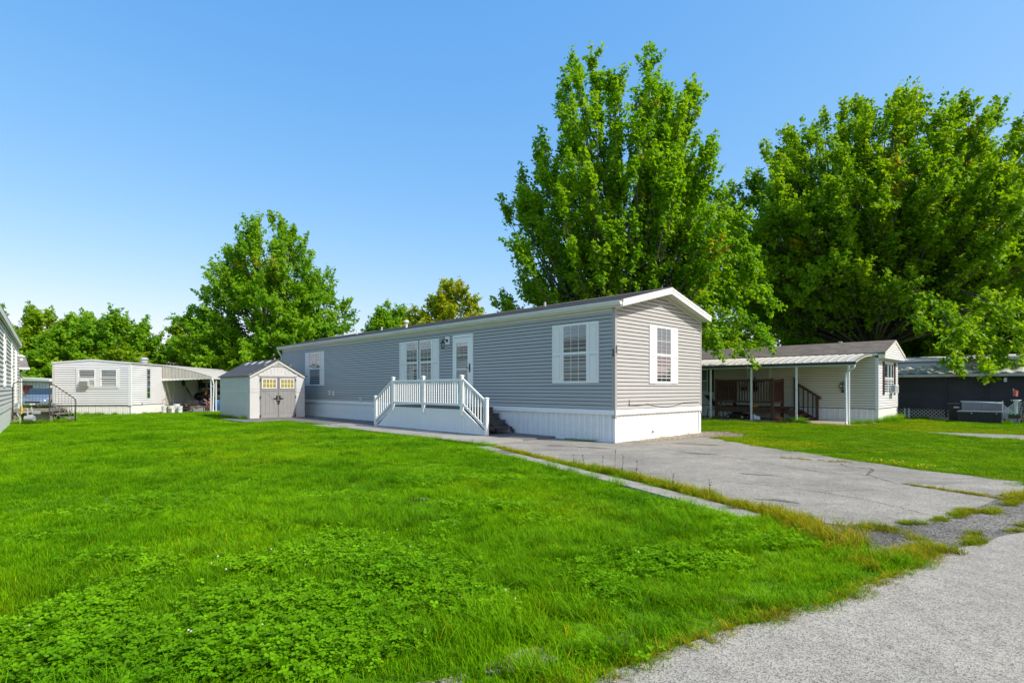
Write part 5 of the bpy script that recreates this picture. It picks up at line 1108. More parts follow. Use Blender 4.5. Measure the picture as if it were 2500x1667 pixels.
MB().add([(0.352, -0.014, 1.19), (0.352, 0.014, 1.19), (0.385, 0, 1.175), (0.355, 0, 1.215)], [(0, 1, 2), (0, 2, 3), (1, 3, 2)]).build('nose', 'skin', pp)
for y in (-0.03, 0.03): MB().lathe([(0.004, -0.01), (0.011, 0), (0.004, 0.01)], (0.350, y, 1.215), 8).build('eye', 'dark_room', pp)
for (i, sg) in ((10, -1), (14, 1)):         # fingers curled in the lap
    c = Vector(V[i])
    for k in range(4): skin_mesh('finger', [tuple(c + Vector((0.02, (k - 1.5) * 0.018, 0.005))), tuple(c + Vector((0.06, (k - 1.5) * 0.018, 0.0))), tuple(c + Vector((0.075 - 0.004 * abs(k - 1.5), (k - 1.5) * 0.017, -0.03)))], [(0, 1), (1, 2)], [0.010, 0.009, 0.007], 'skin', pp, lv=1)
    skin_mesh('thumb', [tuple(c + Vector((0.0, -sg * 0.02, 0.0))), tuple(c + Vector((0.03, -sg * 0.045, 0.005))), tuple(c + Vector((0.055, -sg * 0.04, -0.01)))], [(0, 1), (1, 2)], [0.011, 0.010, 0.008], 'skin', pp, lv=1)
ch = thing('stool', 'low dark stool beneath the seated person', 'stool', wpt(1.66, 4.45, 0.03), WTH - 0.35)
box('seat', 'black_plastic', ch, -0.2, 0.22, -0.2, 0.2, 0.34, 0.38, bevel=0.015)
for x in (-0.17, 0.19):
    for y in (-0.17, 0.17): MB().tube((x, y, 0), (x * .9, y * .9, 0.34), 0.016).build('leg', 'iron_gray', ch)
# ---------------------------------------------------------------- grey house at the left edge (wall faces +y in its frame)
LTH = -0.865; LX, LY = -24.84, 27.5
lh = thing('grey_house', 'grey lap-sided home cut off by the left edge of the picture', 'house', (LX, LY, 0), LTH)
def lpt(x, y, z=0.0): c, s = math.cos(LTH), math.sin(LTH); return (LX + x * c - y * s, LY + x * s + y * c, z)
LL = 19.0
wl_ = box('side_wall', 'lap_shadow', lh, 0, LL, -0.06, 0.0, 0.72, 3.52); box('far_end_wall', 'house_gray', lh, 0, 0.06, -4.3, -0.061, 0, 3.5); box('near_end_wall', 'house_gray', lh, LL - 0.06, LL, -4.3, -0.061, 0, 3.5); box('rear_wall', 'house_gray', lh, 0, LL, -4.36, -4.301, 0, 3.5)
PL = 0.145
me = MB().prism([(0.0, 0.016), (0.032, 0.016), (0.032, PL * .25), (0.008, PL), (0.0, PL)], 'x', 0.06, LL).mesh('siding_plank')
for i in range(19): link('siding_plank', me, 'house_gray', wl_, loc=(0, 0, 0.74 + i * PL))
sk = box('skirting', 'white_skirt', lh, 0, LL, -0.04, -0.02, 0.0, 0.72)
me = MB().prism([(0, -.02), (1.19, -.02), (1.19, 0.0), (0, 0.0)], 'z', 0.0, 0.70).mesh('skirting_panel')
for i in range(15): link('skirting_panel', me, 'white_skirt', sk, loc=(0.05 + i * 1.2, 0, 0))
box('band_trim', 'white_vinyl', lh, 0, LL, 0.0, 0.03, 0.66, 0.76); box('corner_post', 'white_vinyl', lh, -0.02, 0.06, -0.06, 0.026, 0.66, 3.50)
MB().prism([(0.11, 3.62), (0.11, 3.48), (0.09, 3.48), (0.09, 3.52), (-0.02, 3.52), (-0.02, 3.66), (-2.15, 4.30), (-4.5, 3.6), (-4.5, 3.66), (-2.15, 4.38), (0.12, 3.70)], 'x', -0.06, LL).build('roof', 'shingle_gray', lh)
box('eave_fascia', 'white_vinyl', lh, -0.06, LL, 0.105, 0.125, 3.48, 3.64); box('soffit', 'soffit_cream', lh, -0.05, LL, 0.034, 0.104, 3.47, 3.485)
TLf = lambda u, o, z: (u, o, z)
for (u0, u1, z0, z1) in ((7.2, 8.1, 1.45, 3.15), (12.2, 13.1, 1.45, 3.15)): window(lh, TLf, u0, u1, z0, z1, fr=0.07, grid=(1, 1), blinds=False, glass='glass_dark', out=0.05)
dr = box('door', 'white_vinyl', lh, 4.0, 4.95, 0.0, 0.05, 0.80, 2.95); box('door_glass', 'glass_dark', dr, 4.2, 4.75, 0.051, 0.056, 1.9, 2.75)
for x in (3.9, 4.96): box('door_frame', 'white_vinyl', dr, x, x + 0.09, 0.0, 0.07, 0.76, 3.05)
ll = thing('porch_light', 'white porch light on the wall of the grey house', 'lamp', lpt(3.4, 0.03, 2.75), LTH)
box('arm', 'white_vinyl', ll, -0.04, 0.04, 0.0, 0.16, 0.16, 0.20); MB().lathe([(0.13, 0.10), (0.13, 0.14), (0.05, 0.18)], (0, 0.16, 0), 12).build('shade', 'white_vinyl', ll); MB().lathe([(0.05, -0.10), (0.07, -0.08), (0.07, 0.10)], (0, 0.16, 0), 10).build('globe', 'lamp_lens', ll)
# entry platform and iron railing
ep = thing('entry_platform', 'weathered wooden entry platform with open steps by the grey house', 'steps', (-19.95, 21.75, 0), 0.44)
for i in range(7): box('plank', 'gray_wood', ep, 0.0, 1.28, 0.02 + i * 0.15, 0.16 + i * 0.15, 0.53, 0.57)
box('rim_joist', 'gray_wood', ep, 0.0, 1.28, 0.0, 0.02, 0.45, 0.55); box('rim_joist', 'gray_wood', ep, 1.26, 1.30, 0.02, 1.06, 0.45, 0.53)
for x in (0.05, 1.2):
    for y in (0.1, 0.95): box('leg', 'gray_wood', ep, x, x + 0.09, y, y + 0.09, 0, 0.45)
box('step', 'gray_wood', ep, 1.32, 1.62, 0.05, 1.0, 0.33, 0.38); box('step', 'gray_wood', ep, 1.62, 1.92, 0.05, 1.0, 0.14, 0.19)
MB().path([(1.1, 0.04, 0.50), (2.0, 0.04, 0.02)], 0.022, 6).build('stringer', 'black_metal', ep); box('crate_below', 'crate_gray', ep, 0.45, 1.15, 0.3, 0.9, 0.0, 0.42)
ir = thing('iron_railing', 'black iron railing with thin wire mesh along the entry platform', 'railing', (-19.95, 21.75, 0), 0.44)
MB().path([(0.06, 0, 0.15), (0.06, 0, 1.52), (0.10, 0, 1.62), (0.22, 0, 1.66), (1.10, 0, 1.66), (1.22, 0, 1.64), (1.42, 0, 1.50), (2.0, 0, 1.02), (2.06, 0, 0.95), (2.08, 0, 0.85), (2.06, 0, 0.0)], 0.020, 7).build('rail', 'iron_gray', ir, smooth=True)
MB().tube((1.22, 0, 0.0), (1.22, 0, 1.64), 0.019).build('post', 'iron_gray', ir)
wm = MB()
for i in range(19):
    x = 0.16 + i * 0.104; zt = 1.64 if x < 1.25 else 1.64 - (x - 1.25) * 0.85; zb = 0.58 if x < 1.25 else max(0.1, 0.5 - (x - 1.25) * 0.55); wm.tube((x, 0, zb), (x, 0, zt), 0.0045, n=4)
for z in (0.8, 1.05, 1.3): wm.tube((0.06, 0, z), (1.22, 0, z), 0.004, n=4)
wm.build('wire_mesh', 'iron_gray', ir)
gmt = thing('gas_meter', 'grey gas meter with pipes in front of the entry platform', 'gas meter', (-18.72, 21.25, 0), 0.3)
MB().lathe([(0.10, 0.10), (0.15, 0.14), (0.15, 0.30), (0.10, 0.36), (0.04, 0.38)], (0, 0, 0), 12).build('meter_body', 'meter_gray', gmt); MB().tube((-0.14, -0.1, 0.24), (0.14, -0.1, 0.24), 0.10, n=12).build('diaphragm', 'meter_gray', gmt)
MB().path([(-0.1, 0, 0.36), (-0.1, 0, 0.62), (0.02, 0, 0.66), (0.05, 0, 0.5), (0.06, 0, 0.36)], 0.028, 7).build('pipe', 'pipe_tan', gmt); MB().path([(-0.1, 0, 0.62), (-0.30, 0, 0.60), (-0.34, 0, 0.3), (-0.34, 0, 0.0)], 0.025, 7).build('pipe', 'pipe_tan', gmt); box('regulator', 'meter_gray', gmt, 0.05, 0.30, -0.05, 0.08, 0.40, 0.52, bevel=0.02)
MB().path([(-0.26, -0.05, 0.72), (-0.25, -0.06, 0.55), (-0.27, -0.06, 0.42)], 0.03, 6).build('yellow_tag', 'yellow_plastic', gmt)
pv = thing('drain_pipes', 'white vertical and bent pipes at the foot of the grey house wall', 'pipe', (-20.05, 21.45, 0), 0.3)
MB().tube((0.02, 0, 0.0), (0.02, 0, 0.62), 0.05, n=10).build('standpipe', 'white_vinyl', pv); MB().path([(-0.3, -0.1, 0.05), (0.4, -0.1, 0.06), (0.6, -0.08, 0.12), (0.62, -0.05, 0.25), (0.5, 0, 0.42), (0.62, 0, 0.44), (1.0, 0.05, 0.46)], 0.022, 7).build('hose', 'pipe_tan', pv)
# ---------------------------------------------------------------- white cottage, shed and car further back on the left
wc = thing('white_cottage', 'narrow white wall with gutter and downspout beyond the grey house', 'house', (-32.5, 35.2, 0), 0.78)
box('wall', 'trailer_white', wc, -5, 0.6, 0, 0.1, 0, 2.75); box('side_wall', 'trailer_white', wc, 0.5, 0.6, 0.1, 5, 0, 2.75); MB().prism([(-0.5, 2.80), (2.5, 3.6), (5.5, 2.80), (5.5, 2.72), (2.5, 3.5), (-0.5, 2.72)], 'x', -5.2, 1.0).build('roof', 'shingle_gray', wc); box('gutter', 'gutter_white', wc, -5.2, 1.05, -0.6, -0.5, 2.62, 2.76)
MB().path([(0.95, -0.5, 2.66), (0.8, -0.3, 2.45), (0.66, -0.06, 2.35), (0.66, -0.06, 0.1)], 0.045, 7).build('downspout', 'gutter_white', wc)
rs = thing('red_door_shed', 'small white shed with a red door behind the parked car', 'shed', (-38.6, 43.0, 0), -0.1)
box('wall', 'trailer_white', rs, -2.0, 2.4, 0, 3, 0, 2.1); MB().prism([(-2.4, 2.1), (2.7, 1.95), (2.7, 2.1), (-2.4, 2.35)], 'y', -0.3, 3.3).build('roof', 'trailer_white', rs); 
for i in range(14): box('siding_plank', 'trailer_white', rs, -2.0, 2.4, -0.02, 0.0, 0.05 + i * 0.145, 0.18 + i * 0.145)
dd = box('door', 'red_door', rs, 0.2, 1.0, -0.06, -0.021, 0.05, 1.65); box('door_frame', 'white_vinyl', dd, 0.08, 0.19, -0.06, -0.021, 0.05, 1.75); box('door', 'red_door', rs, -0.75, 0.0, -0.06, -0.021, 0.05, 1.65)
car = thing('parked_car', 'pale blue car parked beside the white trailer, nose towards the viewer', 'car', (-33.5, 39.0, 0), 0.47)
# nose at -y; x across
def cs(pts, y): return [(x, y, z) for x, z in pts]
secs = []
for (y, wb_, wt2, zb, zm_, zt) in ((-2.2, .70, .62, .30, .52, .62), (-2.05, .82, .72, .22, .60, .74), (-1.3, .88, .76, .20, .72, .90), (-0.75, .89, .76, .20, .84, .98), (-0.05, .90, .66, .20, .92, 1.40), (0.5, .90, .66, .20, .94, 1.46), (1.5, .90, .66, .20, .94, 1.46), (2.1, .88, .62, .22, .92, 1.36), (2.45, .82, .60, .30, .88, .98)):
    secs.append([(-wb_ * .93, y, zb), (-wb_, y, zb + .15), (-wb_, y, zm_), (-wt2, y, zt - .03), (-wt2 * .8, y, zt), (wt2 * .8, y, zt), (wt2, y, zt - .03), (wb_, y, zm_), (wb_, y, zb + .15), (wb_ * .93, y, zb)])
m = MB(); k = len(secs[0])
for s_ in secs: m.v.extend(s_)
for i in range(len(secs) - 1):
    for j in range(k): m.f.append((i * k + j, i * k + (j + 1) % k, (i + 1) * k + (j + 1) % k, (i + 1) * k + j))
m.f.append(tuple(range(k))); m.f.append(tuple(range((len(secs) - 1) * k, len(secs) * k)))
cbody = m.build('body', 'car_blue', car, smooth=True)
MB().add([(-.70, -.74, 1.0), (.70, -.74, 1.0), (.60, -.10, 1.385), (-.60, -.10, 1.385)], [(0, 1, 2, 3)]).build('windscreen', 'car_glass', car).location = (0, -0.03, 0.03)
for s in (-1, 1):
    MB().add([(s * .905, -.45, .97), (s * .92, 1.9, .97), (s * .70, 1.7, 1.40), (s * .70, .05, 1.38)], [(0, 1, 2, 3)]).build('side_window', 'car_glass', car).location = (s * 0.012, 0, 0)
    h = MB().add([(s * .42, -2.13, .60), (s * .78, -2.02, .60), (s * .80, -1.95, .72), (s * .44, -2.07, .71), (s * .42, -2.0, .60), (s * .74, -1.9, .60), (s * .74, -1.85, .70), (s * .44, -1.95, .70)], [(0, 1, 2, 3), (4, 5, 6, 7), (0, 4, 5, 1), (1, 5, 6, 2), (2, 6, 7, 3), (3, 7, 4, 0)]).build('headlight', 'lamp_lens', car)
    box('turn_signal', 'amber', car, s * .80 - .04, s * .80 + .04, -2.03, -1.9, .60, .70)
    for y in (-1.45, 1.5):
        w = MB().tube((s * .74, y, .32), (s * .905, y, .32), .32, n=20).build('wheel', 'rubber', car); MB().tube((s * .80, y, .32), (s * .915, y, .32), .20, n=14).build('rim', 'outlet_gray', w)
    box('mirror', 'car_blue', car, s * .95 - .08, s * .95 + .08, -.55, -.42, .98, 1.10, bevel=0.02)
box('grille', 'black_plastic', car, -.40, .40, -2.22, -2.1, .42, .52); box('bumper', 'car_blue', car, -.80, .80, -2.28, -2.1, .26, .40, bevel=0.04); box('number_plate', 'white_metal', car, -.15, .15, -2.30, -2.281, .29, .38)
fl = thing('flower_patch', 'low clump of yellow flowers behind the entry platform', 'flowers', (-22.9, 26.6, 0), 0)
m = MB(); g_ = MB(); r = random.Random(6)
for i in range(700):
    c = Vector((r.gauss(0.1, .55), r.gauss(0, .3), 0)); h = r.uniform(.2, .75); a = r.uniform(0, 6.28); l = Vector((math.cos(a) * .12, math.sin(a) * .12, h)); s_ = Vector((-math.sin(a), math.cos(a), 0)) * .014; g_.add([c - s_, c + s_, c + l], [(0, 1, 2)])
    if i % 3 == 0:
        p = c + l; m.add([p + Vector((math.cos(b) * .04, math.sin(b) * .04, .01 * math.sin(3 * b))) for b in np.linspace(0, 6.28, 7)[:6]], [(0, 1, 2, 3, 4, 5)])
m.build('petals', 'petal_yellow', fl); g_.build('stalks', 'dry_weed', fl)
# ---------------------------------------------------------------- trees
def unit(a): return a / np.maximum(np.linalg.norm(a, axis=-1, keepdims=True), 1e-9)
def leaf_mesh(name, P, D, size, tint, rg, up=0.7, droop=0.0):
    """kite-shaped leaves, two triangles each: P centres, D growth directions"""
    n = len(P)
    nrm = unit(rg.normal(size=(n, 3)) * 0.62 + np.array([0.32, -0.16, up]) + D * 0.3)
    ax = unit(D + rg.normal(size=(n, 3)) * 0.6 - np.array([0, 0, droop])); ax = unit(ax - nrm * (ax * nrm).sum(1, keepdims=True)); sd = np.cross(nrm, ax)
    s = (size * rg.uniform(0.65, 1.3, n))[:, None]
    fold = nrm * s * 0.18
    v = np.stack([P - ax * s * 0.5, P + sd * s * 0.42 + fold - ax * s * 0.05, P + ax * s * 0.6, P - sd * s * 0.42 + fold - ax * s * 0.05], 1).reshape(-1, 3)
    me = bpy.data.meshes.new(name); me.vertices.add(4 * n); me.vertices.foreach_set('co', v.astype(np.float32).ravel())
    b = np.arange(n) * 4; f = np.stack([b, b + 1, b + 2, b, b + 2, b + 3], 1).ravel()
    me.loops.add(6 * n); me.loops.foreach_set('vertex_index', f.astype(np.int32)); me.polygons.add(2 * n)
    me.polygons.foreach_set('loop_start', (np.arange(2 * n) * 3).astype(np.int32)); me.polygons.foreach_set('loop_total', np.full(2 * n, 3, np.int32))
    me.update(calc_edges=True)
    at = me.attributes.new('tint', 'FLOAT_COLOR', 'POINT'); c = np.ones((4 * n, 4), np.float32); c[:, :3] = np.repeat(tint, 4, 0); at.data.foreach_set('color', c.ravel())
    return me
PAL = {'maple': [(0.09, 0.25, 0.005), (0.17, 0.36, 0.007), (0.29, 0.46, 0.009)], 'dark': [(0.06, 0.18, 0.008), (0.10, 0.25, 0.010), (0.15, 0.31, 0.012)],
       'bright': [(0.12, 0.26, 0.006), (0.22, 0.37, 0.008), (0.34, 0.45, 0.012)], 'yellow': [(0.19, 0.30, 0.010), (0.32, 0.40, 0.014), (0.45, 0.42, 0.02)],
       'leafy': [(0.105, 0.255, 0.005), (0.195, 0.365, 0.007), (0.32, 0.46, 0.010)],
       'willow': [(0.13, 0.20, 0.03), (0.19, 0.26, 0.04), (0.27, 0.32, 0.06)]}
def bez(p0, p1, p2, t): t = t[..., None]; return (1 - t) ** 2 * p0 + 2 * (1 - t) * t * p1 + t ** 2 * p2
def tree(name, label, base, H, prof, seed, n_limb=60, twigs=16, leaves=26, leaf=0.17, pal='maple', stems=1, fork=0.18, lean=(0, 0), trunk_r=0.22, sweep=0.5, boughs=(), autumn=0.015, spread=0.14, twig_len=(0.5, 1.5), lobes=0.18, droop=0.0, group=None, scale_xy=(1, 1), fan=None):
    """prof: (height fraction, radius) points of the crown; limbs sweep up and out to it, each carrying twigs of leaves"""
    rg = np.random.default_rng(seed); ph = np.array([p[0] for p in prof]) * H; pr = np.array([p[1] for p in prof])
    t = thing(name, label, 'tree', (base[0], base[1], 0), 0, group)
    lobe_a = rg.uniform(0, 6.28, 4)
    def env(z, az): return np.interp(z, ph, pr) * (1 + lobes * (np.sin(2 * az + lobe_a[0]) * .5 + np.sin(3 * az + lobe_a[1] + z * .35) * .5 + np.sin(5 * az + lobe_a[2] - z * .6) * .4))
    # limb end points on the crown surface
    zs = np.linspace(ph[0], ph[-1], 200); w = np.interp(zs, ph, pr) + 0.25; w /= w.sum()
    ez = rg.choice(zs, n_limb, p=w) + rg.uniform(-.3, .3, n_limb); az = (np.arange(n_limb) * 2.39996 + rg.uniform(-.35, .35, n_limb)) % 6.2832
    er = env(ez, az) * rg.uniform(0.72, 1.10, n_limb)
    end = np.stack([er * np.cos(az) * scale_xy[0], er * np.sin(az) * scale_xy[1], ez], 1) + np.stack([lean[0] * ez / H, lean[1] * ez / H, 0 * ez], 1)
    # stems (leaders)
    tr = MB(); leaders = []
    for s in range(stems):
        a = s / max(1, stems) * 6.28 + rg.uniform(-.4, .4); top_r = (0.0 if stems == 1 else np.interp(0.8 * H, ph, pr) * 0.42)
        zt = H * (0.93 if stems == 1 else rg.uniform(0.80, 0.90))
        p0 = np.array([0, 0, 0.0]); pf = np.array([0.03 * a * (stems > 1), 0, H * fork]); tp = np.array([top_r * math.cos(a) + lean[0] * .9, top_r * math.sin(a) + lean[1] * .9, zt])
        pm = pf + np.array([(tp[0]) * .55, (tp[1]) * .55, (zt - H * fork) * .35]); tt = np.linspace(0, 1, 12); up = bez(pf, pm, tp, tt)
        leaders.append(up); rad = np.interp(tt, [0, 1], [trunk_r * (0.95 if stems == 1 else 0.62), 0.02])
        tr.path([tuple(p) for p in up], [float(x) for x in rad], 8)
    tr.path([(0, 0, -0.1), (0, 0, 0.15), (0, 0, H * fork * .5), (0.01, 0, H * fork + 0.15)], [trunk_r * 1.5, trunk_r * 1.2, trunk_r * 1.02, trunk_r * 0.95], 10)
    P = []; D = []; C = []; limbs = []
    L0 = np.array(leaders)
    for i in range(n_limb):
        e = end[i]; hr = np.hypot(e[0], e[1]); zs0 = max(H * fork, e[2] - (0.30 + sweep) * hr - rg.uniform(.3, 1.5)) if fan is None else H * fork + max(0, e[2] - H * fork) * fan * rg.uniform(.6, 1.4)
        # start on the leader that lies closest
        cand = L0[:, :, :]; dz = np.abs(cand[:, :, 2] - zs0); j = dz.argmin(1); sp = cand[np.arange(len(L0)), j]; k = np.linalg.norm(sp[:, :2] - e[:2], axis=1).argmin(); p0 = sp[k]
        p1 = p0 + (e - p0) * (np.array([0.62, 0.62, 0.28 if sweep > 0.2 else 0.6]) if fan is None else np.array([0.56, 0.56, 0.44])); limbs.append((p0, p1, e, 1.0))
    for (p0, p1, e) in boughs: limbs.append((np.array(p0, float), np.array(p1, float), np.array(e, float), 1.6))
    cw = [rg.uniform(0, 1) for _ in limbs]
    for li, (p0, p1, e, dens) in enumerate(limbs):
        tt = np.linspace(0, 1, 7); pts = bez(p0, p1, e, tt); Ln = np.linalg.norm(np.diff(pts, axis=0), axis=1).sum()
        r0 = min(trunk_r * 0.42, 0.012 + 0.011 * Ln); tr.path([tuple(p) for p in pts], [float(max(0.006, r0 * (1 - x * .9))) for x in tt], 5)
        nt_ = max(4, int(twigs * dens * (0.35 + Ln / 6.0))); ts = 1 - (1 - (0.22 if fan is None else 0.42)) * rg.uniform(0, 1, nt_) ** 1.35; ts[0] = 1.0; ts[1:3] = 0.97
        q = bez(p0, p1, e, ts); tg = unit(bez(p0, p1, e, np.minimum(ts + .02, 1.02)) - bez(p0, p1, e, ts - .02))
        dr = unit(tg * 1.0 + rg.normal(size=(nt_, 3)) * 0.55 + np.array([0, 0, (0.35 if fan is None else 0.12) - droop])); dr[0] = unit(tg[0] + np.array([0, 0, (.3 if fan is None else .1) - droop]))
        tl = rg.uniform(*twig_len, nt_) * (1.0 - 0.25 * (1 - ts)); nl = np.maximum(5, (leaves * tl / np.mean(twig_len)).astype(int))
        idx = np.repeat(np.arange(nt_), nl); m_ = len(idx); u = rg.uniform(0, 1, m_) ** 0.8
        pos = q[idx] + dr[idx] * (tl[idx] * u)[:, None]; pos[:, 2] -= droop * (tl[idx] * u) ** 2 * 0.35
        pos += rg.normal(size=(m_, 3)) * (spread * (1.15 - 0.6 * u))[:, None]
        P.append(pos); D.append(dr[idx]); tone = np.clip(cw[li] * .45 + rg.uniform(0, 1, nt_)[idx] * .35 + rg.uniform(0, 1, m_) * .35 - .1 + 0.15 * (u - .5), 0, 1)
        col = np.stack([np.interp(tone, [0, .5, 1], [PAL[pal][k][c] for k in range(3)]) for c in range(3)], 1)
        au = rg.uniform(0, 1) < autumn
        if au: sel = (u > 0.5) & (rg.uniform(0, 1, m_) < .45); col[sel] = np.array([0.34, 0.25, 0.015]) * rg.uniform(.6, 1.2, (sel.sum(), 1))
        C.append(col)
        for k in range(0, nt_, 2): tr.tube(tuple(q[k]), tuple(q[k] + dr[k] * tl[k] * .7), 0.010, 0.004, 4, cap=False)
    P = np.concatenate(P); D = np.concatenate(D); C = np.concatenate(C)
    tr.build('trunk', 'bark', t)
    me = leaf_mesh('crown', P, D, leaf, C, rg, droop=droop); link('crown', me, 'leaves', t)
    return len(P)
NL = 0
# tall multi-leader maple behind the grey home
NL += tree('maple_tree', 'tall upright maple behind the gable end of the grey home', (4.75, 24.0), 15.6,
     [(0.20, 3.0), (0.33, 4.1), (0.45, 4.1), (0.60, 3.9), (0.75, 3.6), (0.88, 2.9), (0.97, 1.9), (1.0, 1.0)], 3, 240, 13, 36, 0.15, 'maple', stems=5, fork=0.16, trunk_r=0.34, sweep=1.05, lobes=0.20, spread=0.11, twig_len=(0.35, 1.0),
     boughs=[((1.9, -0.5, 4.5), (3.6, -1.2, 6.0), (4.7, -1.6, 3.1)), ((1.9, -0.2, 5.0), (4.0, -1.0, 6.2), (5.6, -1.6, 3.4)), ((1.2, -0.8, 4.2), (2.8, -1.4, 5.4), (3.5, -2.0, 3.0)), ((2.0, 0.2, 6.0), (4.4, -.6, 7.0), (6.0, -.8, 5.2)), ((1.4, 0, 4), (3.1, 0.5, 5.2), (4.6, 0.4, 4.2)), ((1.5, 0.2, 6.5), (4.2, 0.3, 8.2), (5.6, 0.2, 7.6)), ((1.5, -0.4, 5.2), (3.6, -1.0, 6.8), (5.0, -1.2, 5.4)), ((1.5, -0.4, 6.5), (3.2, -.6, 8.6), (4.9, -.6, 8.6)), ((1.5, .4, 5.5), (3.0, .8, 7.4), (4.2, .8, 7.0)), ((1.2, -.4, 4.5), (2.4, -.8, 6.2), (3.6, -1.0, 5.6)), ((1.6, -.3, 6), (3.9, -.9, 7.4), (5.3, -1.1, 6.4)), ((1.6, .2, 7), (3.0, .3, 9.6), (4.3, .3, 10.0))])
# wide spreading maple behind the cream trailer
NL += tree('maple_tree', 'huge wide-spreading maple behind the cream trailer roof', (22.9, 35.0), 19.0,
     [(0.30, 6.8), (0.38, 8.6), (0.48, 9.2), (0.60, 9.0), (0.74, 7.9), (0.86, 6.0), (0.95, 3.6), (1.0, 1.4)], 8, 640, 8, 30, 0.195, 'leafy', stems=7, fork=0.16, trunk_r=0.55, sweep=0.85, lobes=0.03, spread=0.13, twig_len=(0.5, 1.3), fan=0.30,
     boughs=[((-1, -4, 6.5), (-2.2, -9, 6.4), (-3.2, -10.8, 2.6)), ((-.5, -4, 6.5), (-1.4, -9, 6.0), (-2.2, -11.2, 2.3)), ((0.5, -4, 6), (0, -8.5, 6.0), (-1.3, -11, 2.4)), ((0.5, -4, 7), (.6, -9, 6.4), (-.6, -11, 3.3)), ((1, -4, 6), (1.6, -8.5, 6.4), (0.6, -11, 3.6)), ((-1, -4, 7), (-2.4, -7.5, 7.6), (-3.8, -9.3, 4.6)), ((0, -4.5, 6), (-.6, -8.8, 5.4), (-1.7, -10.8, 2.6)), ((0, -4.5, 6), (-1.6, -8.8, 5.8), (-3.0, -10.4, 3.6))])
NL += tree('maple_tree', 'bright green maple filling the right edge beyond the screened trailer', (36.5, 41.0), 15.2,
     [(0.14, 6.5), (0.30, 8.6), (0.50, 8.4), (0.70, 6.6), (0.88, 3.8), (1.0, 1.0)], 21, 280, 9, 26, 0.25, 'bright', stems=4, fork=0.12, trunk_r=0.4, sweep=0.6, spread=0.16, twig_len=(0.6, 1.6), fan=0.35)
for i, (x, y, h, r, p) in enumerate(((30.5, 47.0, 12.0, 5.0, 'maple'), (38.0, 52.0, 12.5, 5.5, 'bright'), (45.0, 50.0, 12.0, 5.5, 'maple'), (25.0, 52.0, 10.5, 4.8, 'bright'), (17.5, 55.0, 9.0, 4.5, 'bright'), (52.0, 55.0, 13.0, 6.0, 'maple'))):
    NL += tree('woodland_tree', ['mid green tree behind the screened trailer, left of its row', 'yellow-green tree in the row behind the screened trailer', 'dense green tree at the right end behind the screened trailer', 'yellow-green tree glimpsed under the wide maple', 'small green tree glimpsed between the two big maples', 'tree at the far right behind the row of woodland trees'][i], (x, y), h,
        [(0.22, r * .75), (0.4, r), (0.65, r * .85), (0.88, r * .5), (1.0, r * .15)], 40 + i, 46, 14, 24, 0.38, p, stems=3, fork=0.22, trunk_r=0.22, sweep=0.5, spread=0.25, twig_len=(0.8, 1.9), group='trees in the row behind the screened trailer')
# maple left of the home
NL += tree('maple_tree', 'broad layered maple beyond the shed and the far end of the grey home', (-19.6, 45.0), 14.8,
     [(0.13, 4.6), (0.25, 5.8), (0.40, 5.8), (0.55, 5.2), (0.70, 4.2), (0.85, 2.9), (0.95, 1.8), (1.0, 0.8)], 14, 260, 11, 30, 0.215, 'maple', stems=2, fork=0.12, trunk_r=0.32, sweep=0.6, lobes=0.2, fan=0.62, autumn=0.03, spread=0.14, twig_len=(0.45, 1.5))
NL += tree('maple_tree', 'small open maple turning orange at the tip above the roof ridge', (-6.0, 52.0), 11.4,
     [(0.35, 2.8), (0.50, 3.5), (0.66, 3.2), (0.82, 2.5), (1.0, 0.8)], 38, 120, 12, 22, 0.25, 'yellow', stems=1, fork=0.3, trunk_r=0.16, sweep=0.15, fan=0.5, autumn=0.12, spread=0.16, twig_len=(0.4, 1.2), lobes=0.3)
NL += tree('round_tree', 'rounded dense green tree showing above the roof beside the capped vent', (-13.0, 60.0), 10.2,
     [(0.30, 2.6), (0.55, 2.9), (0.75, 2.5), (0.92, 1.5), (1.0, 0.6)], 33, 220, 12, 24, 0.24, 'maple', stems=1, fork=0.3, trunk_r=0.18, sweep=0.5, fan=0.4, lobes=0.03, spread=0.18, twig_len=(0.5, 1.1))
# trees behind the white trailer
for i, (x, y, h, r, p, au) in enumerate(((-43.0, 50.0, 7.9, 3.0, 'bright', .06), (-39.0, 50.5, 7.7, 3.6, 'maple', .0), (-35.3, 49.0, 8.2, 3.8, 'maple', .02), (-41.0, 48.0, 5.4, 2.4, 'maple', .0), (-33.5, 46.5, 4.2, 2.4, 'bright', .05))):
    NL += tree('garden_tree', ['light green tree beside the grey house, left of the tree row', 'dense green tree in the middle behind the white trailer', 'feathery green tree at the right behind the white trailer', 'low shrubby tree beside the parked car', 'low yellowish shrub just above the white trailer roof'][i], (x, y), h,
        [(0.08, r * .8), (0.3, r), (0.6, r * .92), (0.85, r * .6), (1.0, r * .25)], 60 + i, 130, 11, 28, 0.24, p, stems=3, fork=0.12, trunk_r=0.16, sweep=0.6, autumn=au, spread=0.16, twig_len=(0.4, 1.2), fan=0.4, lobes=0.06, group='trees behind the white trailer')
NL += tree('garden_tree', 'green tree standing left of the willow behind the carport', (-30.2, 52.0), 7.7, [(0.1, 2.4), (0.35, 2.9), (0.65, 2.6), (0.88, 1.6), (1.0, .5)], 71, 90, 11, 24, 0.29, 'bright', stems=2, fork=0.15, trunk_r=0.15, sweep=0.5, spread=0.16, twig_len=(0.4, 1.2), group='trees behind the white trailer')
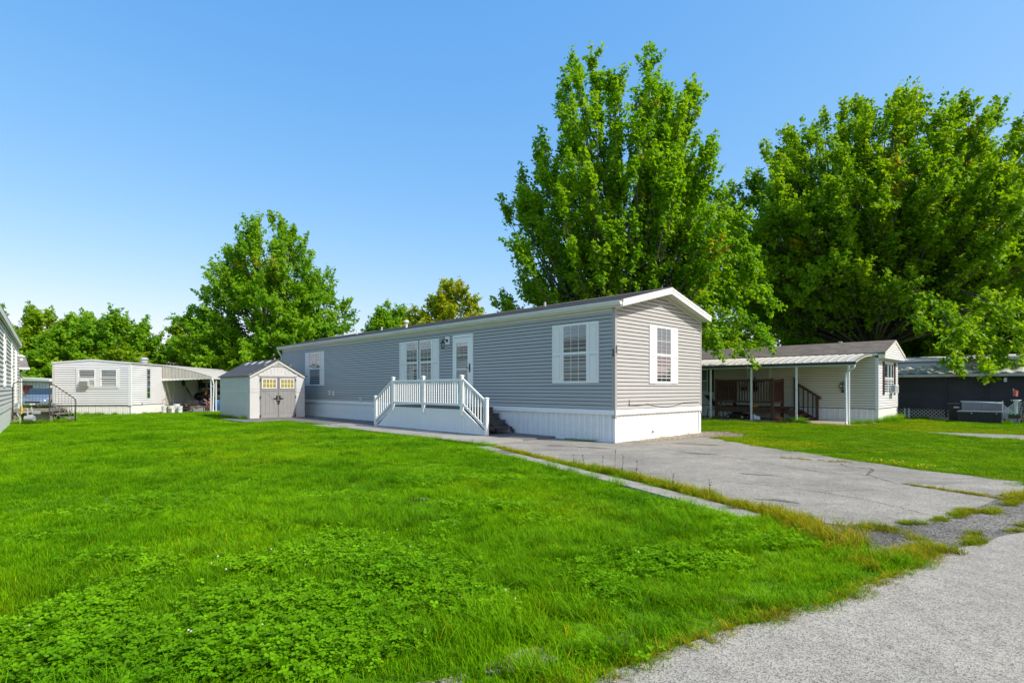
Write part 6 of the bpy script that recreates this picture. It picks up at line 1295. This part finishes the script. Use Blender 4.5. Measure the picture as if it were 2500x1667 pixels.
NL += tree('willow_tree', 'drooping pale willow behind the carport awning', (-25.0, 47.5), 7.0, [(0.15, 2.2), (0.4, 2.7), (0.65, 2.4), (0.88, 1.5), (1.0, .5)], 72, 60, 16, 34, 0.20, 'willow', stems=2, fork=0.2, trunk_r=0.18, sweep=0.6, droop=1.3, spread=0.12, twig_len=(0.8, 2.0))
NL += tree('garden_tree', 'green tree tip peeking over the roof of the grey house', (-40.6, 42.0), 7.6, [(0.3, 1.6), (0.55, 1.9), (0.85, 1.2), (1.0, .4)], 75, 60, 11, 20, 0.24, 'maple', stems=2, fork=0.2, trunk_r=0.15, spread=0.16, twig_len=(0.4, 1.1))
for i, (x, y, h, r) in enumerate(((-52, 66, 7.5, 4), (-27, 70, 7.0, 4))):
    NL += tree('distant_tree', ['distant tree beyond the white cottage', 'distant tree low behind the carport roof'][i], (x, y), h, [(0.08, r * .8), (0.4, r), (0.75, r * .7), (1.0, r * .2)], 80 + i, 60, 10, 20, 0.36, 'dark', stems=2, fork=0.15, trunk_r=0.15, spread=0.24, group='distant trees')
# ---------------------------------------------------------------- lawn: blades, clover, weeds (scattered as instances over the real ground)
def clump_object(name, mat, blades):
    """blades: list of (verts, faces, tints)"""
    v = []; f = []; c = []
    for vs, fs, cs_ in blades:
        o = len(v); v += vs; f += [tuple(i + o for i in q) for q in fs]; c += cs_
    me = bpy.data.meshes.new(name); me.from_pydata(v, [], f); me.materials.append(MAT[mat])
    at = me.attributes.new('tint', 'FLOAT_COLOR', 'POINT'); at.data.foreach_set('color', np.array([(*q, 1) for q in c], np.float32).ravel())
    return bpy.data.objects.new(name, me)
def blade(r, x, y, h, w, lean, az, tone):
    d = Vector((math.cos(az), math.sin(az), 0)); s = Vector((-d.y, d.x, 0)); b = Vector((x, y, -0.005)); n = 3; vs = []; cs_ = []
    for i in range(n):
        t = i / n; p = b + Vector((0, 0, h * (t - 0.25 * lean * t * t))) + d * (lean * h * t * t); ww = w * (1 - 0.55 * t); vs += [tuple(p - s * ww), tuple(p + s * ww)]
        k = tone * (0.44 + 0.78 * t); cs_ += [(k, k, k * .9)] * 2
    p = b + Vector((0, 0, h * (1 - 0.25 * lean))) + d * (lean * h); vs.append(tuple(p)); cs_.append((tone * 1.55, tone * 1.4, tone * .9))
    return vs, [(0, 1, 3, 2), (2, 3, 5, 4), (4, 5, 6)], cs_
def make_clump(seed, n, rad, h, w, lean, mat, name, dry=0.0):
    r = random.Random(seed); out = []
    for i in range(n):
        a = r.uniform(0, 6.2832); d = rad * math.sqrt(r.random()); tn = r.uniform(.72, 1.22)
        vs, fs, cs_ = blade(r, d * math.cos(a), d * math.sin(a), r.uniform(*h), r.uniform(*w), r.uniform(*lean), r.uniform(0, 6.2832), tn)
        if r.random() < dry: cs_ = [(c[0] * 2.6, c[1] * 1.05, c[2] * 2.0) for c in cs_]
        out.append((vs, fs, cs_))
    return clump_object(name, mat, out)
def make_clover(seed, n, rad, mat='clover'):
    r = random.Random(seed); out = []
    for i in range(n):
        a = r.uniform(0, 6.28); d = rad * math.sqrt(r.random()); c = Vector((d * math.cos(a), d * math.sin(a), r.uniform(.022, .062))); s = r.uniform(.009, .017); tn = r.uniform(.75, 1.25)
        tilt = Matrix.Rotation(r.uniform(-.5, .5), 3, 'X') @ Matrix.Rotation(r.uniform(-.5, .5), 3, 'Y') @ Matrix.Rotation(r.uniform(0, 6.28), 3, 'Z')
        vs = []; fs = []; cs_ = []
        for k in range(3):
            q = Matrix.Rotation(k * 2.094, 3, 'Z'); o = len(vs)
            for (x, y, z) in ((0, 0, 0), (.7, .55, .12), (1.25, .62, .16), (1.62, .28, .1), (1.5, 0, .02), (1.62, -.28, .1), (1.25, -.62, .16), (.7, -.55, .12)): vs.append(tuple(c + tilt @ (q @ Vector((x * s, y * s, z * s)))))
            fs += [(o, o + 1, o + 2, o + 3, o + 4), (o, o + 4, o + 5, o + 6, o + 7)]; cs_ += [(tn * .8,) * 3] + [(tn, tn, tn * .9)] * 7
        out.append((vs, fs, cs_))
        if r.random() < .5: out.append(blade(r, c.x, c.y, c.z, .0012, .05, a, .7))
    return clump_object('clover_sprig', mat, out)
def in_poly(poly, x, y):
    c = np.zeros(x.shape, bool); n = len(poly); j = n - 1
    for i in range(n):
        xi, yi = poly[i]; xj, yj = poly[j]; m = ((yi > y) != (yj > y)) & (x < (xj - xi) * (y - yi) / ((yj - yi) or 1e-9) + xi); c ^= m; j = i
    return c
def vnoise(x, y, s, seed):
    rg = np.random.default_rng(seed); g = rg.uniform(0, 1, (64, 64)); x = x / s; y = y / s; xi = np.floor(x).astype(int); yi = np.floor(y).astype(int); fx = x - xi; fy = y - yi; fx = fx * fx * (3 - 2 * fx); fy = fy * fy * (3 - 2 * fy)
    G = lambda a, b: g[a % 64, b % 64]
    return (G(xi, yi) * (1 - fx) + G(xi + 1, yi) * fx) * (1 - fy) + (G(xi, yi + 1) * (1 - fx) + G(xi + 1, yi + 1) * fx) * fy
WALK = H2([(-18.4, 0.0), (-18.4, -4.0), (-15.2, -4.0), (-15.2, -2.5), (-9.3, -2.42), (-9.3, -2.85), (-2.02, -2.72), (-1.9, 0.0)])
HOUSE = H2([(-21.5, 0), (0, 0), (0, 4.6), (-21.5, 4.6)])
SHEDP = H2([(-21.1, -3.22), (-16.95, -3.22), (-16.95, -0.7), (-21.1, -0.7)])
CURB = H2([(-1.6, -3.22), (-0.97, -3.46), (2.09, -4.49), (3.83, -5.05), (5.3, -5.58), (6.2, -5.88), (6.3, -5.55), (3.9, -4.7), (2.2, -4.15), (-0.8, -3.1)])
BARE = [(0.05, 2.80, .17), (0.62, 3.05, .12), (-0.35, 2.55, .13), (1.5, 3.62, .12), (-1.2, 6.9, .10)]
PATIO = [rpt(a, b)[:2] for a, b in ((-10.5, -2.55), (-0.2, -2.55), (0.02, -2.0), (0.02, 3.5), (-15, 3.5), (-15, -2.4))]
FTR = [fpt(a, b)[:2] for a, b in ((-3, 0), (9, 0), (9, 5), (-3, 5))]
WTR = [wpt(a, b)[:2] for a, b in ((-3.77, 0), (0, 0), (0, 3.0), (2.7, 3.2), (2.7, 15), (-3.77, 15))]
LHS = [lpt(a, b)[:2] for a, b in ((0, 0), (19, 0), (19, -5), (0, -5))]
NDR = [(12.9, 17.9), (14.3, 17.0), (18, 14.6), (26, 10.5), (26, 9.0), (16, 13.0), (13.6, 15.2)]
ROADP = ROAD_EDGE + [(60, 36), (60, -30), (-30, -30), (-30, -14)]
BLOCK = [ROADP, DRIVE, APRON, GRAVEL, WALK, HOUSE, SHEDP, CURB, PATIO, FTR, WTR, LHS, NDR]
def lawn_mask(x, y, seed=0):
    rg = np.random.default_rng(seed); x = x + rg.normal(0, .03, x.shape); y = y + rg.normal(0, .03, x.shape)
    ok = np.ones(x.shape, bool)
    for p in BLOCK: ok &= ~in_poly(p, x, y)
    for bx_, by_, br_ in BARE: ok &= (np.hypot(x - bx_, (y - by_) * 1.8) > br_ * rg.uniform(.55, 1.1, x.shape))
    return ok
def scatter(name, clumps, pts, scl, rot, tilt, idx, label=None, cat=None):
    """one object whose points carry instances of the clumps (geometry nodes)"""
    me = bpy.data.meshes.new(name); me.vertices.add(len(pts)); me.vertices.foreach_set('co', np.asarray(pts, np.float32).ravel())
    def attr(nm, tp, data, key): a = me.attributes.new(nm, tp, 'POINT'); a.data.foreach_set(key, np.asarray(data, np.float32 if key != 'value' or tp == 'FLOAT' else np.int32).ravel())
    attr('scl', 'FLOAT_VECTOR', scl, 'vector'); attr('rot', 'FLOAT_VECTOR', np.stack([tilt[:, 0], tilt[:, 1], rot], 1), 'vector'); attr('pick', 'INT', idx, 'value')
    o = bpy.data.objects.new(name, me); COL.objects.link(o); o['kind'] = 'stuff'
    if label: o['label'] = label; o['category'] = cat
    ng = bpy.data.node_groups.new(name + '_scatter', 'GeometryNodeTree'); ng.interface.new_socket('Geometry', in_out='INPUT', socket_type='NodeSocketGeometry'); ng.interface.new_socket('Geometry', in_out='OUTPUT', socket_type='NodeSocketGeometry')
    N = ng.nodes; L = ng.links; gi = N.new('NodeGroupInput'); go = N.new('NodeGroupOutput'); mp = N.new('GeometryNodeMeshToPoints'); ip = N.new('GeometryNodeInstanceOnPoints'); g2 = N.new('GeometryNodeGeometryToInstance')
    for cobj in reversed(clumps):
        oi = N.new('GeometryNodeObjectInfo'); oi.inputs['Object'].default_value = cobj; L.new(oi.outputs['Geometry'], g2.inputs[0])
    def named(nm, tp):
        n = N.new('GeometryNodeInputNamedAttribute'); n.data_type = tp; n.inputs['Name'].default_value = nm; return next(s for s in n.outputs if s.enabled and s.name == 'Attribute')
    L.new(gi.outputs[0], mp.inputs['Mesh']); L.new(mp.outputs[0], ip.inputs['Points']); L.new(g2.outputs[0], ip.inputs['Instance']); ip.inputs['Pick Instance'].default_value = True
    L.new(named('pick', 'INT'), ip.inputs['Instance Index']); L.new(named('scl', 'FLOAT_VECTOR'), ip.inputs['Scale'])
    er = N.new('FunctionNodeEulerToRotation'); L.new(named('rot', 'FLOAT_VECTOR'), er.inputs[0]); L.new(er.outputs[0], ip.inputs['Rotation'])
    L.new(ip.outputs[0], go.inputs[0]); md = o.modifiers.new('scatter', 'NODES'); md.node_group = ng
    return o
lg = np.random.default_rng(5)
def frustum_pts(y0, y1, dens, wide=1.06):
    n = int((y1 ** 2 - y0 ** 2) * wide * dens); y = np.sqrt(lg.uniform(y0 ** 2, y1 ** 2, n)); x = lg.uniform(-1, 1, n) * y * wide; return x, y
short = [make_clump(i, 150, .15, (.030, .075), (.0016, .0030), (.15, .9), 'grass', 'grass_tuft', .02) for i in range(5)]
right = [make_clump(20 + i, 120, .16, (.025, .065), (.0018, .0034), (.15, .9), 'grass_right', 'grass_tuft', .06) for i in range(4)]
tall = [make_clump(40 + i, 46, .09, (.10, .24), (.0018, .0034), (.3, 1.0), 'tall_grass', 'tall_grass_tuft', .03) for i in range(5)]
weed = [make_clump(60 + i, 60, .09, (.05, .17), (.0016, .0032), (.2, 1.0), 'dry_weed', 'weed_tuft', .15) for i in range(5)]
clov = [make_clover(80 + i, 26, .17) for i in range(6)]
DRV_SIDE = H2p([(1.43, 2.7), (7.8, -0.5)])
def right_side(x, y):                      # lawn beyond the driveway, around the cream trailer
    hx = (x - CX) * EX[0] + (y - CY) * EX[1]; hy = (x - CX) * EY[0] + (y - CY) * EY[1]; return (hy > -1.2) & (hx > -3)
# clover cover: soft patches in the near lawn
CLV = [(-2.6, 3.2, .75, .55), (-1.7, 3.55, .8, .40), (-1.25, 2.95, .7, .35), (-1.3, 4.7, .50, .62), (-0.75, 4.1, .45, .35), (-1.9, 4.3, .5, .25), (-0.3, 3.6, .35, .22), (1.3, 4.4, .5, .3), (2.2, 4.9, .45, .22), (0.4, 5.6, .5, .2), (-3.3, 4.4, .5, .25), (-0.2, 6.4, .6, .2), (-4.2, 6.8, .8, .3), (2.0, 6.0, .4, .2)]
def clover_amt(x, y):
    a = np.zeros_like(x)
    for cx, cy, rx, ry in CLV: a = np.maximum(a, 1.25 - np.hypot((x - cx) / rx, (y - cy) / ry))
    return np.maximum(a * .85, .05) + (vnoise(x, y, .55, 3) - .5) * 1.1 + (vnoise(x, y, .17, 4) - .5) * .6
X = []; 
for (a, b, d, sx) in ((2.0, 6.0, 75, 1.0), (6.0, 12.0, 46, 1.1), (12.0, 22.0, 25, 1.35), (22.0, 46.0, 10, 1.9)):
    x, y = frustum_pts(a, b, d); k = lawn_mask(x, y, 1); x = x[k]; y = y[k]; X.append(np.stack([x, y, np.full_like(x, sx)], 1))
X = np.concatenate(X); rs_ = right_side(X[:, 0], X[:, 1])
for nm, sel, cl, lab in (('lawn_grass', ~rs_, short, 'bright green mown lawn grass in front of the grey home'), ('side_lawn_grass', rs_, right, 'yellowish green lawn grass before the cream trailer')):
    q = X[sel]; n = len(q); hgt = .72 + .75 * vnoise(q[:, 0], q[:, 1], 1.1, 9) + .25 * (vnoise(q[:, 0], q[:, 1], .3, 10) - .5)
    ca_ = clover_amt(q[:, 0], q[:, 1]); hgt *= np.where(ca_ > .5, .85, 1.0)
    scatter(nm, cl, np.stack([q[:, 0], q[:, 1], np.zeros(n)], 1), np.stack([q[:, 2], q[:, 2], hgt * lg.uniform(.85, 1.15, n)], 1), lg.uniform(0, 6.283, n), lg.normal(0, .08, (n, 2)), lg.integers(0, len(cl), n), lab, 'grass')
# longer tufts left by the mower
x, y = frustum_pts(2.1, 16, 16); tn = vnoise(x, y, .8, 21) * .6 + vnoise(x, y, .28, 22) * .4; k = lawn_mask(x, y, 2) & (tn > .55) & ~right_side(x, y) & (clover_amt(x, y) < .55); x = x[k]; y = y[k]
ex_ = np.concatenate([lg.normal([c[0], c[1]], c[2], (c[3], 2)) for c in ((-1.45, 5.55, .28, 55), (-1.9, 5.9, .3, 40), (0.75, 5.0, .3, 40), (0.15, 4.55, .35, 40), (-3.4, 6.2, .5, 60), (1.6, 5.9, .4, 40), (-0.4, 3.4, .25, 14), (0.0, 2.95, .25, 14), (-5.5, 9, .8, 60), (-3.0, 8.3, .7, 50))]); k = lawn_mask(ex_[:, 0], ex_[:, 1], 3); ex_ = ex_[k]
x = np.concatenate([x, ex_[:, 0]]); y = np.concatenate([y, ex_[:, 1]]); n = len(x)
scatter('tall_grass', tall, np.stack([x, y, np.zeros(n)], 1), np.stack([np.ones(n), np.ones(n), lg.uniform(.45, 1.05, n)], 1), lg.uniform(0, 6.283, n), lg.normal(0, .15, (n, 2)), lg.integers(0, len(tall), n), 'long unmown tufts of grass in the near lawn', 'grass')
# clover
x = lg.uniform(-5.5, 3.2, 30000); y = lg.uniform(2.0, 8.5, 30000); ca_ = clover_amt(x, y); k = lawn_mask(x, y, 4) & (ca_ > lg.uniform(.35, 1.2, 30000)) & (np.abs(x) < y * 1.05); x = x[k][:6000]; y = y[k][:6000]; n = len(x)
s = lg.uniform(.85, 1.3, n)
scatter('clover_patch', clov, np.stack([x, y, np.zeros(n)], 1), np.stack([s, s, s * lg.uniform(.8, 1.15, n)], 1), lg.uniform(0, 6.283, n), lg.normal(0, .08, (n, 2)), lg.integers(0, len(clov), n), 'light green clover patches in the near lawn', 'clover')
# clover flower heads, dandelions
r = random.Random(12); m = MB(); tot = 0
while tot < 26:
    cx, cy, rx, ry = r.choice(CLV[:8]); px, py = r.gauss(cx, rx * .6), r.gauss(cy, ry * .6)
    if not lawn_mask(np.array([px]), np.array([py]), 6)[0]: continue
    z = r.uniform(.05, .085); s = r.uniform(.005, .008); m.lathe([(s * .4, 0), (s, s * .5), (s * .95, s * 1.2), (s * .3, s * 1.8)], (px, py, z), 7); tot += 1
o = m.build('clover_flowers', 'petal_white'); tag(o, 'small white clover flower heads scattered in the near lawn', 'flowers', kind='stuff')
m = MB()
for i in range(26):
    hx = r.uniform(5.4, 6.8); hy = 0.35 + r.gauss(0.28, .10) - (hx - 5.6) * .42; p = home_pt(hx, hy); m.lathe([(.004, 0), (.016, .006), (.010, .012)], (p[0], p[1], r.uniform(.03, .07)), 7)
o = m.build('dandelions', 'petal_yellow'); tag(o, 'tiny yellow dandelion flowers at the driveway edge', 'flowers', kind='stuff')
# weeds: strip between edging and driveway, apron joints, seams, and along walls
W = []
def weeds_along(pts, dens, wid, hs, sx=1.0):
    P = [Vector(p) for p in pts]
    for a, b in zip(P, P[1:]):
        n = int((b - a).length * dens); 
        for i in range(n):
            t = lg.uniform(); q = a.lerp(b, t); W.append((q.x + lg.normal(0, wid), q.y + lg.normal(0, wid), sx * lg.uniform(.7, 1.2), hs * lg.uniform(.5, 1.3)))
weeds_along(H2p([(-1.2, -2.98), (1.32, -3.78), (2.6, -4.12)]), 60, .045, .55)
weeds_along(H2p([(2.4, -4.05), (3.7, -4.45), (5.43, -5.2), (6.3, -5.5)]), 70, .07, .85)
weeds_along([(2.9, 5.75), (3.05, 5.25), (2.9, 4.75)], 70, .10, .9); weeds_along([(3.35, 5.5), (3.8, 5.34)], 45, .06, .45); weeds_along([(2.75, 4.30), (3.3, 4.55), (3.75, 4.72)], 80, .06, .6)
for (a, b) in (((4.0, 5.62), (4.25, 5.66)), ((4.40, 5.68), (4.6, 5.82)), ((4.75, 5.90), (5.2, 6.22)), ((5.3, 6.1), (5.55, 6.3)), ((5.9, 6.5), (6.2, 6.7)), ((5.1, 6.25), (5.35, 6.05)), ((4.2, 5.02), (4.3, 5.06)), ((4.0, 4.85), (4.3, 4.98)), ((4.35, 5.2), (4.45, 5.22)), ((4.85, 5.32), (4.95, 5.36)), ((5.1, 5.5), (5.2, 5.55)), ((3.7, 5.05), (3.8, 5.1))):
    weeds_along([a, b], 60, .025, .35, .7)
weeds_along([(5.70, 7.95), (5.98, 7.4), (6.22, 6.78)], 42, .018, .32, .6); weeds_along([(5.4, 10.9), (6.3, 10.3)], 14, .05, .35, .8); weeds_along([(6.25, 6.75), (6.8, 7.1)], 60, .07, .6)
weeds_along(H2p([(-15.0, -2.52), (-9.4, -2.45), (-9.3, -2.9), (-2.3, -2.78)]), 16, .03, .5, .8)
weeds_along(ROAD_EDGE[1:8], 26, .03, .30, .8)
for (a, b, d, h) in ((wpt(-3.7, -.1), wpt(0, -.1), 14, 1.0), (wpt(0.1, 0), wpt(0.1, 2.2), 5, .8), (rpt(-5.9, -2.6), rpt(-5.5, -2.6), 14, 1.0), (rpt(-2.7, -2.6), rpt(-1.7, -2.75), 30, 1.3), (rpt(-.3, -2.5), rpt(.1, .2), 14, 1.2), (rpt(.15, .1), rpt(.15, 3.2), 16, 1.6), (fpt(4.0, -2.6), fpt(4.8, -2.7), 10, .9), (fpt(-.2, -.2), fpt(2.2, -.2), 8, .8)): weeds_along([a[:2], b[:2]], d, .08, h, 1.3)
weeds_along([home_pt(-21.0, -3.3)[:2], home_pt(-17.2, -3.35)[:2]], 16, .06, 1.0, 1.2); weeds_along([(-19.5, 21.3), (-17.9, 21.9)], 26, .25, 1.0, 1.3)
W = np.array(W); n = len(W); wallside = W[:, 1] > 14
for nm, sel, cl, lab in (('edge_weeds', ~wallside, weed, 'dry yellow-green weeds along the driveway edging and road joints'), ('wall_weeds', wallside, tall, 'green weeds growing along the trailer skirtings')):
    q = W[sel]; n = len(q); scatter(nm, cl, np.stack([q[:, 0], q[:, 1], np.full(n, .004)], 1), np.stack([q[:, 2], q[:, 2], q[:, 3]], 1), lg.uniform(0, 6.283, n), lg.normal(0, .18, (n, 2)), lg.integers(0, len(cl), n), lab, 'weeds')
# tall stalks standing in the weed strip
m = MB()
for (hx, hy, h) in ((2.95, -4.18, .42), (2.62, -4.1, .26), (2.2, -4.02, .24), (3.5, -4.4, .30), (4.3, -4.75, .22), (1.9, -3.95, .2), (3.1, -4.2, .33), (5.0, -5.05, .26)):
    p = Vector(home_pt(hx, hy)); q = p + Vector((r.uniform(-.04, .04), r.uniform(-.04, .04), h)); m.tube(p, q, .003, .0012, 5)
    for i in range(14):
        t = r.uniform(.25, 1); c = p.lerp(q, t); a = r.uniform(0, 6.28); d_ = Vector((math.cos(a), math.sin(a), .8)) * r.uniform(.012, .035); s_ = Vector((-d_.y, d_.x, 0)) * .2; m.add([c, c + d_ * .5 + s_, c + d_, c + d_ * .5 - s_], [(0, 1, 2, 3)])
o = m.build('weed_stalks', 'dry_weed'); tag(o, 'thin upright seed stalks rising from the driveway weed strip', 'weeds', kind='stuff')
m = MB()
for i in range(26):                         # fallen leaves
    px, py = r.uniform(-3, 3), r.uniform(3.4, 11); s = r.uniform(.010, .020); a = r.uniform(0, 6.28); d_ = Vector((math.cos(a), math.sin(a), r.uniform(-.2, .3))) * s; s_ = Vector((-d_.y, d_.x, r.uniform(-.01, .01))) * .6; c = Vector((px, py, .05 if lawn_mask(np.array([px]), np.array([py]), 7)[0] else .016)); m.add([c - d_, c + s_, c + d_, c - s_], [(0, 1, 2, 3)])
o = m.build('fallen_leaves', 'cardboard'); tag(o, 'few brown fallen leaves on lawn and driveway', 'leaves', kind='stuff')
